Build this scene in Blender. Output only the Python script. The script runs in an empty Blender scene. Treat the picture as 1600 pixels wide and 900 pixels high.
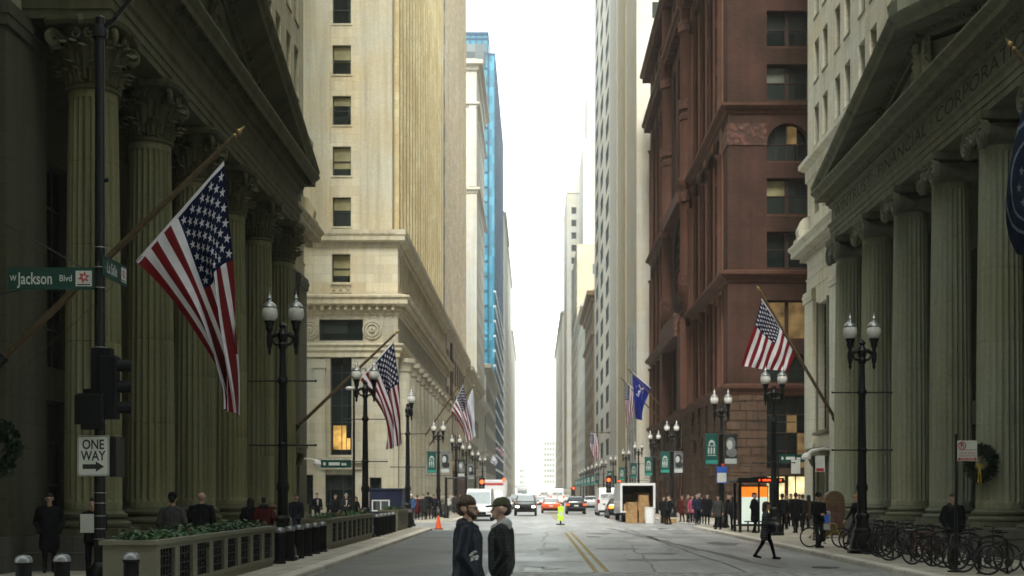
import bpy, bmesh, math, random
import numpy as np
from mathutils import Vector, Matrix

PI = math.pi
R = math.radians
random.seed(7)
SC = bpy.context.scene
COL = SC.collection

# ------------------------------------------------------------------ camera
HAZE = 0.00022
CAM_H = 1.95
F_PX = 2000.0          # focal length in pixels of a 1600 px wide frame
VPX, VPY = 835.0, 770.0
cam_d = bpy.data.cameras.new('camera')
cam = bpy.data.objects.new('camera', cam_d)
COL.objects.link(cam)
cam.location = (0, 0, CAM_H)
cam.rotation_euler = (R(90), 0, 0)
cam_d.sensor_width = 36.0
cam_d.lens = 36.0 * F_PX / 1600.0
cam_d.shift_x = (800 - VPX) / 1600.0
cam_d.shift_y = (VPY - 450) / 1600.0
cam_d.clip_start = 0.1
cam_d.clip_end = 6000
cam_d.dof.use_dof = True
cam_d.dof.focus_distance = 26.0
cam_d.dof.aperture_fstop = 1.6
SC.camera = cam

# ------------------------------------------------------------------ sky, sun, exposure
SUN_EL, SUN_AZ = 48.0, 181.0     # azimuth in degrees, clockwise from +Y (north)
world = bpy.data.worlds.new('World')
SC.world = world
world.use_nodes = True
wn = world.node_tree
wn.nodes.clear()
w_out = wn.nodes.new('ShaderNodeOutputWorld')
w_bg = wn.nodes.new('ShaderNodeBackground')
w_sky = wn.nodes.new('ShaderNodeTexSky')
w_sky.sky_type = 'NISHITA'
w_sky.sun_disc = False
w_sky.sun_elevation = R(SUN_EL)
w_sky.sun_rotation = R(SUN_AZ)
w_sky.air_density = 1.0
w_sky.dust_density = 1.0
w_sky.ozone_density = 1.0
w_hsv = wn.nodes.new('ShaderNodeHueSaturation')      # an overcast sky: nearly no blue
w_hsv.inputs['Saturation'].default_value = 0.12
wn.links.new(w_sky.outputs[0], w_hsv.inputs['Color'])
w_tint = wn.nodes.new('ShaderNodeMix'); w_tint.data_type = 'RGBA'; w_tint.blend_type = 'MULTIPLY'
w_tint.inputs[0].default_value = 1.0
w_tint.inputs[7].default_value = (.92, 1.0, .965, 1)
wn.links.new(w_hsv.outputs[0], w_tint.inputs[6])
wn.links.new(w_tint.outputs[2], w_bg.inputs['Color'])
w_bg.inputs['Strength'].default_value = 0.15
wn.links.new(w_bg.outputs[0], w_out.inputs['Surface'])

sun_d = bpy.data.lights.new('sun', 'SUN')
sun_d.energy = 1.5
sun_d.angle = R(18)
sun_d.color = (1.0, 0.96, 0.88)
sun = bpy.data.objects.new('sun', sun_d)
COL.objects.link(sun)
_sd = Vector((math.sin(R(SUN_AZ)) * math.cos(R(SUN_EL)), math.cos(R(SUN_AZ)) * math.cos(R(SUN_EL)), math.sin(R(SUN_EL))))
sun.rotation_euler = (-_sd).to_track_quat('-Z', 'Y').to_euler()
sun.location = (0, 0, 300)

SC.view_settings.view_transform = 'Standard'
SC.view_settings.look = 'None'
SC.view_settings.exposure = 1.98
SC.view_settings.gamma = 1.0
SC.view_settings.use_curve_mapping = False
SC.render.engine = 'CYCLES'
SC.cycles.max_bounces = 7
SC.cycles.diffuse_bounces = 4
SC.cycles.glossy_bounces = 3
SC.cycles.transmission_bounces = 3
SC.cycles.volume_bounces = 2
SC.cycles.caustics_reflective = False
SC.cycles.caustics_refractive = False
SC.cycles.use_denoising = True
SC.cycles.sample_clamp_indirect = 4.0


def pz(y, Y):
    "height at depth Y of what the photo shows on row y"
    return CAM_H - (y - VPY) * Y / F_PX


def pX(x, Y):
    return (x - VPX) * Y / F_PX


def pY(x, X):
    return X * F_PX / (x - VPX)


# ------------------------------------------------------------------ materials
def _nt(name):
    m = bpy.data.materials.new(name)
    m.use_nodes = True
    t = m.node_tree
    b = t.nodes['Principled BSDF']
    return m, t, b


def _noise(t, scale, detail=4, vec=None, rough=.55):
    n = t.nodes.new('ShaderNodeTexNoise')
    n.inputs['Scale'].default_value = scale
    n.inputs['Detail'].default_value = detail
    n.inputs['Roughness'].default_value = rough
    if vec is not None:
        t.links.new(vec, n.inputs['Vector'])
    return n


def _ramp(t, fac, stops):
    r = t.nodes.new('ShaderNodeValToRGB')
    e = r.color_ramp.elements
    while len(e) > 2:
        e.remove(e[-1])
    e[0].position, e[0].color = stops[0][0], (*stops[0][1], 1)
    e[1].position, e[1].color = stops[1][0], (*stops[1][1], 1)
    for p, c in stops[2:]:
        k = e.new(p)
        k.color = (*c, 1)
    t.links.new(fac, r.inputs['Fac'])
    return r


def _mix(t, fac, a, b, mode='MIX'):
    m = t.nodes.new('ShaderNodeMix')
    m.data_type = 'RGBA'
    m.blend_type = mode
    for s, v in ((0, fac), (6, a), (7, b)):
        if isinstance(v, (int, float)):
            m.inputs[s].default_value = v
        elif isinstance(v, tuple):
            m.inputs[s].default_value = (*v, 1)
        else:
            t.links.new(v, m.inputs[s])
    return m.outputs[2]


def _wallvec(t, su=1.0, sz=1.0):
    "coordinates that run along an axis-aligned wall (x+y) and up it (z)"
    g = t.nodes.new('ShaderNodeNewGeometry')
    s = t.nodes.new('ShaderNodeSeparateXYZ')
    t.links.new(g.outputs['Position'], s.inputs[0])
    a = t.nodes.new('ShaderNodeMath')
    a.operation = 'ADD'
    t.links.new(s.outputs[0], a.inputs[0])
    t.links.new(s.outputs[1], a.inputs[1])
    c = t.nodes.new('ShaderNodeCombineXYZ')
    m1 = t.nodes.new('ShaderNodeMath'); m1.operation = 'MULTIPLY'; m1.inputs[1].default_value = su
    m2 = t.nodes.new('ShaderNodeMath'); m2.operation = 'MULTIPLY'; m2.inputs[1].default_value = sz
    t.links.new(a.outputs[0], m1.inputs[0])
    t.links.new(s.outputs[2], m2.inputs[0])
    t.links.new(m1.outputs[0], c.inputs[0])
    t.links.new(m2.outputs[0], c.inputs[1])
    return c.outputs[0], g.outputs['Position']


def sc3(c, k):
    return tuple(max(0, min(1, x * k)) for x in c)


def stone(name, c, bw=1.1, bh=.55, var=.16, stain=.35, rough=.8, mortar=.6, bump=.25, tint=None, msize=.012, joints=True):
    m, t, b = _nt(name)
    vec, pos = _wallvec(t)
    tint = tint or (c[0] * 1.0, c[1] * .86, c[2] * .62)
    if joints:
        br = t.nodes.new('ShaderNodeTexBrick')
        br.inputs['Scale'].default_value = 1.0
        br.inputs['Brick Width'].default_value = bw
        br.inputs['Row Height'].default_value = bh
        br.inputs['Mortar Size'].default_value = msize
        br.inputs['Mortar Smooth'].default_value = .3
        br.inputs['Color1'].default_value = (*sc3(c, 1 - var), 1)
        br.inputs['Color2'].default_value = (*sc3(c, 1 + var), 1)
        br.inputs['Mortar'].default_value = (*sc3(c, mortar), 1)
        br.inputs['Bias'].default_value = 0.1
        t.links.new(vec, br.inputs['Vector'])
        base = br.outputs['Color']
    else:
        rgb = t.nodes.new('ShaderNodeRGB')
        rgb.outputs[0].default_value = (*c, 1)
        base = rgb.outputs[0]
    n1 = _noise(t, .28, 5, pos, .6)
    r1 = _ramp(t, n1.outputs[0], [(.38, (0, 0, 0)), (.68, (1, 1, 1))])
    base = _mix(t, r1.outputs[0], base, _mix(t, .55, base, tint))
    v2, _p = _wallvec(t, 1.6, .07)
    n2 = _noise(t, 1.0, 6, v2, .65)
    r2 = _ramp(t, n2.outputs[0], [(.44, (1, 1, 1)), (.72, (1 - stain,) * 3)])
    base = _mix(t, 1.0, base, r2.outputs[0], 'MULTIPLY')
    n3 = _noise(t, 9.0, 5, pos, .7)
    r3 = _ramp(t, n3.outputs[0], [(.3, (.86,) * 3), (.7, (1.1,) * 3)])
    base = _mix(t, 1.0, base, r3.outputs[0], 'MULTIPLY')
    t.links.new(base, b.inputs['Base Color'])
    b.inputs['Roughness'].default_value = rough
    b.inputs['Specular IOR Level'].default_value = .25
    bp = t.nodes.new('ShaderNodeBump')
    bp.inputs['Strength'].default_value = bump
    bp.inputs['Distance'].default_value = .03
    if joints:
        mx = t.nodes.new('ShaderNodeMath'); mx.operation = 'MULTIPLY_ADD'
        mx.inputs[1].default_value = -1.0
        t.links.new(br.outputs['Fac'], mx.inputs[0])
        t.links.new(n3.outputs[0], mx.inputs[2])
        t.links.new(mx.outputs[0], bp.inputs['Height'])
    else:
        t.links.new(n3.outputs[0], bp.inputs['Height'])
    t.links.new(bp.outputs[0], b.inputs['Normal'])
    return m


def paint(name, c, rough=.5, metal=0.0, var=.12, scale=6.0, spec=.4, coat=0.0, emit=None, es=0.0, bump=0.0):
    m, t, b = _nt(name)
    tc = t.nodes.new('ShaderNodeTexCoord')
    n = _noise(t, scale, 4, tc.outputs['Object'])
    r = _ramp(t, n.outputs[0], [(.3, sc3(c, 1 - var)), (.7, sc3(c, 1 + var))])
    t.links.new(r.outputs[0], b.inputs['Base Color'])
    rr = t.nodes.new('ShaderNodeMapRange')
    rr.inputs['To Min'].default_value = max(.02, rough - .1)
    rr.inputs['To Max'].default_value = min(1, rough + .1)
    t.links.new(n.outputs[0], rr.inputs['Value'])
    t.links.new(rr.outputs[0], b.inputs['Roughness'])
    b.inputs['Metallic'].default_value = metal
    b.inputs['Specular IOR Level'].default_value = spec
    b.inputs['Coat Weight'].default_value = coat
    if emit:
        er = _ramp(t, n.outputs[0], [(.3, sc3(emit, 1 - 2 * var if var < .5 else .1)), (.62, emit)])
        t.links.new(er.outputs[0], b.inputs['Emission Color'])
        b.inputs['Emission Strength'].default_value = es
    if bump:
        bp = t.nodes.new('ShaderNodeBump')
        bp.inputs['Strength'].default_value = bump
        bp.inputs['Distance'].default_value = .02
        t.links.new(n.outputs[0], bp.inputs['Height'])
        t.links.new(bp.outputs[0], b.inputs['Normal'])
    return m


def cloth(name, c, rough=.85, var=.25, scale=9.0, bump=.35, spec=.15):
    return paint(name, c, rough, 0, var, scale, spec, bump=bump)


def pane_mat(name, c1, c2, rough=.06):
    "window glass seen from outside: dark room behind, some variation from pane to pane"
    m, t, b = _nt(name)
    oi = t.nodes.new('ShaderNodeObjectInfo')
    g = t.nodes.new('ShaderNodeNewGeometry')
    wnz = t.nodes.new('ShaderNodeTexWhiteNoise')
    wnz.noise_dimensions = '4D'
    sn = t.nodes.new('ShaderNodeVectorMath'); sn.operation = 'SNAP'
    sn.inputs[1].default_value = (2.2, 2.2, 2.2)
    t.links.new(g.outputs['Position'], sn.inputs[0])
    t.links.new(sn.outputs[0], wnz.inputs['Vector'])
    t.links.new(oi.outputs['Random'], wnz.inputs['W'])
    r = _ramp(t, wnz.outputs[0], [(.35, c1), (1, c2)])
    t.links.new(r.outputs[0], b.inputs['Base Color'])
    b.inputs['Roughness'].default_value = rough
    b.inputs['Specular IOR Level'].default_value = .5
    n = _noise(t, .9, 2, g.outputs['Position'])
    bp = t.nodes.new('ShaderNodeBump')
    bp.inputs['Strength'].default_value = .06
    bp.inputs['Distance'].default_value = .05
    t.links.new(n.outputs[0], bp.inputs['Height'])
    t.links.new(bp.outputs[0], b.inputs['Normal'])
    return m


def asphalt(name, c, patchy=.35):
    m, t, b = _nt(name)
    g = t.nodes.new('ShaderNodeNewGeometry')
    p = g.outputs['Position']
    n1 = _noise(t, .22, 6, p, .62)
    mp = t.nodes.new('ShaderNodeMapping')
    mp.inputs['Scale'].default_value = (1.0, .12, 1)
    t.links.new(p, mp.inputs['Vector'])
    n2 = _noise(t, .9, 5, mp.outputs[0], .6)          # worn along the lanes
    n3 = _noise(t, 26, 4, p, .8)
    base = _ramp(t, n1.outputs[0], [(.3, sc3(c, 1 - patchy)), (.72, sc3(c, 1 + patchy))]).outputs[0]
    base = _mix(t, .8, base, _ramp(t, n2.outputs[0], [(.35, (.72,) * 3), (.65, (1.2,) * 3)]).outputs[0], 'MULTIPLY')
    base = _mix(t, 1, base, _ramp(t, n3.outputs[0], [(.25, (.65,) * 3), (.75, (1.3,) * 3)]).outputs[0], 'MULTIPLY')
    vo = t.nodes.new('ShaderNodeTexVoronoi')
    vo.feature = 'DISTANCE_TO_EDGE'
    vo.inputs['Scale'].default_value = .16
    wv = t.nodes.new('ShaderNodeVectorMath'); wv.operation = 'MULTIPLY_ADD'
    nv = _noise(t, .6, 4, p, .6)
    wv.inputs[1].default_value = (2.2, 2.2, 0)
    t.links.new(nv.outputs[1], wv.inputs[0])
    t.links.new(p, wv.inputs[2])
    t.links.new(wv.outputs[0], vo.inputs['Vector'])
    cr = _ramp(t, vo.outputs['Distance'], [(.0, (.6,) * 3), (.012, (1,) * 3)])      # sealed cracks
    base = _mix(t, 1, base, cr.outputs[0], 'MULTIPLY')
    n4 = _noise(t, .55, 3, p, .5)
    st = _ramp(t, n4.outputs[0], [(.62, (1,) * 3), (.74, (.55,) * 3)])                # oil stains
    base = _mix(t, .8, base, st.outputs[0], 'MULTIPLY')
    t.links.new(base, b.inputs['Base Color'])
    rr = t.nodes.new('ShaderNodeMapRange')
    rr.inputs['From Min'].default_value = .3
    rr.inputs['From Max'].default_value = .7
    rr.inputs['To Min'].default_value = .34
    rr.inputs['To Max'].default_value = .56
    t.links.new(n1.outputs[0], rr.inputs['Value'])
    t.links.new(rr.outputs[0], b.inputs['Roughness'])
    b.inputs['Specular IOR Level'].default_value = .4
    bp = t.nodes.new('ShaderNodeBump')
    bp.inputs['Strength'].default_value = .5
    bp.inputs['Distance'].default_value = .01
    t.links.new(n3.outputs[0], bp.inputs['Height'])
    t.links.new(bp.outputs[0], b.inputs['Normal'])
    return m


def concrete(name, c, slab=1.5):
    m, t, b = _nt(name)
    g = t.nodes.new('ShaderNodeNewGeometry')
    p = g.outputs['Position']
    br = t.nodes.new('ShaderNodeTexBrick')
    br.offset = 0
    br.inputs['Scale'].default_value = 1
    br.inputs['Brick Width'].default_value = slab
    br.inputs['Row Height'].default_value = slab
    br.inputs['Mortar Size'].default_value = .012
    br.inputs['Color1'].default_value = (*sc3(c, .88), 1)
    br.inputs['Color2'].default_value = (*sc3(c, 1.12), 1)
    br.inputs['Mortar'].default_value = (*sc3(c, .45), 1)
    t.links.new(p, br.inputs['Vector'])
    n = _noise(t, .9, 6, p, .65)
    n2 = _noise(t, 14, 5, p, .7)
    base = _mix(t, 1, br.outputs[0], _ramp(t, n.outputs[0], [(.3, (.72,) * 3), (.7, (1.15,) * 3)]).outputs[0], 'MULTIPLY')
    base = _mix(t, 1, base, _ramp(t, n2.outputs[0], [(.25, (.8,) * 3), (.75, (1.15,) * 3)]).outputs[0], 'MULTIPLY')
    t.links.new(base, b.inputs['Base Color'])
    b.inputs['Roughness'].default_value = .78
    b.inputs['Specular IOR Level'].default_value = .3
    bp = t.nodes.new('ShaderNodeBump')
    bp.inputs['Strength'].default_value = .3
    bp.inputs['Distance'].default_value = .01
    t.links.new(n2.outputs[0], bp.inputs['Height'])
    t.links.new(bp.outputs[0], b.inputs['Normal'])
    return m


def worn_paint(name, c, keep=.5):
    "road paint worn through to the asphalt"
    m, t, b = _nt(name)
    g = t.nodes.new('ShaderNodeNewGeometry')
    n = _noise(t, 3.2, 7, g.outputs['Position'], .75)
    r = _ramp(t, n.outputs[0], [(keep - .13, sc3(c, 1)), (keep + .16, (.10, .10, .095))])
    t.links.new(r.outputs[0], b.inputs['Base Color'])
    b.inputs['Roughness'].default_value = .65
    return m


def globe_mat():
    m, t, b = _nt('frosted_globe_glass')
    b.inputs['Base Color'].default_value = (.74, .73, .68, 1)
    b.inputs['Roughness'].default_value = .16
    b.inputs['Subsurface Weight'].default_value = .35
    b.inputs['Subsurface Radius'].default_value = (.1, .1, .09)
    return m


def carved(name, c):
    "foliate carving: swirling relief"
    m, t, b = _nt(name)
    g = t.nodes.new('ShaderNodeNewGeometry')
    v = t.nodes.new('ShaderNodeTexVoronoi'); v.feature = 'SMOOTH_F1'; v.inputs['Scale'].default_value = 3.4
    n = _noise(t, 2.2, 3, g.outputs['Position'])
    ad = t.nodes.new('ShaderNodeVectorMath'); ad.operation = 'MULTIPLY_ADD'; ad.inputs[1].default_value = (.5, .5, .5)
    t.links.new(n.outputs[1], ad.inputs[0]); t.links.new(g.outputs['Position'], ad.inputs[2]); t.links.new(ad.outputs[0], v.inputs['Vector'])
    r = _ramp(t, v.outputs['Distance'], [(.1, sc3(c, 1.3)), (.32, sc3(c, .9)), (.5, sc3(c, .45))])
    t.links.new(r.outputs[0], b.inputs['Base Color'])
    b.inputs['Roughness'].default_value = .75
    bp = t.nodes.new('ShaderNodeBump'); bp.inputs['Strength'].default_value = 1; bp.inputs['Distance'].default_value = .08; bp.invert = True
    t.links.new(v.outputs['Distance'], bp.inputs['Height']); t.links.new(bp.outputs[0], b.inputs['Normal'])
    return m


def jacket(name, c, quilt=True):
    "quilted or crumpled nylon"
    m, t, b = _nt(name)
    tc = t.nodes.new('ShaderNodeTexCoord')
    n = _noise(t, 7, 4, tc.outputs['Object'], .55)
    r = _ramp(t, n.outputs[0], [(.3, sc3(c, .7)), (.7, sc3(c, 1.35))])
    t.links.new(r.outputs[0], b.inputs['Base Color'])
    b.inputs['Roughness'].default_value = .5
    b.inputs['Specular IOR Level'].default_value = .22
    bp = t.nodes.new('ShaderNodeBump'); bp.inputs['Strength'].default_value = .25 if quilt else .5; bp.inputs['Distance'].default_value = .015
    if quilt:
        w = t.nodes.new('ShaderNodeTexWave'); w.bands_direction = 'Z'; w.wave_profile = 'SIN'
        w.inputs['Scale'].default_value = 8.5; w.inputs['Distortion'].default_value = 2.2; w.inputs['Detail'].default_value = 2; w.inputs['Detail Scale'].default_value = 2.0
        t.links.new(tc.outputs['Object'], w.inputs['Vector']); t.links.new(w.outputs[1], bp.inputs['Height'])
    else:
        mp = t.nodes.new('ShaderNodeMapping'); mp.inputs['Scale'].default_value = (5, 5, 2.2); t.links.new(tc.outputs['Object'], mp.inputs['Vector'])
        n2 = _noise(t, 1.4, 3, mp.outputs[0], .5); bp.inputs['Distance'].default_value = .07
        t.links.new(n2.outputs[0], bp.inputs['Height'])
    t.links.new(bp.outputs[0], b.inputs['Normal'])
    return m


def flagcloth(name, c):
    "thin cloth: part of the light comes through from behind"
    m, t, b = _nt(name)
    tc = t.nodes.new('ShaderNodeTexCoord')
    n = _noise(t, 4, 4, tc.outputs['Object'])
    r = _ramp(t, n.outputs[0], [(.3, sc3(c, .9)), (.7, sc3(c, 1.08))])
    t.links.new(r.outputs[0], b.inputs['Base Color'])
    b.inputs['Roughness'].default_value = .75
    b.inputs['Specular IOR Level'].default_value = .15
    w = t.nodes.new('ShaderNodeTexWave')
    w.inputs['Scale'].default_value = 60
    w.inputs['Distortion'].default_value = 1.5
    t.links.new(tc.outputs['Object'], w.inputs['Vector'])
    bp = t.nodes.new('ShaderNodeBump'); bp.inputs['Strength'].default_value = .12; bp.inputs['Distance'].default_value = .01
    t.links.new(w.outputs[1], bp.inputs['Height']); t.links.new(bp.outputs[0], b.inputs['Normal'])
    tr = t.nodes.new('ShaderNodeBsdfTranslucent')
    t.links.new(r.outputs[0], tr.inputs['Color'])
    mx = t.nodes.new('ShaderNodeMixShader'); mx.inputs[0].default_value = .42
    out = t.nodes['Material Output']
    t.links.new(b.outputs[0], mx.inputs[1]); t.links.new(tr.outputs[0], mx.inputs[2]); t.links.new(mx.outputs[0], out.inputs['Surface'])
    return m


MATS = {}


def M(k):
    return MATS[k]


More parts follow.
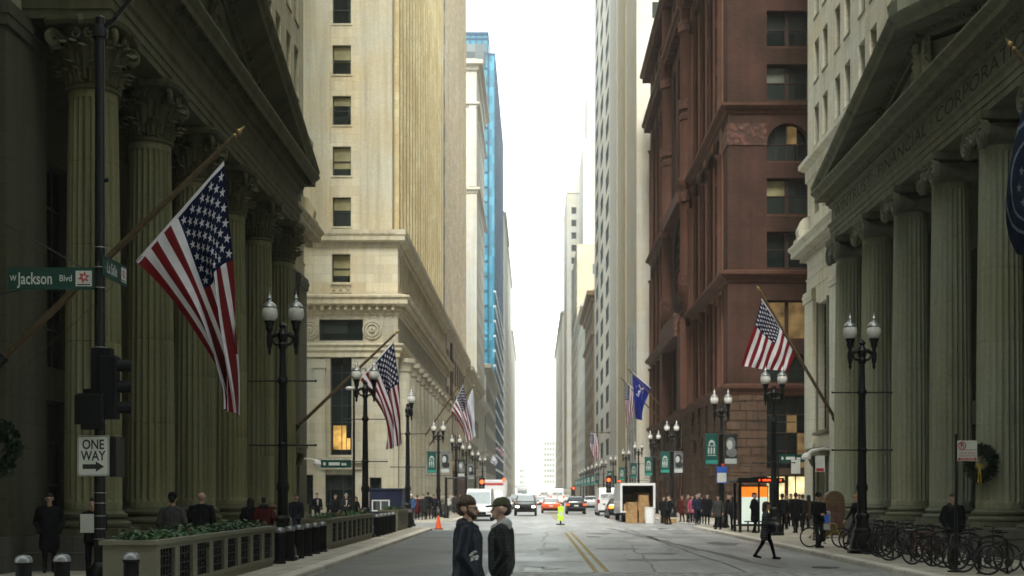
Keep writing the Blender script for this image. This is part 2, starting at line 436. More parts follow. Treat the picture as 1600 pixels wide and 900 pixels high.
MATS.update(
    black_iron=paint('black_iron', (.0045, .006, .006), .42, 0, .3, 12, .3),
    black_plastic=paint('black_plastic', (.004, .005, .005), .6, 0, .2, 9, .15),
    rim_dark=paint('wheel_rim_dark', (.06, .06, .06), .4, .5, .3, 10),
    dark_steel=paint('dark_steel', (.022, .024, .024), .45, .6, .2, 12, .5),
    galv=paint('galvanised_steel', (.38, .39, .38), .4, .8, .15, 15, .5),
    chrome=paint('chrome', (.6, .6, .6), .18, 1.0, .05, 8),
    globe=globe_mat(),
    white_plastic=paint('white_plastic', (.72, .72, .70), .4, 0, .05, 4),
    sign_white=paint('sign_white', (.56, .58, .54), .35, 0, .06, 5),
    sign_black=paint('sign_black', (.02, .02, .02), .4, 0, .1, 5),
    sign_green=paint('sign_green', (.004, .050, .036), .35, 0, .12, 4),
    sign_red=paint('sign_red', (.42, .05, .05), .4, 0, .1, 5),
    sign_blue=paint('sign_blue', (.03, .10, .42), .4, 0, .1, 5),
    fluoro=paint('fluorescent_yellow_green', (.52, .80, .04), .45, 0, .05, 5),
    orange=paint('cone_orange', (.85, .13, .03), .45, 0, .08, 5),
    brass=paint('brass', (.35, .25, .10), .4, .9, .15, 10),
    wood_pole=paint('varnished_wood', (.085, .055, .024), .5, 0, .35, 14),
    planter=paint('painted_planter_olive', (.155, .15, .105), .65, 0, .14, 3, bump=.1),
    grille=paint('dark_planter_grille', (.012, .015, .014), .6, .2, .2, 8),
    soil=paint('soil', (.03, .022, .015), .9, 0, .3, 8, bump=.5),
    leaf=paint('planter_leaf', (.035, .085, .028), .5, 0, .55, 5),
    leaf_dark=paint('wreath_leaf', (.018, .040, .020), .6, 0, .5, 6),
    flower_red=paint('flower_red', (.45, .03, .03), .6, 0, .2, 6),
    gold_ribbon=paint('gold_ribbon', (.55, .40, .05), .4, 0, .2, 6),
    pane=pane_mat('window_pane_dark', (.008, .013, .012), (.035, .045, .042)),
    pane_pale=pane_mat('window_pane_grey', (.03, .04, .04), (.11, .13, .13)),
    bollard_cap=paint('bollard_cap_sky_sheen', (.22, .23, .23), .32, .4, .2, 8, .5),  # pale tone carries the sky reflection on the black caps
    pane_far=paint('window_pane_far', (.03, .036, .036), .6, 0, .3, .2, .1),
    pane_blue=pane_mat('curtain_wall_blue', (.012, .12, .18), (.035, .21, .30), .25),
    blind=paint('window_blind', (.30, .27, .13), .5, 0, .3, 1.0, .5, coat=.5),
    blind_grey=paint('window_blind_sky_grey', (.15, .16, .13), .5, 0, .2, 1.0, .5, coat=.5),  # grey blinds, and reflected sky imitated in some upper sashes
    lit=paint('lit_window', (.3, .2, .07), .5, 0, .45, 1.3, .3, emit=(1.0, .55, .12), es=.22),
    lit_dim=paint('lit_window_dim', (.10, .07, .03), .3, 0, .6, .8, .4, emit=(1.0, .62, .24), es=.055),
    lit_warm=paint('lit_shopfront', (.4, .34, .18), .4, 0, .48, 1.1, .3, emit=(1.0, .80, .40), es=.42),
    win_frame=paint('window_frame_dark', (.025, .03, .028), .5, .1, .2, 7),
    win_frame_pale=paint('window_frame_pale', (.33, .33, .30), .5, .1, .2, 7),
    win_frame_red=paint('window_frame_brown', (.05, .022, .016), .5, .0, .2, 7),
    tyre=paint('tyre', (.018, .018, .018), .8, 0, .2, 9),
    car_black=paint('car_paint_black', (.012, .013, .015), .22, 0, .1, 3, .5, coat=.7),
    car_white=paint('car_paint_white', (.66, .67, .67), .3, 0, .05, 2, .5, coat=.5),
    car_silver=paint('car_paint_silver', (.42, .43, .44), .28, .4, .05, 2, .5, coat=.6),
    car_orange=paint('car_paint_orange', (.62, .09, .02), .3, 0, .06, 2, .5, coat=.6),
    car_glass=paint('car_glass', (.02, .028, .03), .06, 0, .1, 3, .6),
    car_glass_pale=paint('car_glass_painted_sky', (.30, .34, .35), .08, 0, .1, 3, .6),  # sky reflection put into the pale base colour
    headlight=paint('headlight_lit', (.9, .88, .75), .2, 0, .02, 3, emit=(1, .90, .62), es=4.0),
    headlight_off=paint('headlight_lens', (.5, .5, .5), .15, 0, .05, 3),
    taillight=paint('taillight_lit', (.5, .03, .01), .25, 0, .05, 3, emit=(1, .075, .02), es=.75),
    taillight_off=paint('taillight_lens', (.28, .015, .012), .25, 0, .05, 3),
    amber=paint('amber_lamp_lit', (.8, .3, .02), .25, 0, .05, 3, emit=(1, .30, .03), es=1.0),
    red_lamp=paint('red_signal_lit', (.7, .06, .02), .25, 0, .05, 3, emit=(1, .085, .015), es=.95),
    lens_dark=paint('signal_lens_dark', (.03, .03, .025), .25, 0, .1, 3),
    led_red=paint('led_text_red', (.6, .06, .02), .4, 0, .1, 3, emit=(1, .07, .015), es=.7),
    ad_white=paint('backlit_panel_pale', (.7, .76, .68), .4, 0, .05, 1.0, emit=(.86, 1.0, .84), es=.20),
    ad_orange=paint('backlit_panel_orange', (.8, .2, .02), .4, 0, .15, 2.0, emit=(1, .20, .02), es=.42),
    cardboard=paint('cardboard', (.30, .185, .085), .8, 0, .25, 4, .2),
    navy_board=paint('navy_board', (.012, .018, .05), .55, 0, .2, 4),
    yellow_line=worn_paint('yellow_road_paint', (.50, .34, .05), .52),
    white_line=worn_paint('white_road_paint', (.68, .68, .65), .52),
    white_worn=worn_paint('white_road_paint_worn', (.52, .52, .50), .46),
    asphalt=asphalt('asphalt', (.345, .345, .34), .2),
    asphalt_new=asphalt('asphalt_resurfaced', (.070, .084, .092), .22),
    asphalt_patch=asphalt('asphalt_stained', (.16, .16, .158), .3),
    concrete=concrete('pavement_concrete', (.42, .38, .31)),
    concrete_kerb=concrete('kerb_concrete', (.62, .57, .50), 2.5),
    far_ground=concrete('ground_grey', (.2, .2, .19), 4.0),
    manhole=paint('manhole_iron', (.045, .045, .045), .5, .5, .3, 8),
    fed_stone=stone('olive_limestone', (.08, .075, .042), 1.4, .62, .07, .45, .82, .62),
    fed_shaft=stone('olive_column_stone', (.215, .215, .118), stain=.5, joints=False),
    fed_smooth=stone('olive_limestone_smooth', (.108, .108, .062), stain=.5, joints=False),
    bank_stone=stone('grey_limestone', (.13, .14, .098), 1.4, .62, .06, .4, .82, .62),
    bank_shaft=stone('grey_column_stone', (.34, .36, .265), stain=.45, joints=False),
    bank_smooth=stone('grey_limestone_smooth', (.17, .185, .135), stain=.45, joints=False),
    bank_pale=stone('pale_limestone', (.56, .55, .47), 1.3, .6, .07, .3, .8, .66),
    fed_wing=stone('shaded_wing_stone', (.085, .087, .058), 1.3, .6, .07, .35, .8, .66),  # same stone as the shaft wall, with shade put into the colour
    fed_pale=stone('pale_olive_limestone', (.36, .33, .225), 1.3, .6, .07, .35, .8, .66),
    dark_stone=stone('plinth_granite', (.11, .112, .10), 1.6, .5, .12, .3, .6, .6),
    beige=stone('cream_limestone', (.64, .59, .455), 1.25, .62, .13, .22, .8, .74, tint=(.60, .44, .20)),
    beige_smooth=stone('cream_limestone_smooth', (.60, .56, .44), stain=.35, joints=False, tint=(.58, .44, .22)),
    beige_yellow=stone('ochre_limestone', (.78, .68, .42), .8, .62, .07, .12, .8, .75, tint=(.5, .33, .12)),
    beige_grey=stone('grey_cream_limestone', (.45, .43, .345), 1.25, .62, .1, .35, .8, .7),
    taupe=stone('taupe_stone', (.54, .48, .38), .9, .5, .14, .3, .8, .65),
    taupe_dark=stone('dark_red_stone', (.095, .05, .04), .9, .4, .2, .3, .75, .6),
    pale=stone('pale_tower_stone', (.55, .535, .47), 1.6, .8, .05, .2, .8, .8),
    pale_yellow=stone('pale_yellow_stone', (.42, .38, .27), 1.6, .8, .05, .2, .8, .8),
    pale_grey=stone('pale_grey_stone', (.40, .395, .36), 1.6, .8, .05, .2, .8, .8),
    white_stone=stone('white_terracotta', (.50, .49, .45), 1.4, .7, .05, .2, .75, .8),
    tan=stone('tan_brick', (.42, .36, .28), .5, .25, .1, .2, .8, .8),
    brown=stone('brown_brick', (.19, .14, .085), .5, .25, .12, .3, .8, .7),
    slab_white=paint('white_floor_slab', (.72, .75, .76), .5, 0, .05, 2),
    blue_frame=paint('blue_mullion', (.008, .035, .07), .4, .3, .1, 3),
    red_brick=stone('dark_red_brick', (.048, .0235, .0135), .28, .09, .16, .3, .78, .7, tint=(.12, .05, .04), msize=.006),
    red_light=stone('red_terracotta_lit', (.16, .08, .05), 1.2, .5, .1, .3, .7, .7, tint=(.17, .075, .045)),  # lit street-side piers: the light is put into this paler colour
    red_trim=stone('red_terracotta', (.082, .036, .022), 1.2, .5, .1, .3, .7, .7, tint=(.15, .06, .04)),
    red_orn=carved('carved_terracotta', (.115, .042, .024)),
    letter_dark=paint('cut_letter', (.065, .069, .05), .95, 0, .2, 3, .05),
    red_rustic=stone('rough_granite_brown', (.09, .055, .035), 1.5, .62, .22, .3, .75, .4, bump=1.0, tint=(.1, .06, .04), msize=.03),
    flag_red=flagcloth('flag_red', (.19, .012, .016)),
    flag_white=flagcloth('flag_white', (.82, .80, .85)),
    flag_blue=flagcloth('flag_blue', (.006, .012, .045)),
    flag_royal=flagcloth('flag_royal_blue', (.008, .022, .24)),
    flag_navy=cloth('flag_navy', (.007, .012, .028), .7, .2, 5, .15),
    flag_pale=cloth('flag_pale', (.45, .47, .52), .8, .1, 5, .15),
    banner_green=cloth('banner_green', (.012, .075, .062), .7, .2, 3, .1),
    banner_teal=cloth('banner_teal', (.04, .26, .21), .7, .2, 3, .1),
    banner_grey=cloth('banner_grey', (.15, .16, .16), .7, .3, 3, .1),
    banner_dark=cloth('banner_dark', (.025, .028, .028), .7, .3, 3, .1),
    banner_pale=cloth('banner_pale', (.42, .46, .44), .7, .15, 3, .1),
    emblem=cloth('emblem_grey_blue', (.10, .125, .16)),
    seam=paint('tar_seam', (.13, .13, .13), .45, 0, .3, 3),
    skin=paint('skin', (.48, .30, .22), .55, 0, .12, 9, .35),
    skin_dark=paint('skin_dark', (.14, .07, .045), .55, 0, .12, 9, .35),
    hair_brown=paint('hair_brown', (.05, .026, .012), .6, 0, .5, 40, .4, bump=.6),
    hair_dark=paint('hair_dark', (.012, .009, .007), .55, 0, .4, 40, .4, bump=.5),
    hair_grey=paint('hair_grey', (.25, .24, .22), .6, 0, .4, 40, .4, bump=.5),
)


# ------------------------------------------------------------------ mesh builder
class MB:
    def __init__(s, xf=None):
        s.v, s.f, s.m = [], [], []
        s.xf = xf
        s.marks = []

    def mark(s):
        "the next piece becomes an object of its own"
        s.marks.append(len(s.f))
        return s

    def build_parts(s, name, mats, parent=None, ang=32):
        cuts = sorted(set([0] + s.marks + [len(s.f)]))
        out = []
        for a, b in zip(cuts, cuts[1:]):
            q = MB()
            used = {}
            for f in s.f[a:b]:
                nf = []
                for k in f:
                    if k not in used:
                        used[k] = len(q.v); q.v.append(s.v[k])
                    nf.append(used[k])
                q.f.append(nf)
            q.m = s.m[a:b]
            out.append(q.build(name, mats, parent, ang=ang))
        return out

    def add(s, vs, fs, m=0):
        b = len(s.v)
        s.v += [tuple(s.xf(p)) for p in vs] if s.xf else [tuple(p) for p in vs]
        for i, f in enumerate(fs):
            s.f.append([b + k for k in f])
            s.m.append(m if isinstance(m, int) else m[i])
        return s

    def poly(s, pts, m=0):
        return s.add(pts, [list(range(len(pts)))], m)

    def box(s, x0, x1, y0, y1, z0, z1, m=0):
        v = [(x, y, z) for z in (z0, z1) for y in (y0, y1) for x in (x0, x1)]
        return s.add(v, [(0, 2, 3, 1), (4, 5, 7, 6), (0, 1, 5, 4), (2, 6, 7, 3), (0, 4, 6, 2), (1, 3, 7, 5)], m)

    def bbox(s, x0, x1, y0, y1, z0, z1, c=.02, m=0):
        "box with chamfered vertical edges and top edge"
        c = min(c, abs(x1 - x0) * .45, abs(y1 - y0) * .45)
        def ring(i, z):
            a, b_, c0, d = x0 + i, x1 - i, y0 + i, y1 - i
            return [(a + c, c0, z), (b_ - c, c0, z), (b_, c0 + c, z), (b_, d - c, z), (b_ - c, d, z), (a + c, d, z), (a, d - c, z), (a, c0 + c, z)]
        return s.loft([ring(0, z0), ring(0, z1 - c), ring(c * .999, z1)], m)

    def loft(s, rings, m=0, cap=True, closed=True):
        n = len(rings[0])
        vs = [p for r in rings for p in r]
        fs = []
        for i in range(len(rings) - 1):
            for j in range(n if closed else n - 1):
                k = (j + 1) % n
                fs.append((i * n + j, i * n + k, (i + 1) * n + k, (i + 1) * n + j))
        if cap and closed:
            fs.append(tuple(range(n))[::-1])
            fs.append(tuple((len(rings) - 1) * n + j for j in range(n)))
        return s.add(vs, fs, m)

    def prism(s, pts, a, b, m=0):
        "pts: list of 3-d points; extruded by vector b-a"
        d = Vector(b) - Vector(a)
        r0 = [tuple(Vector(p)) for p in pts]
        r1 = [tuple(Vector(p) + d) for p in pts]
        return s.loft([r0, r1], m)

    def lathe(s, prof, c=(0, 0, 0), n=16, m=0, ax='z', ph=0.0):
        rings = []
        for r, h in prof:
            ring = []
            for k in range(n):
                a = 2 * PI * k / n + ph
                u, w = max(r, 1e-4) * math.cos(a), max(r, 1e-4) * math.sin(a)
                p = (u, w, h) if ax == 'z' else ((h, u, w) if ax == 'x' else (u, h, w))
                ring.append((p[0] + c[0], p[1] + c[1], p[2] + c[2]))
            rings.append(ring)
        return s.loft(rings, m)

    def tube(s, pts, r=.02, n=8, m=0, flat=1.0):
        P = [Vector(p) for p in pts]
        rings = []
        up0 = None
        for i, p in enumerate(P):
            d = (P[min(i + 1, len(P) - 1)] - P[max(i - 1, 0)])
            if d.length < 1e-9:
                d = Vector((0, 0, 1))
            d.normalize()
            if up0 is None:
                up0 = Vector((0, 0, 1)) if abs(d.z) < .95 else Vector((1, 0, 0))
            u = d.cross(up0)
            if u.length < 1e-4:
                u = d.cross(Vector((0, 1, 0)))
            u.normalize()
            w = u.cross(d).normalized()
            up0 = w
            rr = r[i] if isinstance(r, (list, tuple)) else r
            rings.append([tuple(p + (u * math.cos(2 * PI * k / n) + w * math.sin(2 * PI * k / n) * flat) * rr) for k in range(n)])
        return s.loft(rings, m)

    def ball(s, c, r, m=0, n=10, k=7, sc=(1, 1, 1)):
        rings = []
        for i in range(k + 1):
            t = PI * i / k
            q = max(math.sin(t), 1e-3)
            rings.append([(c[0] + r * sc[0] * q * math.cos(2 * PI * j / n), c[1] + r * sc[1] * q * math.sin(2 * PI * j / n), c[2] - r * sc[2] * math.cos(t)) for j in range(n)])
        return s.loft(rings, m)

    def sweep(s, path, prof, m=0, side=1, closed=False):
        "horizontal moulding: prof = (outward offset, z); path = xy points; outward is to the right of the path when side=1"
        P = [Vector((p[0], p[1])) for p in path]
        n = len(P)
        nor = []
        for i in range(n):
            ds = []
            if closed or i > 0:
                ds.append((P[i] - P[i - 1]).normalized())
            if closed or i < n - 1:
                ds.append((P[(i + 1) % n] - P[i]).normalized())
            ns = [Vector((d.y, -d.x)) * side for d in ds]
            if len(ns) == 1:
                nor.append(ns[0])
            else:
                b = ns[0] + ns[1]
                if b.length < 1e-6:
                    b = ns[0]
                b.normalize()
                nor.append(b / max(.3, b.dot(ns[0])))
        rings = [[(P[i].x + nor[i].x * o, P[i].y + nor[i].y * o, z) for o, z in prof] for i in range(n)]
        if closed:
            rings.append(rings[0])
        k = len(prof)
        vs = [p for r_ in rings for p in r_]
        fs = []
        for i in range(len(rings) - 1):
            for j in range(k - 1):
                fs.append((i * k + j, (i + 1) * k + j, (i + 1) * k + j + 1, i * k + j + 1))
        if not closed:
            fs.append(tuple(range(k)))
            fs.append(tuple((len(rings) - 1) * k + j for j in range(k))[::-1])
        return s.add(vs, fs, m)

    def merge(s, vs, fs, tf, m=0):
        return s.add([tf(p) for p in vs], fs, m)

    def build(s, name, mats, parent=None, org=None, ang=32, loc=None):
        me = bpy.data.meshes.new(name)
        if org is None:
            org = ORG.get(parent.name, (0, 0, 0)) if parent else (0, 0, 0)
        ox, oy, oz = org
        me.from_pydata([(x - ox, y - oy, z - oz) for x, y, z in s.v], [], s.f)
        if not isinstance(mats, (list, tuple)):
            mats = [mats]
        for mm in mats:
            me.materials.append(M(mm) if isinstance(mm, str) else mm)
        if len(mats) > 1:
            me.polygons.foreach_set('material_index', s.m)
        bm = bmesh.new()
        bm.from_mesh(me)
        bmesh.ops.recalc_face_normals(bm, faces=bm.faces)
        bm.to_mesh(me)
        bm.free()
        me.shade_smooth()
        me.set_sharp_from_angle(angle=R(ang))
        o = bpy.data.objects.new(name, me)
        COL.objects.link(o)
        if parent:
            o.parent = parent
            ORG[o.name] = org
        elif org != (0, 0, 0):
            o.location = org
            ORG[o.name] = org
        return o


ORG = {}


def tag(o, label=None, cat=None, group=None, kind=None):
    if label: o['label'] = label
    if cat: o['category'] = cat
    if group: o['group'] = group
    if kind: o['kind'] = kind
    return o


def thing(name, label, cat, loc=(0, 0, 0), rz=0.0, group=None):
    o = bpy.data.objects.new(name, None)
    o.empty_display_size = .2
    COL.objects.link(o)
    o.location = loc
    o.rotation_euler = (0, 0, rz)
    tag(o, label, cat, group)
    ORG[o.name] = tuple(loc)
    return o


KIDS = {}


def copy_tree(o, parent=None):
    c = o.copy()
    COL.objects.link(c)
    c.parent = parent
    for ch in KIDS.get(o.name) or [x for x in o.children]:
        copy_tree(ch, c)
    return c


def place(root, loc, rz=0.0, label=None, group=None, scale=None):
    root.location = loc
    root.rotation_euler = (0, 0, rz)
    if label: root['label'] = label
    if group: root['group'] = group
    if scale: root.scale = (scale,) * 3
    return root


class Proto:
    "the first use moves the thing itself, later uses copy it with its parts"
    def __init__(s, root):
        s.root, s.used = root, False

    def put(s, loc, rz=0.0, label=None, group=None, scale=None):
        o = copy_tree(s.root) if s.used else s.root
        s.used = True
        return place(o, loc, rz, label, group, scale)


_TXT = {}


def text_geo(body, size=1.0, sx=1.0, align='CENTER', bold=0.0):
    key = (body, align, bold)
    if key not in _TXT:
        cu = bpy.data.curves.new('lettering', 'FONT')
        cu.body = body
        cu.size = 1.0
        cu.align_x = align
        cu.align_y = 'CENTER'
        cu.offset = bold
        cu.resolution_u = 3
        ob = bpy.data.objects.new('lettering', cu)
        COL.objects.link(ob)
        dg = bpy.context.evaluated_depsgraph_get()
        me = bpy.data.meshes.new_from_object(ob.evaluated_get(dg))
        _TXT[key] = ([tuple(v.co) for v in me.vertices], [list(p.vertices) for p in me.polygons])
        bpy.data.objects.remove(ob)
        bpy.data.curves.remove(cu)
        bpy.data.meshes.remove(me)
    vs, fs = _TXT[key]
    return [(x * size * sx, y * size, 0) for x, y, z in vs], fs


def star_geo(r=1.0, pts=5, inner=.4, rot=PI / 2):
    vs = [(0, 0, 0)]
    for k in range(pts * 2):
        a = rot + PI * k / pts
        q = r if k % 2 == 0 else r * inner
        vs.append((q * math.cos(a), q * math.sin(a), 0))
    return vs, [(0, 1 + k, 1 + (k + 1) % (pts * 2)) for k in range(pts * 2)]


# ------------------------------------------------------------------ walls with openings and windows
def facade(mb, P, U, N, W, z0, z1, ops, depth=.3, m=0, mr=None):
    """wall from P (x,y) along unit U for W, outward N; ops: (u0,u1,za,zb[,arch]) are cut through and given reveals"""
    mr = m if mr is None else mr
    us = sorted({0.0, W, *[max(0, min(W, o[0])) for o in ops], *[max(0, min(W, o[1])) for o in ops]})
    zs = sorted({z0, z1, *[o[2] for o in ops], *[o[3] for o in ops]})
    def pt(u, z, d=0.0):
        return (P[0] + U[0] * u - N[0] * d, P[1] + U[1] * u - N[1] * d, z)
    for i in range(len(us) - 1):
        uc = (us[i] + us[i + 1]) / 2
        col = [o for o in ops if o[0] < uc < o[1]]
        run = None
        for j in range(len(zs) - 1):
            zc = (zs[j] + zs[j + 1]) / 2
            hole = any(o[2] < zc < o[3] for o in col)
            if not hole:
                if run is None:
                    run = zs[j]
            if run is not None and (hole or j == len(zs) - 2):
                top = zs[j] if hole else zs[j + 1]
                mb.poly([pt(us[i], run), pt(us[i + 1], run), pt(us[i + 1], top), pt(us[i], top)], m)
                run = None
    for o in ops:
        u0, u1, za, zb = o[:4]
        arch = len(o) > 4 and o[4]
        r = (u1 - u0) / 2 if arch else 0
        zt = zb - r
        mb.poly([pt(u0, za), pt(u0, zt), pt(u0, zt, depth), pt(u0, za, depth)], mr)
        mb.poly([pt(u1, za), pt(u1, zt), pt(u1, zt, depth), pt(u1, za, depth)], mr)
        mb.poly([pt(u0, za), pt(u1, za), pt(u1, za, depth), pt(u0, za, depth)], mr)
        if not arch:
            mb.poly([pt(u0, zb), pt(u1, zb), pt(u1, zb, depth), pt(u0, zb, depth)], mr)
        else:
            uc = (u0 + u1) / 2
            arc = [(uc - r * math.cos(PI * k / 12), zt + r * math.sin(PI * k / 12)) for k in range(13)]
            for k in range(12):
                a, b = arc[k], arc[k + 1]
                mb.poly([pt(*a), pt(*b), pt(b[0], b[1], depth), pt(a[0], a[1], depth)], mr)
                cu = u0 if k < 6 else u1
                mb.poly([pt(cu, zb), pt(*a), pt(*b)], m)


_WM = {}


def win_mesh(w, h, style='sash', seed=0, frame='win_frame', sill='beige_smooth', d=.3, pane='pane', blind='blind', lit='lit', arch=False, proud=.06):
    key = (round(w, 2), round(h, 2), style, seed, frame, sill, d, pane, blind, lit, arch)
    if key in _WM:
        return _WM[key]
    mb = MB()
    f = .07 if w < 2 else .09
    mats = [frame, pane, blind, sill, lit]
    def rect(x0, x1, z0, z1, y, m):
        mb.poly([(x0, y, z0), (x1, y, z0), (x1, y, z1), (x0, y, z1)], m)
    a, b = -w / 2, w / 2
    mb.box(a, a + f, -.05, .03, 0, h, 0)
    mb.box(b - f, b, -.05, .03, 0, h, 0)
    mb.box(a + f, b - f, -.05, .03, 0, f, 0)
    mb.box(a + f, b - f, -.05, .03, h - f, h, 0)
    rnd = random.Random(seed * 31 + 5)
    if style == 'sash':
        zm = h * .5
        mb.box(a + f, b - f, -.065, .03, zm - .04, zm + .04, 0)
        bl = [0, .42, .75, .3, .55][seed % 5]
        zb = h - f - (h - 2 * f) * bl
        if bl:
            rect(a + f, b - f, max(zb, zm + .04), h - f, .0, 2)
            if zb < zm - .04:
                rect(a + f, b - f, zb, zm - .04, .0, 2)
            if zb > zm + .04:
                rect(a + f, b - f, zm + .04, zb, .0, 1)
                rect(a + f, b - f, f, zm - .04, .0, 1)
            else:
                rect(a + f, b - f, f, zb, .0, 1)
        else:
            rect(a + f, b - f, f, zm - .04, .0, 1)
            rect(a + f, b - f, zm + .04, h - f, .0, 1)
    elif style == 'pair':
        mb.box(-.12, .12, -.12, .03, f, h - f, 0)
        for q0, q1 in ((a + f, -.12), (.12, b - f)):
            mb.box(q0, q1, -.06, .03, h * .52, h * .52 + .07, 0)
            rect(q0, q1, f, h * .52, 0, 1)
            rect(q0, q1, h * .52 + .07, h - f, 0, 1 if (seed + (q0 > 0)) % 3 else 2)
    elif style == 'litpair':
        mb.box(-.12, .12, -.12, .03, f, h - f, 0)
        for q0, q1 in ((a + f, -.12), (.12, b - f)):
            rect(q0, q1, f, h - f, 0, 4)
    elif style == 'grid':
        nx, nz = max(1, round(w / .8)), max(2, round(h / 1.1))
        for k in range(1, nx):
            x = a + w * k / nx
            mb.box(x - .03, x + .03, -.05, .03, f, h - f, 0)
        for k in range(1, nz):
            z = h * k / nz
            for q in range(nx):
                x0 = a + w * q / nx + (.03 if q else f)
                x1 = a + w * (q + 1) / nx - (.03 if q < nx - 1 else f)
                mb.box(x0, x1, -.045, .03, z - .03, z + .03, 0)
        for k in range(nz):
            for q in range(nx):
                mm = 4 if (lit and rnd.random() < (.16 if seed % 2 else 0)) else 1
                x0 = a + w * q / nx + (.03 if q else f)
                x1 = a + w * (q + 1) / nx - (.03 if q < nx - 1 else f)
                z0_ = h * k / nz + (.03 if k else f)
                z1_ = h * (k + 1) / nz - (.03 if k < nz - 1 else f)
                rect(x0, x1, z0_, z1_, 0, mm)
    else:
        rect(a + f, b - f, f, h - f, 0, 1)
    if sill:
        mb.box(a - .08, b + .08, -d - proud, -.052, -.12, -.003, 3)
    me_o = mb.build('window', mats)
    me = me_o.data
    bpy.data.objects.remove(me_o)
    _WM[key] = (me, mb, mats)
    return _WM[key]


def seen(x, y, z):
    if y < 1:
        return False
    px = VPX + x / y * F_PX
    py = VPY - (z - CAM_H) / y * F_PX
    return -40 < px < 1640 and -40 < py < 940


def add_windows(root, specs, name='window', cap=100):
    """specs: (x,y,z, nx,ny, w,h, kw). the ones that show largest become parts, the rest one part of kind stuff"""
    ox, oy, oz = ORG[root.name]
    def rank(s):
        x, y, z, nx, ny, w, h, kw = s
        dist = math.sqrt(x * x + y * y + z * z)
        face = abs((x * nx + y * ny) / dist)
        return (not seen(x, y, z), -(w * h * (face + .02)) / dist ** 2)
    specs = sorted(specs, key=rank)
    rest = None
    for i, (x, y, z, nx, ny, w, h, kw) in enumerate(specs):
        me, mb, mats = win_mesh(w, h, **kw)
        rz = math.atan2(ny, nx) + PI / 2
        if i < cap:
            o = bpy.data.objects.new(name, me)
            COL.objects.link(o)
            o.parent = root
            o.location = (x - ox, y - oy, z - oz)
            o.rotation_euler = (0, 0, rz)
        else:
            if rest is None:
                rest = MB()
                rest.mats = []
            idx = []
            for mm in mats:
                if mm not in rest.mats:
                    rest.mats.append(mm)
                idx.append(rest.mats.index(mm))
            c, s_ = math.cos(rz), math.sin(rz)
            rest.add([(x + p[0] * c - p[1] * s_, y + p[0] * s_ + p[1] * c, z + p[2]) for p in mb.v], mb.f, [idx[q] for q in mb.m])
    if rest:
        o = rest.build(name, [q if q else 'win_frame' for q in rest.mats], root)
        o['kind'] = 'stuff'


def wall_windows(mb, specs, P, U, N, W, z0, z1, wins, depth=.3, m=0, mr=None, arch=False):
    """cut openings AND record window specs. wins: (uc, zb, w, h, kw[,arch])"""
    ops = []
    for q in wins:
        uc, zb, w, h, kw = q[:5]
        ar = len(q) > 5 and q[5]
        ops.append((uc - w / 2, uc + w / 2, zb, zb + h, ar))
        kk = dict(kw)
        kk.setdefault('d', depth)
        specs.append((P[0] + U[0] * uc - N[0] * depth, P[1] + U[1] * uc - N[1] * depth, zb, N[0], N[1], w, h, kk))
    facade(mb, P, U, N, W, z0, z1, ops, depth, m, mr)

# ================================================================== GROUND
KL, KR = -5.27, 8.68           # kerb lines
QL0, QL1 = 69.0, 84.0          # cross street, left side
QR0, QR1 = 73.0, 80.5          # cross street, right side
PV = .13                       # pavement height


def structure(o, kind='structure'):
    o['kind'] = kind
    return o


g = MB(); g.box(-3000, 3000, -600, 5000, -.6, -.02)
structure(g.build('ground', 'far_ground'))
rd = MB()
rd.poly([(KL - .2, -60, 0), (KR + .2, -60, 0), (KR + .2, 1500, 0), (KL - .2, 1500, 0)])
for a, b, y0, y1 in ((-160, KL - .2, QL0 - 4, QL1 + 4), (KR + .2, 160, QR0 - 4, QR1 + 4), (-160, KL - .2, -60, 14), (KR + .2, 160, -60, 14)):
    rd.poly([(a, y0, 0), (b, y0, 0), (b, y1, 0), (a, y1, 0)])
structure(rd.build('road', 'asphalt'))
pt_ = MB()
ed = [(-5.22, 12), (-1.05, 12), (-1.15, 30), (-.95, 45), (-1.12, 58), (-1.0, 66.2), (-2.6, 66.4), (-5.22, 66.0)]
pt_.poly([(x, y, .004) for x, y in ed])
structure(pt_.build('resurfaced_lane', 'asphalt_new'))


def pavement(poly, kerb_pts):
    "slab with its kerb strip as a second material"
    mb = MB()
    mb.loft([[(x, y, -.3) for x, y in poly], [(x, y, PV) for x, y in poly]], 0)
    k = MB()
    k.sweep(kerb_pts, [(-.34, PV - .1), (-.34, PV + .006), (-.02, PV + .006), (.012, PV - .02), (.03, -.25)], 1, side=1)
    mb.v += []
    b = len(mb.v)
    mb.v += k.v
    mb.f += [[q + b for q in f] for f in k.f]
    mb.m += k.m
    return structure(mb.build('pavement', ['concrete', 'concrete_kerb']))


def arc(cx, cy, r, a0, a1, n=8):
    return [(cx + r * math.cos(R(a0 + (a1 - a0) * k / n)), cy + r * math.sin(R(a0 + (a1 - a0) * k / n))) for k in range(n + 1)]


# left near, left far, right near, right far; kerb order keeps the road on the right of the path
ke = [(KL, 14)] + [(KL, 66.0)] + arc(KL - 3, 66, 3, 0, 90)[1:] + [(-120, 69)]
pavement(ke + [(-120, 14)], ke[::1])
ke = [(-120, 84)] + arc(KL - 3, 87, 3, -90, 0) + [(KL, 900)]
pavement(ke + [(-120, 900)], ke)
ke = [(120, 73)] + arc(KR + 3, 70, 3, 90, 180) + [(KR, 14)]
pavement(ke + [(120, 14)], ke)
ke = [(KR, 900)] + arc(KR + 3, 83.5, 3, 180, 270) + [(120, 80.5)]
pavement(ke + [(120, 900)], ke)

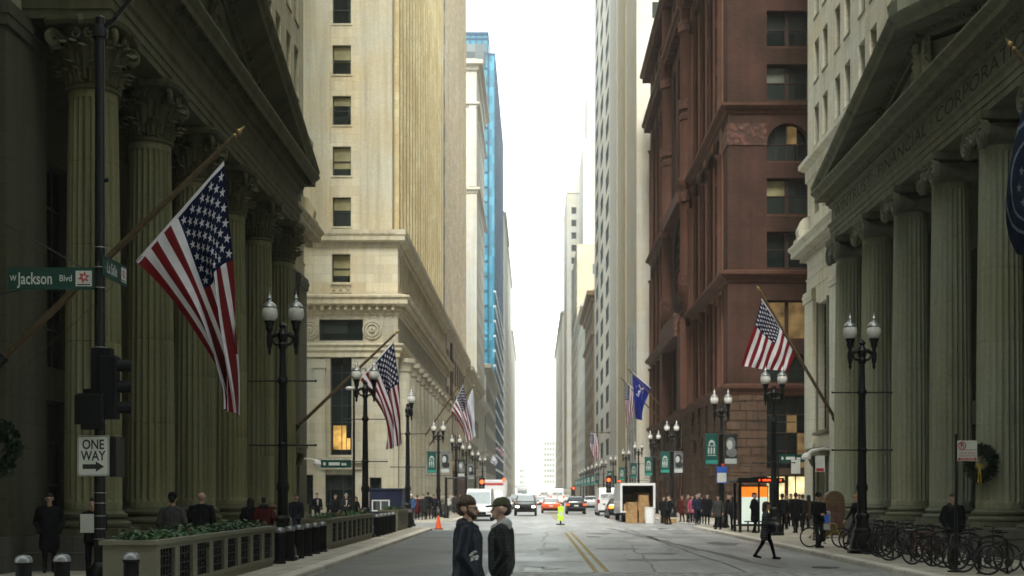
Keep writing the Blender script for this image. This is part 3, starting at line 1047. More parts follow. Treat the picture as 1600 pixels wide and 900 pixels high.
# tar seams, cuts and patches in the old surface
ts = MB()
rnd = random.Random(21)
def seam(pts, w):
    L_, R_ = [], []
    for i, p in enumerate(pts):
        q0, q1 = Vector(pts[max(0, i - 1)]), Vector(pts[min(len(pts) - 1, i + 1)])
        d = (q1 - q0).normalized(); n_ = Vector((-d.y, d.x)) * w * rnd.uniform(.35, .75)
        L_.append((p[0] + n_.x, p[1] + n_.y, .0045)); R_.append((p[0] - n_.x, p[1] - n_.y, .0045))
    for i in range(len(pts) - 1):
        ts.poly([L_[i], L_[i + 1], R_[i + 1], R_[i]])
def wob(a, b, n, j):
    return [(a[0] + (b[0] - a[0]) * k / n + rnd.uniform(-j, j), a[1] + (b[1] - a[1]) * k / n + rnd.uniform(-j, j)) for k in range(n + 1)]
seam(wob((4.1, 70), (6.3, 33), 26, .10), .30)
seam(wob((5.2, 29), (5.0, 66), 22, .08), .10)
seam(wob((-.6, 36), (3.6, 36.8), 12, .06), .10)
seam(wob((2.6, 55), (8.4, 56.5), 12, .1), .22)
seam(wob((2.4, 44), (8.5, 43.2), 14, .06), .08)
seam(wob((6.6, 61), (8.6, 60.4), 6, .06), .5)
seam(wob((3.0, 31), (3.6, 48), 14, .1), .07)
seam(wob((0.2, 40), (0.6, 64), 14, .12), .09)
seam(wob((-5, 52), (-1.2, 51.4), 8, .05), .06)
for cx, cy, rx, ry in ((3.1, 61, .7, 1.6), (5.0, 57, .6, 1.0), (2.9, 44.5, .9, 1.3), (4.0, 41, .8, .8), (3.6, 37.2, 1.2, .9), (-.5, 60, .6, 1.4), (.4, 44, .5, 1.6), (7.2, 49, .7, 2.0)):
    n_ = 18
    ts.add([(cx + rx * math.cos(2 * PI * k / n_) * rnd.uniform(.6, 1.1), cy + ry * math.sin(2 * PI * k / n_) * rnd.uniform(.6, 1.1), .0035) for k in range(n_)], [list(range(n_))], 1)
structure(ts.build('tar_seam', ['seam', 'asphalt_patch']))
# road paint: centre lines, crosswalks, arrow
mk = MB()
for x0 in (1.52, 1.80):
    y = 15.0
    while y < 63:
        y2 = y + 6
        mk.poly([(x0 - .065, y, .006), (x0 + .065, y, .006), (x0 + .065, y2, .006), (x0 - .065, y2, .006)])
        y = y2
for x0 in (1.55, 1.83):
    mk.poly([(x0 - .06, 92, .006), (x0 + .06, 92, .006), (x0 + .06, 400, .006), (x0 - .06, 400, .006)])
structure(mk.build('centre_line_marking', 'yellow_line'))
cw = MB()
for x0 in (-4.6, -3.4, -2.3, -.75, .1, .95, 2.05, 3.75, 4.6, 5.5, 6.35, 7.2, 8.1):
    cw.poly([(x0 - .22, 66.8, .008), (x0 + .22, 66.8, .008), (x0 + .22, 69.3, .008), (x0 - .22, 69.3, .008)])
structure(cw.build('crosswalk_marking', 'white_line'))
cw = MB()
cw.poly([(-5, 80.6, .006), (8, 80.6, .006), (8, 81.0, .006), (-5, 81.0, .006)])
cw.poly([(1.9, 46.6, .007), (4.4, 47.2, .007), (4.4, 47.45, .007), (1.9, 46.8, .007)])
cw.poly([(-.9, 29.4, .0085), (8.3, 29.0, .0085), (8.3, 31.2, .0085), (-.9, 31.4, .0085)])
structure(cw.build('worn_marking', 'white_worn'))
ar = MB()      # turn arrow seen lying on the lane
ax = pX(835, 33.0)
for q in ([(-.42, 32.2), (-.26, 32.2), (-.26, 34.6), (-.42, 34.6)],
          [(-.26, 34.0), (.25, 33.0), (.25, 33.5), (-.26, 34.6)],
          [(.18, 32.3), (.78, 32.9), (.18, 33.9)]):
    ar.poly([(x + ax, y, .007) for x, y in q])
structure(ar.build('arrow_marking', 'white_line'))
for (px, py, r) in ((1290, 887, .36), (928, 839, .33), (1036, 826, .3)):
    Y = CAM_H * F_PX / (py - VPY)
    mh = MB(); mh.lathe([(r, .0), (r, .009), (r * .86, .009), (r * .84, .006), (0.01, .006)], (pX(px, Y), Y, .002), 24)
    structure(mh.build('manhole_cover', 'manhole'))

# ================================================================== THE TWO COLONNADED BANKS
def fluted_rings(R0, R1, h, nf=24, samp=6, dep=.055, rows=14, seams=()):
    rings = []
    n = nf * samp
    hs = [.0, .16, .24] + [.24 + (h - .5) * k / rows for k in range(1, rows)] + [h - .26, h - .18, h]
    allh = sorted(set(hs + [q + e for q in seams for e in (-.02, -.008, .008, .02)]))
    for z in allh:
        t = z / h
        rad = R0 + (R1 - R0) * (t ** 1.6)
        fl = 0 if (z < .17 or z > h - .19) else 1
        if any(abs(z - q) < .01 for q in seams):
            rad -= .012
        ring = []
        for k in range(n):
            ph = (k % samp) / samp
            d = 0.0
            if fl and ph > .12:
                u = (ph - .12) / .88
                d = dep * math.sqrt(max(0, 1 - (2 * u - 1) ** 2))
            a = 2 * PI * k / n
            ring.append(((rad - d) * math.cos(a), (rad - d) * math.sin(a), z))
        rings.append(ring)
    return rings


def spiral_pts(r0, r1, turns, n=40, cx=0, cz=0, flip=1, y=0, a0=90):
    pts, rr = [], []
    for k in range(n + 1):
        t = k / n
        r = r0 + (r1 - r0) * t ** .8
        a = R(a0) + flip * 2 * PI * turns * t
        pts.append((cx + r * math.cos(a), y, cz + r * math.sin(a)))
        rr.append(.055 * (1 - t) + .02 * t)
    return pts, rr


def ionic_capital(r):
    "front faces local -Y; height about 0.95"
    mb = MB()
    mb.lathe([(r, 0), (r + .06, .03), (r + .06, .1), (r, .12), (r, .22), (r + .05, .24), (r + .17, .36), (r + .19, .42), (r + .1, .46)], (0, 0, 0), 32)
    w = r + .20
    for sx in (-1, 1):
        cx, cz, rv = sx * (r + .06), .26, .43
        prof = [(rv * .80, -w + .14), (rv * .55, -.32), (rv * .42, -.08), (rv * .42, .08), (rv * .55, .32), (rv * .80, w - .14)]
        mb.lathe([(rv * .96, -w), (rv * .96, -w + .12)] + prof[:] + [(rv * .96, w - .12), (rv * .96, w)], (cx, 0, cz), 24, ax='y')
        for sy in (-1, 1):
            pts, rr = spiral_pts(rv * .93, .06, 2.4, 44, cx, cz, -sx, sy * (w + .015), 90)
            mb.tube(pts, rr, 6)
            mb.ball((cx, sy * (w + .02), cz), .08, n=8, k=5)
    mb.box(-(r + .06), r + .06, -w + .02, w - .02, .46, .62)
    for sy in (-1, 1):
        mb.tube([(-(r + .06), sy * w, .66), (0, sy * w, .60), (r + .06, sy * w, .66)], .045, 6)
        for k in range(7):
            mb.ball((-.36 + .12 * k, sy * (r + .2), .38), .06, n=6, k=4, sc=(.8, .8, 1.2))
        # festoon hanging between the volutes
        mb.tube([(-.36, sy * (w - .02), .52), (-.2, sy * w, .28), (0, sy * w, .18), (.2, sy * w, .28), (.36, sy * (w - .02), .52)], [.04, .065, .08, .065, .04], 7)
    a = w + .04
    mb.loft([[(-a, -a, .68), (a, -a, .68), (a, a, .68), (-a, a, .68)], [(-a - .05, -a - .05, .78), (a + .05, -a - .05, .78), (a + .05, a + .05, .78), (-a - .05, a + .05, .78)],
             [(-a - .05, -a - .05, .92), (a + .05, -a - .05, .92), (a + .05, a + .05, .92), (-a - .05, a + .05, .92)]])
    return mb


def corinthian_capital(r, h=1.62):
    mb = MB()
    mb.lathe([(r, 0), (r + .07, .03), (r + .07, .1), (r, .13), (r * .98, .2), (r * 1.0, h * .55), (r * 1.16, h * .82), (r * 1.3, h * .88)], (0, 0, 0), 32)
    def leaf(a, z0, hh, rad, wd, curl):
        n = 6
        rows = []
        for i in range(n + 1):
            t = i / n
            out = rad + .05 + .10 * t + curl * max(0, t - .55) ** 1.5 * 3.3
            z = z0 + hh * (t if t < .86 else .86 - (t - .86) * .9)
            ww = wd * (1.0 - .25 * t) * (1.0 if i % 2 == 0 else .84) * (.55 if i == n else 1)
            row = []
            for j in range(5):
                u = (j - 2) / 2
                rr = out - .05 * u * u + (.03 if j == 2 else 0)
                th = a + ww * u / rad
                row.append((rr * math.cos(th), rr * math.sin(th), z + .03 * (1 - u * u)))
            back = [((math.hypot(p[0], p[1]) - .045) * math.cos(math.atan2(p[1], p[0])), (math.hypot(p[0], p[1]) - .045) * math.sin(math.atan2(p[1], p[0])), p[2] - .01) for p in row[::-1]]
            rows.append(row + back)
        mb.loft(rows)
    for k in range(8):
        leaf(2 * PI * k / 8 + PI / 8, .13, h * .34, r, .17, .26)
        leaf(2 * PI * k / 8, .20, h * .56, r, .16, .34)
        leaf(2 * PI * k / 8 + PI / 8 - .14, .5, h * .42, r + .02, .085, .30)
        leaf(2 * PI * k / 8 + PI / 8 + .14, .5, h * .42, r + .02, .085, .30)
        leaf(2 * PI * k / 8 + PI / 16, .13, h * .22, r, .075, .2)
        leaf(2 * PI * k / 8 - PI / 16, .13, h * .22, r, .075, .2)
    for k in range(4):          # corner volutes and inner helices
        a = PI / 4 + PI / 2 * k
        ca, sa = math.cos(a), math.sin(a)
        pts, rr = spiral_pts(.20, .04, 1.7, 30, 0, 0, -1, 0, 100)
        R0 = r + .42
        st = [(r * ca * 1.02, r * sa * 1.02, h * .52), ((r + .12) * ca, (r + .12) * sa, h * .72)]
        mb.tube(st + [((R0 + p[0]) * ca, (R0 + p[0]) * sa, h * .70 + p[2]) for p in pts], [.05, .06] + [q * 1.15 + .015 for q in rr], 6)
        b = PI / 2 * k
        for s_ in (-1, 1):
            pts, rr = spiral_pts(.13, .03, 1.3, 18, 0, 0, s_, 0, 90)
            cb, sb = math.cos(b), math.sin(b)
            mb.tube([(cb * (r + .22) - sb * (s_ * .17 + p[0]), sb * (r + .22) + cb * (s_ * .17 + p[0]), h * .76 + p[2]) for p in pts], [q * .9 for q in rr], 5)
        mb.ball(((r + .34) * math.cos(b), (r + .34) * math.sin(b), h * .94), .14, n=8, k=5)
    def abacus(e):
        ring = []
        for k in range(4):
            a0 = PI / 4 + PI / 2 * k
            R0 = (r + .60 + e)
            for q in (-.055, .055):
                ring.append((R0 * math.cos(a0 + q), R0 * math.sin(a0 + q)))
            for t in (.25, .5, .75):
                a = a0 + .06 + (PI / 2 - .12) * t
                rr = (r + .36 + e) / max(.8, math.cos(a - a0 - PI / 4)) * (1.0 + .06 * abs(t - .5))
                ring.append((rr * math.cos(a), rr * math.sin(a)))
        return ring
    mb.loft([[(x, y, z) for x, y in abacus(e)] for e, z in ((-.02, h * .88), (.03, h * .93), (.05, h * .935), (.05, h * .99))])
    return mb


def column_base(r):
    mb = MB()
    a = r + .2
    mb.box(-a, a, -a, a, 0, .16)
    mb.lathe([(r + .18, .16), (r + .21, .2), (r + .21, .26), (r + .17, .30), (r + .1, .31), (r + .07, .35), (r + .1, .39), (r + .13, .40), (r + .13, .46), (r + .06, .48), (r + .02, .52), (r, .56)], (0, 0, 0), 40)
    return mb


def sd(side, X0):
    "builder space (s along the street, d out towards the street, z) to world"
    if side > 0:
        return lambda p: (X0 - p[1], p[0], p[2])
    return lambda p: (X0 + p[1], p[0], p[2])


def bank(side, X0, s0, pitch, order, ms, label, s_south, s_north, rise, win_z0, win_h, win_pitch, win_s, top):
    """the colonnaded bank: portico of six columns in front of a wing wall, attic and office shaft"""
    stone_m, smooth_m, pale_m = ms
    xf = sd(side, X0)
    Nn = (-1.0 * side, 0.0)
    U = (0.0, 1.0)
    cs = [s0 + pitch * k for k in range(6)]
    root = thing('bank_building', label, 'building', (xf((0, -1.5, 0))[0], (s_south + s_north) / 2, 0))
    org = ORG[root.name]
    D = -1.5                       # wing wall
    DR = -3.4                      # wall behind the columns
    z0, zt = .93, 13.2
    base_h = .56 if side > 0 else .62
    sA, sB = cs[0] - .72, cs[-1] + .72
    # --- plinth
    pl = MB(xf)
    pl.box(sA - .5, sB + .5, -3.4, .98, PV, .55)
    pl.box(sA - .3, sB + .3, -3.4, .90, .55, .93)
    pl.mark().box(s_south, sA - .5, -3, D + .28, PV, .95); pl.mark().box(sB + .5, s_north, -3, D + .28, PV, .95)
    pl.build_parts('plinth', 'dark_stone', root)
    # --- columns
    rb, rt = (.70, .60) if side > 0 else (.67, .57)
    cap_h = .92 if side > 0 else 1.62
    sh_h = zt - z0 - cap_h - base_h
    rnd = random.Random(3 + side)
    shafts = []
    for v in range(2):
        sm = MB(); seams = [sh_h * (.18 + .05 * v), sh_h * (.40 + .06 * v), sh_h * (.63 + .03 * v), sh_h * (.83 + .02 * v)]
        sm.loft(fluted_rings(rb, rt, sh_h, seams=seams))
        shafts.append(sm)
    cap = ionic_capital(rt) if side > 0 else corinthian_capital(rt)
    bs = column_base(rb)
    rz = math.atan2(Nn[1], Nn[0]) + PI / 2
    meshes = None
    for k, s in enumerate(cs):
        x, y, _ = xf((s, 0, 0))
        if meshes is None:
            meshes = []
            for sm in shafts:
                o = sm.build('column', 'fed_shaft' if side < 0 else 'bank_shaft'); meshes.append(o.data); bpy.data.objects.remove(o)
            o = cap.build('capital', smooth_m); capm = o.data; bpy.data.objects.remove(o)
            o = bs.build('base', smooth_m); basm = o.data; bpy.data.objects.remove(o)
        c = bpy.data.objects.new('column', meshes[k % 2]); COL.objects.link(c)
        c.parent = root
        c.location = (x - org[0], y - org[1], z0 + base_h - org[2])
        c.rotation_euler = (0, 0, rz)
        for nm, me, z in (('capital', capm, sh_h), ('base', basm, -base_h)):
            q = bpy.data.objects.new(nm, me); COL.objects.link(q); q.parent = c; q.location = (0, 0, z)
            if nm == 'base' and side < 0:
                q.scale = (1, 1, base_h / .56)
    # --- recess behind the columns: wall, tall dark windows and doors
    specs = []
    P = (xf((0, DR, 0))[0], sA + 1.4)
    W = sB - sA - 2.8
    wl = MB()
    wins = []
    for k in range(5):
        u = (cs[k] + cs[k + 1]) / 2 - P[1]
        wins.append((u, 5.6, 2.1, 6.0, dict(style='grid', seed=k * 2, sill=None)))
        wins.append((u, .95, 1.9, 3.7, dict(style='grid', seed=k * 2 + (1 if k == 4 else 0), sill=None)))
    wall_windows(wl, specs, P, U, Nn, W, .9, 14.2, wins, .35)
    w2 = MB(xf)
    for a in (sA + 1.4, sB - 1.4):
        w2.poly([(a, DR, .9), (a, D, .9), (a, D, 14.2), (a, DR, 14.2)])
    w2.poly([(sA + 1.4, DR, 13.3), (sB - 1.4, DR, 13.3), (sB - 1.4, -.5, 13.3), (sA + 1.4, -.5, 13.3)])
    for v_, f_ in ((w2.v, w2.f),):
        wl.add(v_, f_)
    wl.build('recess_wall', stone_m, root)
    # --- wing walls
    wg = MB()
    def wing(a, b, north):
        Pw = (xf((0, D, 0))[0], a)
        ws = []
        L = b - a
        if north:
            u = L - 3.9
            ws.append((u, 5.35, 2.3, 6.9, dict(style='grid', seed=2, sill=smooth_m)))
            ws.append((u, .95, 1.9, 2.5, dict(style='grid', seed=4, sill=None)))
        else:
            u = L - 5.6 if L > 9 else L * .4
            while u > 1.6:
                ws.append((u, 5.0, 2.5, 7.4, dict(style='grid', seed=2, sill=smooth_m)))
                ws.append((u, 1.2, 2.1, 2.6, dict(style='grid', seed=4, sill=smooth_m)))
                u -= 5.2
        wall_windows(wg, specs, Pw, U, Nn, L, PV, 15.0, ws, .38)
        # attic storey
        ws = []
        for uu in [q - a for q in win_s if a + .9 < q < b - .7]:
            ws.append((uu, 17.35, 1.15, 1.75, dict(style='sash', seed=int(uu * 7) % 5, sill=None, blind='blind_grey')))
        wall_windows(wg, specs, Pw, U, Nn, L, 15.0, 21.0, ws, .3)
    wing(s_south, sA + 1.4, False)
    wg.mark()
    wing(sB - 1.4, s_north, True)
    # end wall of the wing facing the cross street, and the south end
    wg.mark()
    for s_ in (s_south, s_north):
        wg.mark()
        x1 = xf((0, D, 0))[0]
        x2 = xf((0, D - 30, 0))[0]
        wg.poly([(x1, s_, PV), (x2, s_, PV), (x2, s_, 21), (x1, s_, 21)])
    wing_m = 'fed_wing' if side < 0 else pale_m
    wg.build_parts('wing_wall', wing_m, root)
    # pilasters on the wings, respond beside each end column, ashlar strip
    pi_ = MB(xf)
    for a, b in ((sA - 1.2, sA + 1.25), (sB - 1.25, sB + 1.2), (s_north - 2.0, s_north + .12), (s_north - 7.8, s_north - 6.2)):
        pi_.mark()
        pi_.box(a, b, D - .2, D + .16, .95, 13.25)
        pi_.box(a - .1, b + .1, D - .2, D + .26, .95, 1.35)
        pi_.box(a - .08, b + .08, D - .2, D + .24, 12.6, 13.2)
        pi_.box(a - .12, b + .12, D - .2, D + .28, 12.85, 13.05)
    pi_.build_parts('pilaster', wing_m, root)
    # door hood with brackets on the north wing
    hd = MB(xf)
    u = s_north - 3.9
    hd.box(u - 1.5, u + 1.5, D, D + .55, 3.95, 4.2); hd.box(u - 1.6, u + 1.6, D, D + .65, 4.2, 4.35)
    hd.box(u - 1.25, u - .98, D, D + .14, .95, 3.9); hd.box(u + .98, u + 1.25, D, D + .14, .95, 3.9)
    for q in (-1.25, 1.0):
        hd.tube([(u + q + .12, D + .1, 3.3), (u + q + .12, D + .3, 3.5), (u + q + .12, D + .45, 3.9)], [.1, .14, .17], 8)
    hd.box(u - 1.4, u + 1.4, D, D + .3, 5.08, 5.23); hd.box(u - 1.35, u - 1.17, D, D + .1, 5.23, 12.35); hd.box(u + 1.17, u + 1.35, D, D + .1, 5.23, 12.35)
    hd.build('door_hood', smooth_m, root)
    # --- entablature of the portico
    en = MB()
    prof = [(-1.35, 13.2), (0, 13.2), (0, 13.42), (.035, 13.42), (.035, 13.66), (.07, 13.66), (.07, 13.86), (.15, 13.94), (.15, 14.0), (.0, 14.02),
            (0, 14.70), (.08, 14.72), (.13, 14.84), (.13, 15.02), (.26, 15.04), (.30, 15.12), (.62, 15.12), (.62, 15.34), (.70, 15.40), (.78, 15.52), (.78, 15.60), (.0, 15.68), (-1.35, 15.68)]
    fr = .65
    path = [xf((sA, D - .1, 0))[:2], xf((sA, fr, 0))[:2], xf((sB, fr, 0))[:2], xf((sB, D - .1, 0))[:2]]
    en.sweep(path, prof, 0, side=-1 if side > 0 else 1)
    dn = MB(xf)
    s = sA - .1
    while s < sB + .05:
        dn.box(s, s + .17, fr + .12, fr + .255, 14.855, 15.03)
        s += .29
    if side < 0:       # leaf moulding under the cornice
        s = sA
        while s < sB:
            dn.tube([(s, fr + .3, 15.10), (s + .12, fr + .46, 15.07), (s, fr + .6, 15.10)], .035, 4)
            s += .24
    en.add(dn.v, dn.f)
    en.build('entablature', smooth_m, root)
    # wing entablature, set back
    we = MB()
    wprof = [(0, 13.3), (.05, 13.32), (.05, 13.9), (.12, 13.98), (.02, 14.02), (.02, 14.9), (.1, 15.0), (.35, 15.25), (.8, 15.32), (.8, 15.6), (.95, 15.8), (.95, 15.9), (0, 16.05)]
    x_w = xf((0, D, 0))[0]; x_b = xf((0, D - 30, 0))[0]
    o_side = -1 if side > 0 else 1
    we.sweep([(x_b, s_south), (x_w, s_south), (x_w, sA + .02)], wprof, 0, side=o_side)
    we.mark()
    we.sweep([(x_w, sB - .02), (x_w, s_north), (x_b, s_north)], wprof, 0, side=o_side)
    ws_ = MB(xf)
    s = sB + .3
    while s < s_north + .5:
        ws_.box(s, s + .16, D + .1, D + .38, 15.02, 15.22); s += .34
    we.add(ws_.v, ws_.f)
    # ledge over the attic
    lp = [(0, 19.4), (.12, 19.5), (.12, 20.1), (.45, 20.3), (.45, 20.55), (.05, 20.7)]
    we.mark()
    we.sweep([(x_w, sB - 1.4), (x_w, s_north), (x_b, s_north)], lp, 0, side=o_side)
    we.mark()
    we.sweep([(x_b, s_south), (x_w, s_south), (x_w, sA + 1.4)], lp, 0, side=o_side)
    we.build_parts('cornice', pale_m, root)
    # scroll ornament on the corner of the attic
    an = MB(xf)
    an.box(s_north - .9, s_north + .3, D - .6, D + .75, 16.0, 16.25)
    an.loft([[(s_north - .7 + q * .1, D - .3 + e, 16.25 + z) for e, z in ((0, 0), (.9, 0), (.98, .5), (.7, 1.1), (.2, 1.3))] for q in (0, 8)])
    an.build('acroterion', pale_m, root)
    # --- pediment
    pd = MB(xf)
    sm_ = (sA + sB) / 2
    zb = 15.0
    half = (sB - sA) / 2 + .78
    pd.prism([(sA, .12, zb - .05), (sB, .12, zb - .05), (sm_, .12, zb + rise * (sB - sA) / 2 / half)], (0, 0, 0), (0, -1.4, 0))
    pd.build('tympanum', smooth_m, root)
    rk = MB(xf)
    rp = [(-1.3, .0), (.20, .0), (.24, .12), (.30, .12), (.30, .26), (.45, .30), (.66 + .62 - .65 + .6, .32), (1.27, .54), (1.36, .62), (1.43, .76), (1.43, .84), (-1.3, .92)]
    for sg in (-1, 1):
        sE = sm_ + sg * half
        r0 = [(sE, d, zb + z - .02) for d, z in rp]
        r1 = [(sm_, d, zb + rise + z - .02) for d, z in rp]
        rk.loft([r0, r1])
        nd = int(half / .36)
        for k in range(2, nd):
            t0, t1 = k / nd, (k + .55) / nd
            q0 = (sE + (sm_ - sE) * t0, zb + rise * t0); q1 = (sE + (sm_ - sE) * t1, zb + rise * t1)
            rk.loft([[(q[0], d, q[1] + z) for d, z in ((.20, .10), (.43, .13), (.43, .29), (.20, .29))] for q in (q0, q1)])
    rk.build('raking_cornice', smooth_m, root)
    ac = MB(xf)
    ac.box(sm_ - .55, sm_ + .55, .2, 1.3, zb + rise + .75, zb + rise + 1.25)
    for q in range(7):
        a = R(-66 + 22 * q)
        ac.tube([(sm_ + .1 * math.sin(a), .8, zb + rise + 1.2), (sm_ + .62 * math.sin(a), .86, zb + rise + 1.3 + .55 * math.cos(a)), (sm_ + .85 * math.sin(a), .98, zb + rise + 1.25 + .9 * math.cos(a))], [.12, .13, .05], 6)
    for sg in (-1, 1):
        e = sm_ + sg * (half - .5)
        ac.mark()
        ac.box(e - .45, e + .45, .1, 1.1, zb + .95 - .3, zb + 1.25)
        for q in range(5):
            a = R(-50 + 25 * q)
            ac.tube([(e, .6, zb + 1.2), (e + .4 * math.sin(a), .7, zb + 1.25 + .4 * math.cos(a)), (e + .55 * math.sin(a), .8, zb + 1.2 + .65 * math.cos(a))], [.1, .11, .04], 6)
    ac.build_parts('acroterion', smooth_m, root)
    # --- carving in the tympanum
    cv = MB(xf)
    zc = zb + rise * (.58 if side < 0 else .66)
    if side < 0:
        for r_, d_ in ((1.02, .20), (.82, .28), (.66, .2)):
            cv.tube([(sm_ + r_ * math.cos(2 * PI * k / 32), .12 + d_ * .5, zc + r_ * math.sin(2 * PI * k / 32)) for k in range(33)], .085, 6)
        cv.ball((sm_, .1, zc), .55, n=14, k=8, sc=(1, .35, 1))
        for q in range(5):
            cv.ball((sm_ - .3 + .15 * q, .26, zc + .12 * math.sin(q * 2.2)), .16, n=7, k=5, sc=(.8, .7, 1.3))
        cv.build('medallion', smooth_m, root)
    else:
        cv.ball((sm_, .3, zc - .1), .42, n=12, k=8, sc=(.75, .6, 1.45))          # eagle: body, head, raised wings
        cv.ball((sm_ + .06, .45, zc + .68), .19, n=8, k=6, sc=(1.1, .9, 1))
        cv.tube([(sm_ + .2, .46, zc + .68), (sm_ + .36, .46, zc + .62)], [.07, .02], 6)
        for sg in (-1, 1):
            for q in range(6):
                a = .12 * q
                cv.tube([(sm_ + sg * .3, .28, zc + .35 - .12 * q), (sm_ + sg * (.62 + .03 * q), .32, zc + .75 - .26 * q), (sm_ + sg * (.72 + .05 * q), .26, zc + 1.05 - .42 * q), (sm_ + sg * (.70 + .05 * q), .2, zc + .55 - .42 * q)], [.12, .14, .12, .04], 6)
            for q in range(9):
                cv.ball((sm_ + sg * (.45 + .26 * q), .22, zc - 1.05 + .10 * math.sin(q * 1.7)), .20 - .011 * q, n=7, k=5, sc=(1, .7, 1.0 + .4 * (q % 2)))
        cv.box(sm_ - 1.3, sm_ + 1.3, .1, .3, zc - 1.42, zc - 1.25)
        for q in range(5):
            cv.tube([(sm_ - .5 + .25 * q, .36, zc - .75), (sm_ - .45 + .22 * q, .4, zc - 1.15)], .05, 5)
        cv.build('eagle_relief', 'bank_shaft', root)
        tx = MB(xf)
        vs, fs = text_geo('WINTRUST \u00b7 FINANCIAL \u00b7 CORPORATION', 1.0, 1.0)
        wmax = max(p[0] for p in vs) - min(p[0] for p in vs)
        kx = (sB - sA - 1.2) / wmax
        tx.merge(vs, fs, lambda p: (sm_ - p[0] * kx, fr + .006, 14.37 + p[1] * .70))
        tx.build('inscription_lettering', 'letter_dark', root)
    # --- office shaft above
    sh = MB()
    Ps = (x_w, s_south)
    L = s_north - s_south
    ws = []
    z = win_z0
    r_ = 0
    while z + win_h < min(top - 3, 52):
        for j, q in enumerate(win_s):
            ws.append((q - s_south, z, 1.15, win_h, dict(style='sash', seed=(j * 3 + r_ * 2) % 5, sill=smooth_m, blind='blind_grey' if side > 0 else 'blind', proud=.04)))
        z += win_pitch
        r_ += 1
    wall_windows(sh, specs, Ps, U, Nn, L, 21.0, top, ws, .32)
    for s_ in (s_south, s_north):
        sh.poly([(x_w, s_, 21), (x_b, s_, 21), (x_b, s_, top), (x_w, s_, top)])
    sh.poly([(x_b, s_south, 0), (x_b, s_north, 0), (x_b, s_north, top), (x_b, s_south, top)])
    sh.poly([(x_w, s_south, top), (x_w, s_north, top), (x_b, s_north, top), (x_b, s_south, top)])
    sh.sweep([(x_b, s_south), (x_w, s_south), (x_w, s_north), (x_b, s_north)], [(0, top - 1.6), (.3, top - 1.4), (.9, top - .6), (.9, top), (0, top + .02)], 0, side=o_side)
    sh.build('shaft_wall', pale_m, root)
    add_windows(root, specs)
    return root


SHAFT_TOP_L, SHAFT_TOP_R = 96.0, 96.0  # unseen upper storeys made taller to shade the street
wsL = []
for k in range(10):
    wsL += [65.6 - 4.65 * k, 63.55 - 4.65 * k]
wsR = []
for k in range(11):
    wsR += [70.3 - 4.85 * k, 68.25 - 4.85 * k]
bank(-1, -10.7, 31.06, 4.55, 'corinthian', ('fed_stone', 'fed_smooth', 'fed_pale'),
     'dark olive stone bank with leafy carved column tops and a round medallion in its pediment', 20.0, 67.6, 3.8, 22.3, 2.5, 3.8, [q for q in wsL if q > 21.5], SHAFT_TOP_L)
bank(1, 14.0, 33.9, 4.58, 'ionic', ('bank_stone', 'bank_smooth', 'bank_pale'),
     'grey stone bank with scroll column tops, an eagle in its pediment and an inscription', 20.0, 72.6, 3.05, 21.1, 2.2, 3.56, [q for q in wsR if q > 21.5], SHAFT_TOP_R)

# ================================================================== OTHER BUILDINGS
def face(x0, x1, y0, y1, d):
    if d == 'S': return (x0, y0), (1, 0), (0, -1), x1 - x0
    if d == 'N': return (x0, y1), (1, 0), (0, 1), x1 - x0
    if d == 'W': return (x0, y0), (0, 1), (-1, 0), y1 - y0
    return (x1, y0), (0, 1), (1, 0), y1 - y0


def rows_cols(us, zs, w, h, kw, seedf=lambda i, j: (i * 3 + j * 2) % 5):
    out = []
    for j, z in enumerate(zs):
        for i, u in enumerate(us):
            k = dict(kw); k['seed'] = seedf(i, j)
            out.append((u, z, w, h, k))
    return out


def frange(a, b, st):
    r = []
    while a <= b + 1e-6:
        r.append(a); a += st
    return r


def block(mb, x0, x1, y0, y1, z0, z1, wins, specs, m=0, depth=.3, roof=True, skip=''):
    for d in 'SWEN':
        if d in skip:
            continue
        P, U, N, W = face(x0, x1, y0, y1, d)
        wall_windows(mb, specs, P, U, N, W, z0, z1, wins.get(d, []), depth, m)
    if roof:
        mb.poly([(x0, y0, z1), (x1, y0, z1), (x1, y1, z1), (x0, y1, z1)], m)


def outline(x0, x1, y0, y1):
    return [(x0, y0), (x0, y1), (x1, y1), (x1, y0)]


def cornice(mb, x0, x1, y0, y1, prof, m=0):
    mb.sweep(outline(x0, x1, y0, y1), prof, m, side=-1, closed=True)


def pier(mb, P, U, N, u0, u1, z0, z1, proud, m=0):
    pts = [(P[0] + U[0] * u + N[0] * d, P[1] + U[1] * u + N[1] * d) for u, d in ((u0, -.05), (u1, -.05), (u1, proud), (u0, proud))]
    mb.loft([[(x, y, z0) for x, y in pts], [(x, y, z1) for x, y in pts]], m)


def face_box(mb, P, U, N, u0, u1, z0, z1, proud, m=0, back=.05):
    return pier(mb, P, U, N, u0, u1, z0, z1, proud, m)


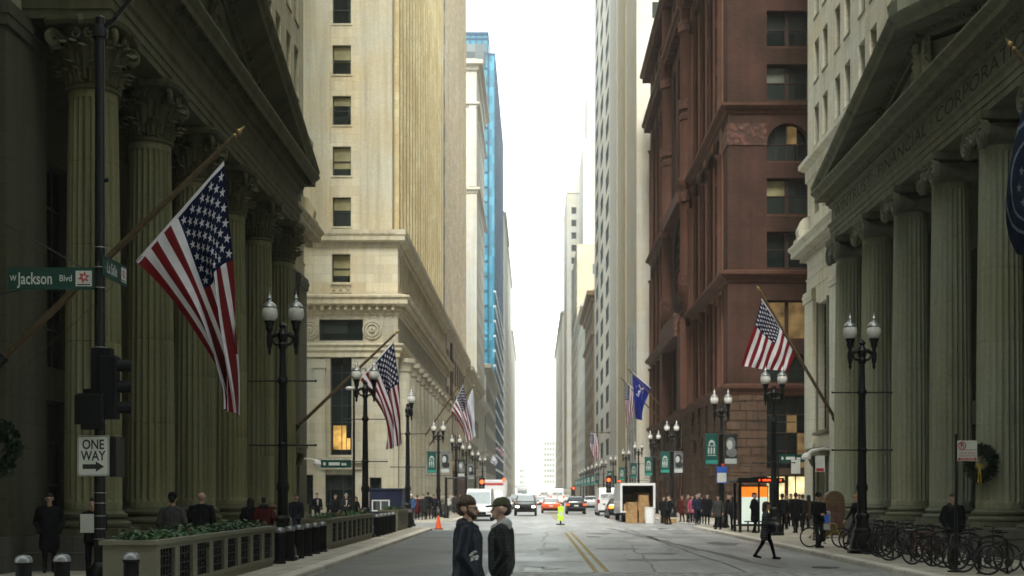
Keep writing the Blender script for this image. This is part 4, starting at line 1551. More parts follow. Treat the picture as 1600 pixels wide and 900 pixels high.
# ---------------------------------------------------------------- cream office tower, left, beyond the cross street
def cream_tower():
    x0, x1, y0, y1 = -34.0, -9.6, 90.0, 138.5
    root = thing('office_tower', 'cream stone office tower with a colonnaded base behind the second flag', 'building', (x1, y0, 0))
    specs = []
    b = MB()
    kd = dict(style='sash', sill='beige_smooth', frame='win_frame', blind='blind')
    S = []
    for xc in (-13.6, -20.6, -27.6):
        S += [(xc - x0, 4.6, 1.5, 7.0, dict(style='grid', seed=2, sill='beige_smooth')), (xc - x0, 12.65, 3.1, 1.5, dict(style='plain', sill=None))]
    S += [(-14.4 - x0, PV, 3.6, 3.1, dict(style='grid', seed=2, sill=None)), (-10.9 - x0, PV, 1.4, 2.9, dict(style='grid', seed=3, sill=None))]
    E = []
    for k in range(12):
        E.append((3.4 + 3.75 * k, 1.2, 2.2, 4.0, dict(style='grid', seed=2, sill=None)))
        E.append((3.4 + 3.75 * k, 6.0, 2.2, 5.4, dict(style='grid', seed=2 + (k == 3), sill=None)))
    block(b, x0, x1, y0, y1, PV, 12.0, {'S': [q for q in S if q[1] < 12], 'E': E}, specs, 1, .45, roof=False)
    block(b, x0, x1, y0, y1, 12.0, 16.0, {'S': [q for q in S if q[1] > 12]}, specs, 1, .4, roof=False)
    S2 = [(xc - x0, 16.75, 1.3, 2.0, dict(kd, seed=2)) for xc in (-13.6, -20.6, -27.6)]
    E2 = [(2.0 + 1.95 * k, 16.3, 1.1, 2.7, dict(kd, seed=k % 5, sill=None)) for k in range(24)]
    block(b, x0, x1, y0, y1, 16.0, 20.2, {'S': S2, 'E': E2}, specs, 0, .45, roof=True)
    b.build('base_wall', ['beige', 'beige_grey'], root)
    lp_ = MB(); lp_.box(-14.2, -13.3, y0 + .40, y0 + .43, 5.0, 6.7); lp_.box(-13.25, -13.0, y0 + .40, y0 + .43, 5.0, 5.8); lp_.build('lit_interior', 'lit', root)
    # shaft, set back a little
    sx1, sy0, sy1, top = -10.15, 90.35, 138.2, 78.0
    zs = frange(20.75, 72, 3.58)
    zs_v = [z for z in zs if z < 52]
    S3 = rows_cols([-13.6 - x0, -20.6 - x0, -27.6 - x0], zs_v, 1.3, 2.07, kd, lambda i, j: (j + 1 + i * 2) % 5)
    E3 = rows_cols(frange(1.5, 46.5, 2.45), zs_v, 1.15, 2.07, dict(kd, sill=None), lambda i, j: (i * 2 + j) % 5)
    s = MB()
    block(s, x0, sx1, sy0, sy1, 20.2, top, {'S': S3, 'E': E3}, specs, 0, .3)
    s.build('shaft_wall', 'beige', root)
    p = MB()
    P, U, N, W = face(x0, sx1, sy0, sy1, 'E')
    for k in range(20):
        u = 2.72 + 2.45 * (k - 0) 
        if u < W - 1.8:
            pier(p.mark(), P, U, N, u - .38, u + .38, 20.3, top - .5, .34)
    p.build_parts('pier', 'beige_yellow', root)
    q = MB()
    P, U, N, W = face(x0, sx1, sy0, sy1, 'E')
    pier(q, P, U, N, W - 1.6, W + .02, 20.3, top - .5, .4)
    pier(q.mark(), P, U, N, -.02, .9, 20.3, top - .5, .12)
    P, U, N, W = face(x0, sx1, sy0, sy1, 'S')
    for u0, u1 in ((W - 2.2, W + .1), (W - 6.25, W - 4.55 + .25)):
        pier(q.mark(), P, U, N, u0, u1, 20.3, top - .5, .06)
    q.build_parts('quoin_strip', 'beige_smooth', root)
    c = MB()
    cornice(c, x0, x1, y0, y1, [(0, 14.45), (.1, 14.5), (.1, 14.75), (.22, 14.8), (.22, 15.05), (.75, 15.15), (.75, 15.45), (.9, 15.6), (.9, 15.72), (.05, 15.95)])
    c.mark()
    cornice(c, x0, x1, y0, y1, [(0, 19.2), (.12, 19.3), (.12, 19.55), (.55, 19.62), (.55, 19.9), (.62, 20.0), (.62, 20.35), (.1, 20.42)])
    c.mark()
    cornice(c, x0, x1, y0, y1, [(0, 11.45), (.14, 11.5), (.14, 11.8), (.3, 11.95), (.3, 12.15), (.45, 12.3), (.45, 12.4), (.02, 12.5)])
    P, U, N, W = face(x0, x1, y0, y1, 'S')
    for k in range(60):
        face_box(c, P, U, N, W - .4 - .55 * k, W - .2 - .55 * k, 14.78, 15.12, .5)
    P, U, N, W = face(x0, x1, y0, y1, 'E')
    for k in range(85):
        face_box(c, P, U, N, .2 + .55 * k, .42 + .55 * k, 14.78, 15.12, .5)
    # carved frieze blocks under the upper belt course
    P, U, N, W = face(x0, x1, y0, y1, 'S')
    for k in range(34):
        face_box(c, P, U, N, W - .6 - .62 * k, W - .18 - .62 * k, 20.06, 20.3, .66)
    c.build_parts('cornice', 'beige_smooth', root)
    # attached columns of the base, street side, and pilasters on the south face
    col = MB()
    col.lathe([(.82, 0), (.82, .35), (.95, .36), (.95, .6), (.74, .75), (.72, .9), (.62, 9.6), (.72, 9.7), (.72, 9.85), (.85, 10.2), (.95, 10.3), (.95, 10.6)], (0, 0, 0), 20)
    cm = None
    for k in range(13):
        y = y0 + 1.55 + 3.75 * k
        if y > y1 - 1: break
        if cm is None:
            o = col.build('column', 'beige_grey'); cm = o.data; bpy.data.objects.remove(o)
        o = bpy.data.objects.new('column', cm); COL.objects.link(o); o.parent = root
        o.location = (x1 + .18 - x1, y - y0, .9)
    b2 = MB()
    b2.box(x1 - .1, x1 + 1.15, y0 + .3, y1, PV, .9)
    b2.build('plinth', 'dark_stone', root)
    pl = MB()
    P, U, N, W = face(x0, x1, y0, y1, 'S')
    for xc in (-10.3, -12.3, -15.1, -17.4, -19.0, -22.2, -24.4, -26.0, -29.2):
        u = xc - x0
        pier(pl.mark(), P, U, N, u - .42, u + .42, .9, 11.3, .22)
        pier(pl, P, U, N, u - .5, u + .5, 10.7, 11.3, .3)
        pier(pl, P, U, N, u - .5, u + .5, .3, .95, .3)
    pl.build_parts('pilaster', 'beige_grey', root)
    pl = MB()
    for xc in (-13.6, -20.6, -27.6):
        u = xc - x0
        pl.mark()
        pier(pl, P, U, N, u - 1.7, u + 1.7, 4.05, 4.4, .7)
        pier(pl, P, U, N, u - 1.5, u + 1.5, 3.6, 4.05, .4)
    pl.build_parts('door_ledge', 'beige_grey', root)
    rr = MB()
    for xc in (-15.8, -11.4, -22.9, -18.3):
        rr.mark()
        for r_, t in ((.68, .10), (.5, .14), (.2, .2)):
            rr.lathe([(r_, 0), (r_, -t), (r_ - .12, -t - .03), (max(.02, r_ - .16), -t + .06), (.01, -t + .05)], (xc, y0 - .02, 13.4), 20, 0, 'y')
    rr.build_parts('roundel', 'beige_grey', root)
    bl = MB()
    for xc in (-13.6, -20.6, -27.6):
        bl.mark().box(xc - .75, xc + .75, y0 - .16, y0 + .02, 16.58, 16.7)
        bl.box(xc - .75, xc + .75, y0 - .16, y0 + .02, 16.0, 16.08)
        for k in range(3):
            a = xc - .75 + .5 * k
            bl.tube([(a, y0 - .09, 16.05), (a + .5, y0 - .09, 16.6)], .035, 4)
            bl.tube([(a + .5, y0 - .09, 16.05), (a, y0 - .09, 16.6)], .035, 4)
    bl.build_parts('balustrade', 'beige_smooth', root)
    add_windows(root, specs)


cream_tower()


# ---------------------------------------------------------------- red-brown brick building, right
def red_building():
    x0, x1, y0, y1, top = 13.0, 45.0, 86.0, 143.6, 49.5
    root = thing('brick_building', 'dark red brick building with tall arched window bays and a rough stone base', 'building', (x0, y0, 0))
    specs = []
    fr = dict(frame='win_frame_red', sill=None)
    S, W_ = [], []
    bays = [2.62 + 1.42 + 3.75 * k for k in range(7)]
    for i, u in enumerate(bays):
        w = 2.84
        S += [(u, PV, w, 3.0, dict(fr, style='litpair' if i % 2 == 0 else 'grid', seed=1, lit='lit_warm')), (u, 3.55, w, 4.9, dict(fr, style='grid', seed=3, lit='lit_dim')), (u, 9.35, w, 1.9, dict(fr, style='pair', seed=i)),
              (u, 12.3, w, 2.6, dict(fr, style='litpair', seed=0, lit='lit_dim') if i == 0 else dict(fr, style='pair', seed=i)), (u, 17.1, w, 2.4, dict(fr, style='pair', seed=i + 1)),
              (u, 20.7, w, 2.4, dict(fr, style='pair', seed=i)), (u, 24.2, w, 2.6, dict(fr, style='grid', seed=1 if i == 0 else 2, lit='lit_dim'), True),
              (u, 28.35, w, 2.4, dict(fr, style='pair', seed=i, blind='blind_grey')), (u, 31.95, w, 2.4, dict(fr, style='pair', seed=i + 1, blind='blind_grey')),  # grey upper sashes imitate reflected sky
              (u, 35.5, w, 2.4, dict(fr, style='pair', seed=i)), (u, 39.0, w, 2.6, dict(fr, style='pair', seed=i), True), (u, 44.5, w, 2.4, dict(fr, style='pair', seed=i))]
    W_ = []
    ub = [2.7 + 2.1 + 4.2 * k for k in range(4)] + [38.2 + 2.1 + 4.2 * k for k in range(4)]
    for i, u in enumerate(ub):
        w = 2.7
        W_ += [(u, PV + .5, 2.3, 5.6, dict(fr, style='grid', seed=2), True), (u, 9.4, w, 5.9, dict(fr, style='grid', seed=2)), (u, 17.2, w, 9.7, dict(fr, style='grid', seed=2), True),
               (u, 28.6, w, 12.4, dict(fr, style='grid', seed=2), True)]
        for q in (-.9, .0, .9):
            W_.append((u + q * 1.2, 44.2, .8, 3.2, dict(fr, style='plain', seed=0), True))
    for u in (25.4, 29.0, 32.6):
        W_ += [(u, 9.6, 2.4, 5.4, dict(fr, style='grid', seed=2)), (u, 28.6, 2.4, 12.4, dict(fr, style='grid', seed=2), True), (u, 44.2, 1.2, 3.0, dict(fr, style='plain'), True)]
    W_ += [(29.0, PV, 6.4, 8.2, dict(fr, style='grid', seed=3, lit='lit_dim'), True), (29.0, 17.2, 8.4, 9.6, dict(fr, style='grid', seed=2), True)]
    def band(lo, hi, src):
        return [q for q in src if lo <= q[1] < hi]
    b = MB()
    for lo, hi, m in ((PV, 8.9, 1), (8.9, 16.4, 0), (16.4, 27.8, 0), (27.8, top, 0)):
        block(b, x0, x1, y0, y1, lo, hi, {'S': band(lo - .01, hi, S)}, specs, m, .6, roof=(hi == top), skip='W')
        block(b, x0, x1, y0, y1, lo, hi, {'W': band(lo - .01, hi, W_)}, specs, m, .27, roof=False, skip='SEN')
    b.build('wall', ['red_brick', 'red_rustic'], root)
    # rough base courses of the corner piers
    rb = MB()
    rnd = random.Random(4)
    z = PV
    while z < 8.4:
        h = rnd.choice((.55, .62, .7))
        for d in ('S', 'W'):
            P, U, N, W = face(x0, x1, y0, y1, d)
            u = -.1
            while u < 2.45:
                w = min(rnd.uniform(.7, 1.4), 2.62 - u)
                pr = rnd.uniform(.05, .16)
                pts = []
                for uu, dd in ((u + .02, -.05), (u + .02, pr * .5), (u + .12, pr), (u + w - .12, pr * rnd.uniform(.7, 1.1)), (u + w - .02, pr * .5), (u + w - .02, -.05)):
                    pts.append((P[0] + U[0] * uu + N[0] * dd, P[1] + U[1] * uu + N[1] * dd))
                rb.loft([[(x, y, z + .02) for x, y in pts], [(x, y, z + h * .5) for x, y in pts], [(x, y, z + h - .02) for x, y in pts]])
                u += w
        z += h
    P, U, N, W = face(x0, x1, y0, y1, 'W')
    for k in range(9):
        z = PV
        rb.mark()
        uc = (2.7 + 4.2 * k) if k < 5 else (38.2 + 4.2 * (k - 5))
        while z < 8.3:
            h = rnd.choice((.55, .62, .7)); pr = rnd.uniform(.05, .2)
            pier(rb, P, U, N, uc - .8, uc + .8, z + .02, z + h - .02, pr)
            z += h
    rb.build_parts('rough_stone', 'red_rustic', root)
    c = MB()
    def corn(z, k=1.0, proj=.5):
        c.mark()
        cornice(c, x0, x1, y0, y1, [(0, z - .35 * k), (.12, z - .3 * k), (.18, z - .1 * k), (proj * .8, z), (proj, z + .12 * k), (proj, z + .3 * k), (.1, z + .42 * k), (0, z + .45 * k)])
    corn(8.85, 1.0, .4); corn(16.45, 1.1, .55); corn(27.75, 1.0, .5); corn(43.0, 1.4, .9); corn(48.6, 1.6, 1.1)
    for z_, pr in ((42.25, .72), (47.85, .9)):
        for d in ('S', 'W'):
            c.mark()
            P, U, N, W = face(x0, x1, y0, y1, d)
            u = .2
            while u < W:
                face_box(c, P, U, N, u, u + .28, z_, z_ + .45, pr); u += .62
    c.build_parts('cornice', 'red_trim', root)
    c = MB()
    P, U, N, W = face(x0, x1, y0, y1, 'S')
    for u in bays:
        for z_ in (19.55, 23.15, 30.85, 34.45):
            face_box(c.mark(), P, U, N, u - 1.42, u + 1.42, z_ + .95, z_ + 1.1, .02)
    c.build_parts('window_ledge', 'red_trim', root)
    o_ = MB()
    P, U, N, W = face(x0, x1, y0, y1, 'S')
    face_box(o_.mark(), P, U, N, -.06, 2.62, 25.3, 26.75, .07)
    for u in bays:
        face_box(o_.mark(), P, U, N, u - 1.4, u + 1.4, 23.2, 24.15, -.3)
        face_box(o_.mark(), P, U, N, u - 1.4, u + 1.4, 19.6, 20.6, -.3)
        face_box(o_.mark(), P, U, N, u - 1.4, u + 1.4, 30.85, 31.85, -.3)
        face_box(o_.mark(), P, U, N, u - 1.4, u + 1.4, 34.45, 35.4, -.3)
        face_box(o_.mark(), P, U, N, u + 1.5, u + 2.25, 25.3, 26.75, .07)
    P, U, N, W = face(x0, x1, y0, y1, 'W')
    face_box(o_.mark(), P, U, N, -.06, 2.6, 25.3, 26.75, .07)
    for k, u in enumerate(ub):
        face_box(o_.mark(), P, U, N, u + 1.38, u + 2.8, 25.4, 26.6, .1)
        face_box(o_.mark(), P, U, N, u + 1.38, u + 2.8, 39.6, 40.8, .1)
        for z_ in (20.4, 23.9, 31.9, 35.3, 38.6):
            if z_ < 26:
                face_box(o_.mark(), P, U, N, u - 1.33, u + 1.33, z_, z_ + .8, -.45)
            else:
                face_box(o_.mark(), P, U, N, u - 1.33, u + 1.33, z_, z_ + .8, -.45)
    # balcony-like carved belt over the entrance
    face_box(o_.mark(), P, U, N, 22.6, 35.4, 15.2, 17.2, 1.2)
    face_box(o_.mark(), P, U, N, 23.0, 35.0, 26.6, 27.6, .9)
    o_.build_parts('carved_panel', 'red_orn', root)
    pw = MB()
    for q in ([2.7 + 4.2 * k for k in range(5)] + [38.2 + 4.2 * k for k in range(5)]):
        for za, zb in ((9.35, 15.9), (17.1, 27.2), (28.4, 41.9), (43.7, 48.0)):
            pier(pw.mark(), P, U, N, q - .62, q + .62, za, zb, .10)
    pw.build_parts('flat_pier', 'red_light', root)
    # rounded piers between the bays and two round turrets
    pr = MB()
    for k, u in enumerate(ub):
        for q in (-2.1, 2.1):
            for e in (0,):
                pr.mark()
                x, y = P[0] + N[0] * .04, P[1] + u + q + e
                for za, zb in ((9.2, 15.6), (17.0, 25.3), (28.4, 39.6)):
                    pr.lathe([(.3, za), (.24, za + .2), (.24, zb - .35), (.4, zb - .1), (.4, zb)], (x - .08, y, 0), 10)
    for u in (21.3, 36.4):
        x, y = x0 + .15, y0 + u
        pr.mark().lathe([(.3, 16.2), (1.0, 18.5), (1.1, 18.8), (1.1, 20.2), (.95, 20.5), (.95, 27.4), (1.12, 27.7), (1.12, 28.2), (.95, 28.5), (.95, 33), (1.03, 33.1), (1.03, 33.5), (.95, 33.6), (.95, 42.4), (1.25, 42.9), (1.25, 43.4), (.95, 43.8), (.95, 50.5), (1.2, 50.8), (1.2, 51.6), (.8, 52.4), (.15, 53.6)], (x, y, 0), 24)
        pr.box(x0 - .9, x0 + .2, y - 1.1, y + 1.1, 8.9, 16.4)
    pr.build_parts('round_pier', 'red_trim', root)
    ob = MB()
    for u in (21.3, 36.4):
        for z_ in (19.2, 26.2, 33.9, 40.4):
            ob.mark().lathe([(.98, z_), (1.12, z_ + .05), (1.12, z_ + .9), (.98, z_ + .95)], (x0 + .15, y0 + u, 0), 24)
    ob.build_parts('carved_ring', 'red_orn', root)
    add_windows(root, specs)


red_building()


# ---------------------------------------------------------------- the canyon beyond
def tower(name, label, x0, x1, y0, y1, top, mat, wins, cornices=(), piers=(), pier_mat=None, base=None, mats=None, depth=.07, extra=None, z0=PV, loc=None):
    root = thing(name, label, 'building', (x0 if x0 > 0 else x1, y0, 0))
    specs = []
    b = MB()
    block(b, x0, x1, y0, y1, z0, top, wins, specs, 0, depth)
    b.build('wall', mat, root)
    if cornices:
        c = MB()
        for z, pr, h in cornices:
            c.mark()
            cornice(c, x0, x1, y0, y1, [(0, z - h * .4), (pr * .3, z - h * .3), (pr * .4, z), (pr, z + h * .15), (pr, z + h * .5), (0, z + h * .6)])
        c.build_parts('cornice', pier_mat or mat, root)
    if piers:
        p = MB()
        for d, us, w, za, zb, pr in piers:
            P, U, N, W = face(x0, x1, y0, y1, d)
            for u in us:
                pier(p.mark(), P, U, N, u - w / 2, u + w / 2, za, zb, pr)
        p.build_parts('pier', pier_mat or mat, root)
    if extra:
        extra(root, specs)
    add_windows(root, specs, cap=60)
    return root


kt = dict(style='sash', sill=None, frame='win_frame', blind='blind_grey')
kp = dict(style='plain', sill=None, frame='win_frame_pale', pane='pane_pale')
kd_ = dict(style='plain', sill=None, frame='win_frame', pane='pane_far')

# left side -------------------------------------------------------
us = frange(1.6, 44, 2.3)
tower('office_tower', 'taupe tower with close rows of narrow windows next to the cream tower', -34, -9.9, 139.5, 185, 96, 'taupe',
      {'E': rows_cols(us, frange(22.5, 78, 3.6), 1.15, 2.1, kt) + rows_cols(frange(2.5, 43, 4.6), [1.0, 6.0, 11.0, 15.2], 3.2, 3.2, dict(kd_)),
       'S': rows_cols([21.5, 18], frange(22.5, 78, 3.6), 1.2, 2.1, kt)},
      cornices=[(20.3, .7, 1.4), (5.2, .3, .6)], piers=[('E', [q + 1.15 for q in us], .5, 21, 95, .1)],
      extra=lambda root, sp: [MB().box(-12, -9.72, 139.6, 184.8, PV, 4.6).box(-12, -9.68, 139.6, 141, 4.6, 19.5).box(-12, -9.68, 150, 152, 4.6, 19.5).build('shopfront_base', 'taupe_dark', root)])
us = frange(3, 33, 3.0)
tower('office_tower', 'pale stone tower with a decorated cornice in front of the blue glass tower', -34, -10.35, 230, 265, 80, 'white_stone',
      {'E': rows_cols(us, frange(26, 70, 3.8), 1.4, 2.2, kp), 'S': rows_cols([20.8], [73.2], 1.4, 2.6, kp)},
      cornices=[(78.5, 1.1, 2.0), (71.6, .5, 1.0), (56.2, .6, 1.2), (18.5, .9, 1.8), (22.5, .4, .8)],
      piers=[('S', [22.9, 18.9], 1.2, 57, 77, .25)])
tower('office_building', 'squat grey stone block with one big cornice under the pale tower', -34, -10.0, 187, 229, 21, 'beige_grey',
      {'E': rows_cols(frange(3, 40, 4.0), [1, 6.2, 11.4], 2.4, 3.8, kd_)}, cornices=[(19.5, 1.1, 1.8), (14.6, .4, .8)])
tower('office_building', 'low grey stone block just before the blue glass tower', -34, -10.1, 267, 333, 29, 'pale_grey',
      {'E': rows_cols(frange(3, 63, 5.0), [1, 6.2, 11.4, 16.6, 21.5], 2.8, 3.4, kd_)}, cornices=[(27.6, 1.2, 2.2), (9.5, .5, .8)])


def glass_tower():
    root = thing('glass_tower', 'blue glass tower with white floor bands above the left rooftops', 'building', (-10.35, 334, 0))
    mb = MB()
    mb.box(-60, -10.35, 334, 425, PV, 116)
    mb.box(-60, -12.0, 333, 400, PV, 121)
    mb.build('curtain_wall', 'pane_blue', root)
    fr = MB(); fr2 = MB()
    for k in range(31):
        z = 4 + 3.86 * k
        if z >= 58 and z < 116: fr2.box(-10.5, -10.3, 333.9, 425.1, z, z + .7)
        if z < 58:
            fr.box(-10.6, -10.12, 333.9, 425.1, z, z + .55)
        if z < 121:
            fr2.box(-60, -11.9, 332.86, 333.2, z, z + .5)
    fr2.build('spandrel_band', 'blue_frame', root)
    fr.build('floor_band', 'slab_white', root)
    ml = MB()
    for k in range(22):
        x = -12.05 - 1.55 * k
        ml.box(x - .16, x + .16, 332.8, 333.1, PV, 121.2)
    for k in range(31):
        y = 334.1 + 3.0 * k
        ml.box(-10.45, -10.25, y - .25, y + .25, PV, 116.2)
    ml.box(-60, -11.9, 332.8, 400, 121, 121.8)
    ml.box(-60, -10.2, 334, 425, 116, 116.7)
    ml.build('mullion', 'blue_frame', root)
    cr = MB()        # pale banded screen of the top storeys
    for k in range(3):
        z = 97 + 8.0 * k
        cr.box(-40, -12.6, 332.6, 332.95, z, z + 5.6)
    cr.build('plant_screen', 'pane_pale', root)


glass_tower()
for a in (('office_tower', 'narrow pale tower right behind the blue glass tower', -40, -10.4, 440, 500, 99, 'pale_grey', (3, 57, 3.0)),
          ('office_tower', 'second pale tower behind the blue glass tower, fading into the haze', -42, -10.8, 505, 600, 99, 'white_stone', (4, 90, 4.0)),
          ('office_tower', 'low pale tower farthest along the left kerb', -42, -10.9, 610, 745, 80, 'pale', (4, 130, 5.0))):
    n, l, x0, x1, y0, y1, top, mt, cr_ = a
    tower(n, l, x0, x1, y0, y1, top, mt, {'E': rows_cols(frange(*cr_), frange(6, top - 6, 4.2), 1.5, 2.4, kp), 'S': rows_cols([x1 - x0 - 3], frange(6, top - 6, 4.2), 1.5, 2.4, kp)}, cornices=[(top - 1.2, .8, 1.6)])

# right side ------------------------------------------------------
def p1_extra(root, sp):
    s = MB()
    P, U, N, W = face(11.9, 42, 149, 197, 'W')
    pier(s, P, U, N, 16.5, 32, PV, 127, .12, 0)
    s.build('stone_strip', 'pale_yellow', root)
    s = MB()
    pier(s, P, U, N, 32.0, 48, PV, 127, .28, 0)
    s.build('stone_fin', 'pale_grey', root)
    s = MB()
    for k in range(4):
        pier(s, P, U, N, 1.2 + 4.2 * k, 3.6 + 4.2 * k, 4.5, 22, -.02 + .06, 0)
    s.build('bronze_panel', 'pane_pale', root)


tower('office_tower', 'tall blank pale limestone tower just beyond the red brick building', 11.9, 42, 149, 197, 128, 'pale',
      {'S': rows_cols(frange(2.55, 28, 2.2), frange(39.2, 72, 3.0), 1.5, 1.9, dict(kp, pane='pane', frame='win_frame')),
       'W': rows_cols(frange(2.4, 46, 4.2), [1.0], 2.2, 3.2, kd_)}, extra=p1_extra)
us = [9.5, 26.5, 43.5]
tower('office_tower', 'tower with three dark columns of windows, second beyond the red brick building', 11.8, 40, 198, 251, 128, 'white_stone',
      {'W': rows_cols(us, frange(8, 122, 4.3), 9.0, 2.7, kd_)}, depth=.1)
us = frange(3, 38, 3.4)
tower('office_building', 'brown brick block with a heavy cornice beyond the white window tower', 11.6, 40, 252, 294, 42, 'brown',
      {'W': rows_cols(us, frange(6, 38, 3.8), 1.6, 2.3, kt)}, cornices=[(40.4, 1.3, 2.4), (33, .5, 1.0)])
tower('office_building', 'narrow whitish block between the brown block and the tan one', 11.6, 40, 295, 343, 46, 'white_stone',
      {'W': rows_cols(frange(3, 44, 4.0), frange(6, 40, 4.0), 1.6, 2.4, kp)}, cornices=[(44.5, 1, 2)])
tower('office_building', 'tan brick slab with a single window high on its blank end', 11.5, 40, 345, 396, 69, 'tan',
      {'S': [(5.2, 60.8, 2.2, 3.0, dict(kp, pane='pane_pale'))], 'W': rows_cols(frange(4, 48, 5), frange(6, 62, 4.0), 1.6, 2.4, kp)}, cornices=[(52, .15, .5)])


def stepped():
    root = thing('stepped_tower', 'slender white tower stepping in near its top, behind the tan brick block', 'building', (16, 420, 0))
    b = MB(); specs = []
    block(b, 16.0, 48, 420, 455, PV, 118, {'S': rows_cols([7.0], frange(70, 98, 4.2), 1.6, 2.4, kd_)}, specs, 0)
    block(b, 17.6, 46, 422, 452, 118, 137, {}, specs, 0)
    block(b, 19.0, 44, 424, 450, 137, 142, {}, specs, 0)
    b.build('wall', 'white_stone', root)
    add_windows(root, specs)


stepped()


def pitched():
    root = thing('pitched_tower', 'pale grey tower with a sloping roof, standing left of the stepped white tower', 'building', (11.9, 470, 0))
    b = MB(); specs = []
    block(b, 11.9, 40, 470, 520, PV, 112, {'W': rows_cols(frange(4, 46, 4.5), frange(40, 106, 4.2), 1.8, 2.5, kd_), 'S': rows_cols([2.6, 6.0], frange(40, 106, 4.6), 1.8, 2.4, kd_)}, specs, 0)
    b.build('wall', 'pale_grey', root)
    r = MB()
    r.loft([[(11.7, 469.8, 112), (40.2, 469.8, 112), (40.2, 520.2, 112), (11.7, 520.2, 112)], [(15.5, 473, 123), (36, 473, 123), (36, 517, 123), (15.5, 517, 123)]])
    r.build('roof', 'pale_grey', root)
    add_windows(root, specs)


pitched()
tower('office_tower', 'pale slab fading into the haze before the rail bridge, right kerb', 11.6, 44, 525, 700, 77, 'pale',
      {'W': rows_cols(frange(5, 170, 6), frange(8, 70, 5), 2.2, 2.8, kp)}, cornices=[(75.5, 1, 2)])
tower('office_tower', 'greyish tower at the far end of the street, its left half taller', 8, 20.5, 1180, 1210, 52, 'pale_grey', {'S': rows_cols(frange(2, 11, 2.5), frange(6, 48, 5), 1.6, 2.6, kp)})
tower('office_tower', 'faint low block at the far end of the street, right of the left tower row', -13.5, -7.5, 1120, 1150, 27, 'pale_grey', {'S': rows_cols(frange(1.5, 5, 2), frange(5, 23, 5), 1.3, 2.4, kp)})


def rail_bridge():
    root = thing('rail_bridge', 'pale elevated railway bridge crossing the far end of the street', 'bridge', (0, 760, 0))
    d = MB()
    d.box(-40, 40, 758, 766, 4.4, 5.9)
    d.box(-40, 40, 757.6, 758, 5.9, 6.9)
    d.build('deck', 'slab_white', root)
    for x in (-12.5, 14.5):
        m = MB(); m.box(x - .6, x + .6, 759, 765, 0, 4.4); m.build('pillar', 'pale_grey', root)


rail_bridge()
b = MB(); sp = []
root = thing('unseen_tower', 'broad grey stone building closing the street behind the viewer', 'building', (0, -30, 0))
block(b, -48, 52, -80, -30, PV, 104, {'N': rows_cols(frange(4, 96, 6.0), frange(6, 96, 6.0), 2.2, 3.4, kd_)}, sp, 0)  # unseen building, its height shaped to shade the near street
b.build('wall', 'pale_grey', root)
add_windows(root, sp, cap=40)

for nm, lb, xa, xb, ya, yb, h_ in (('unseen_tower', 'unseen grey stone block added west of the broad tower behind the viewer', -120, -50, -80, -24, 72), ('unseen_tower', 'unseen grey stone block added east of the broad tower behind the viewer', 54, 120, -80, -24, 72)):  # unseen blocks added to keep skylight off the near banks
    root = thing(nm, lb, 'building', (xa, ya, 0))
    b = MB(); sp = []
    block(b, xa, xb, ya, yb, PV, h_, {'N': rows_cols(frange(5, 62, 8.0), frange(6, 64, 8.0), 2.4, 3.6, kd_)}, sp, 0)
    b.build('wall', 'pale_grey', root)
    add_windows(root, sp, cap=20)

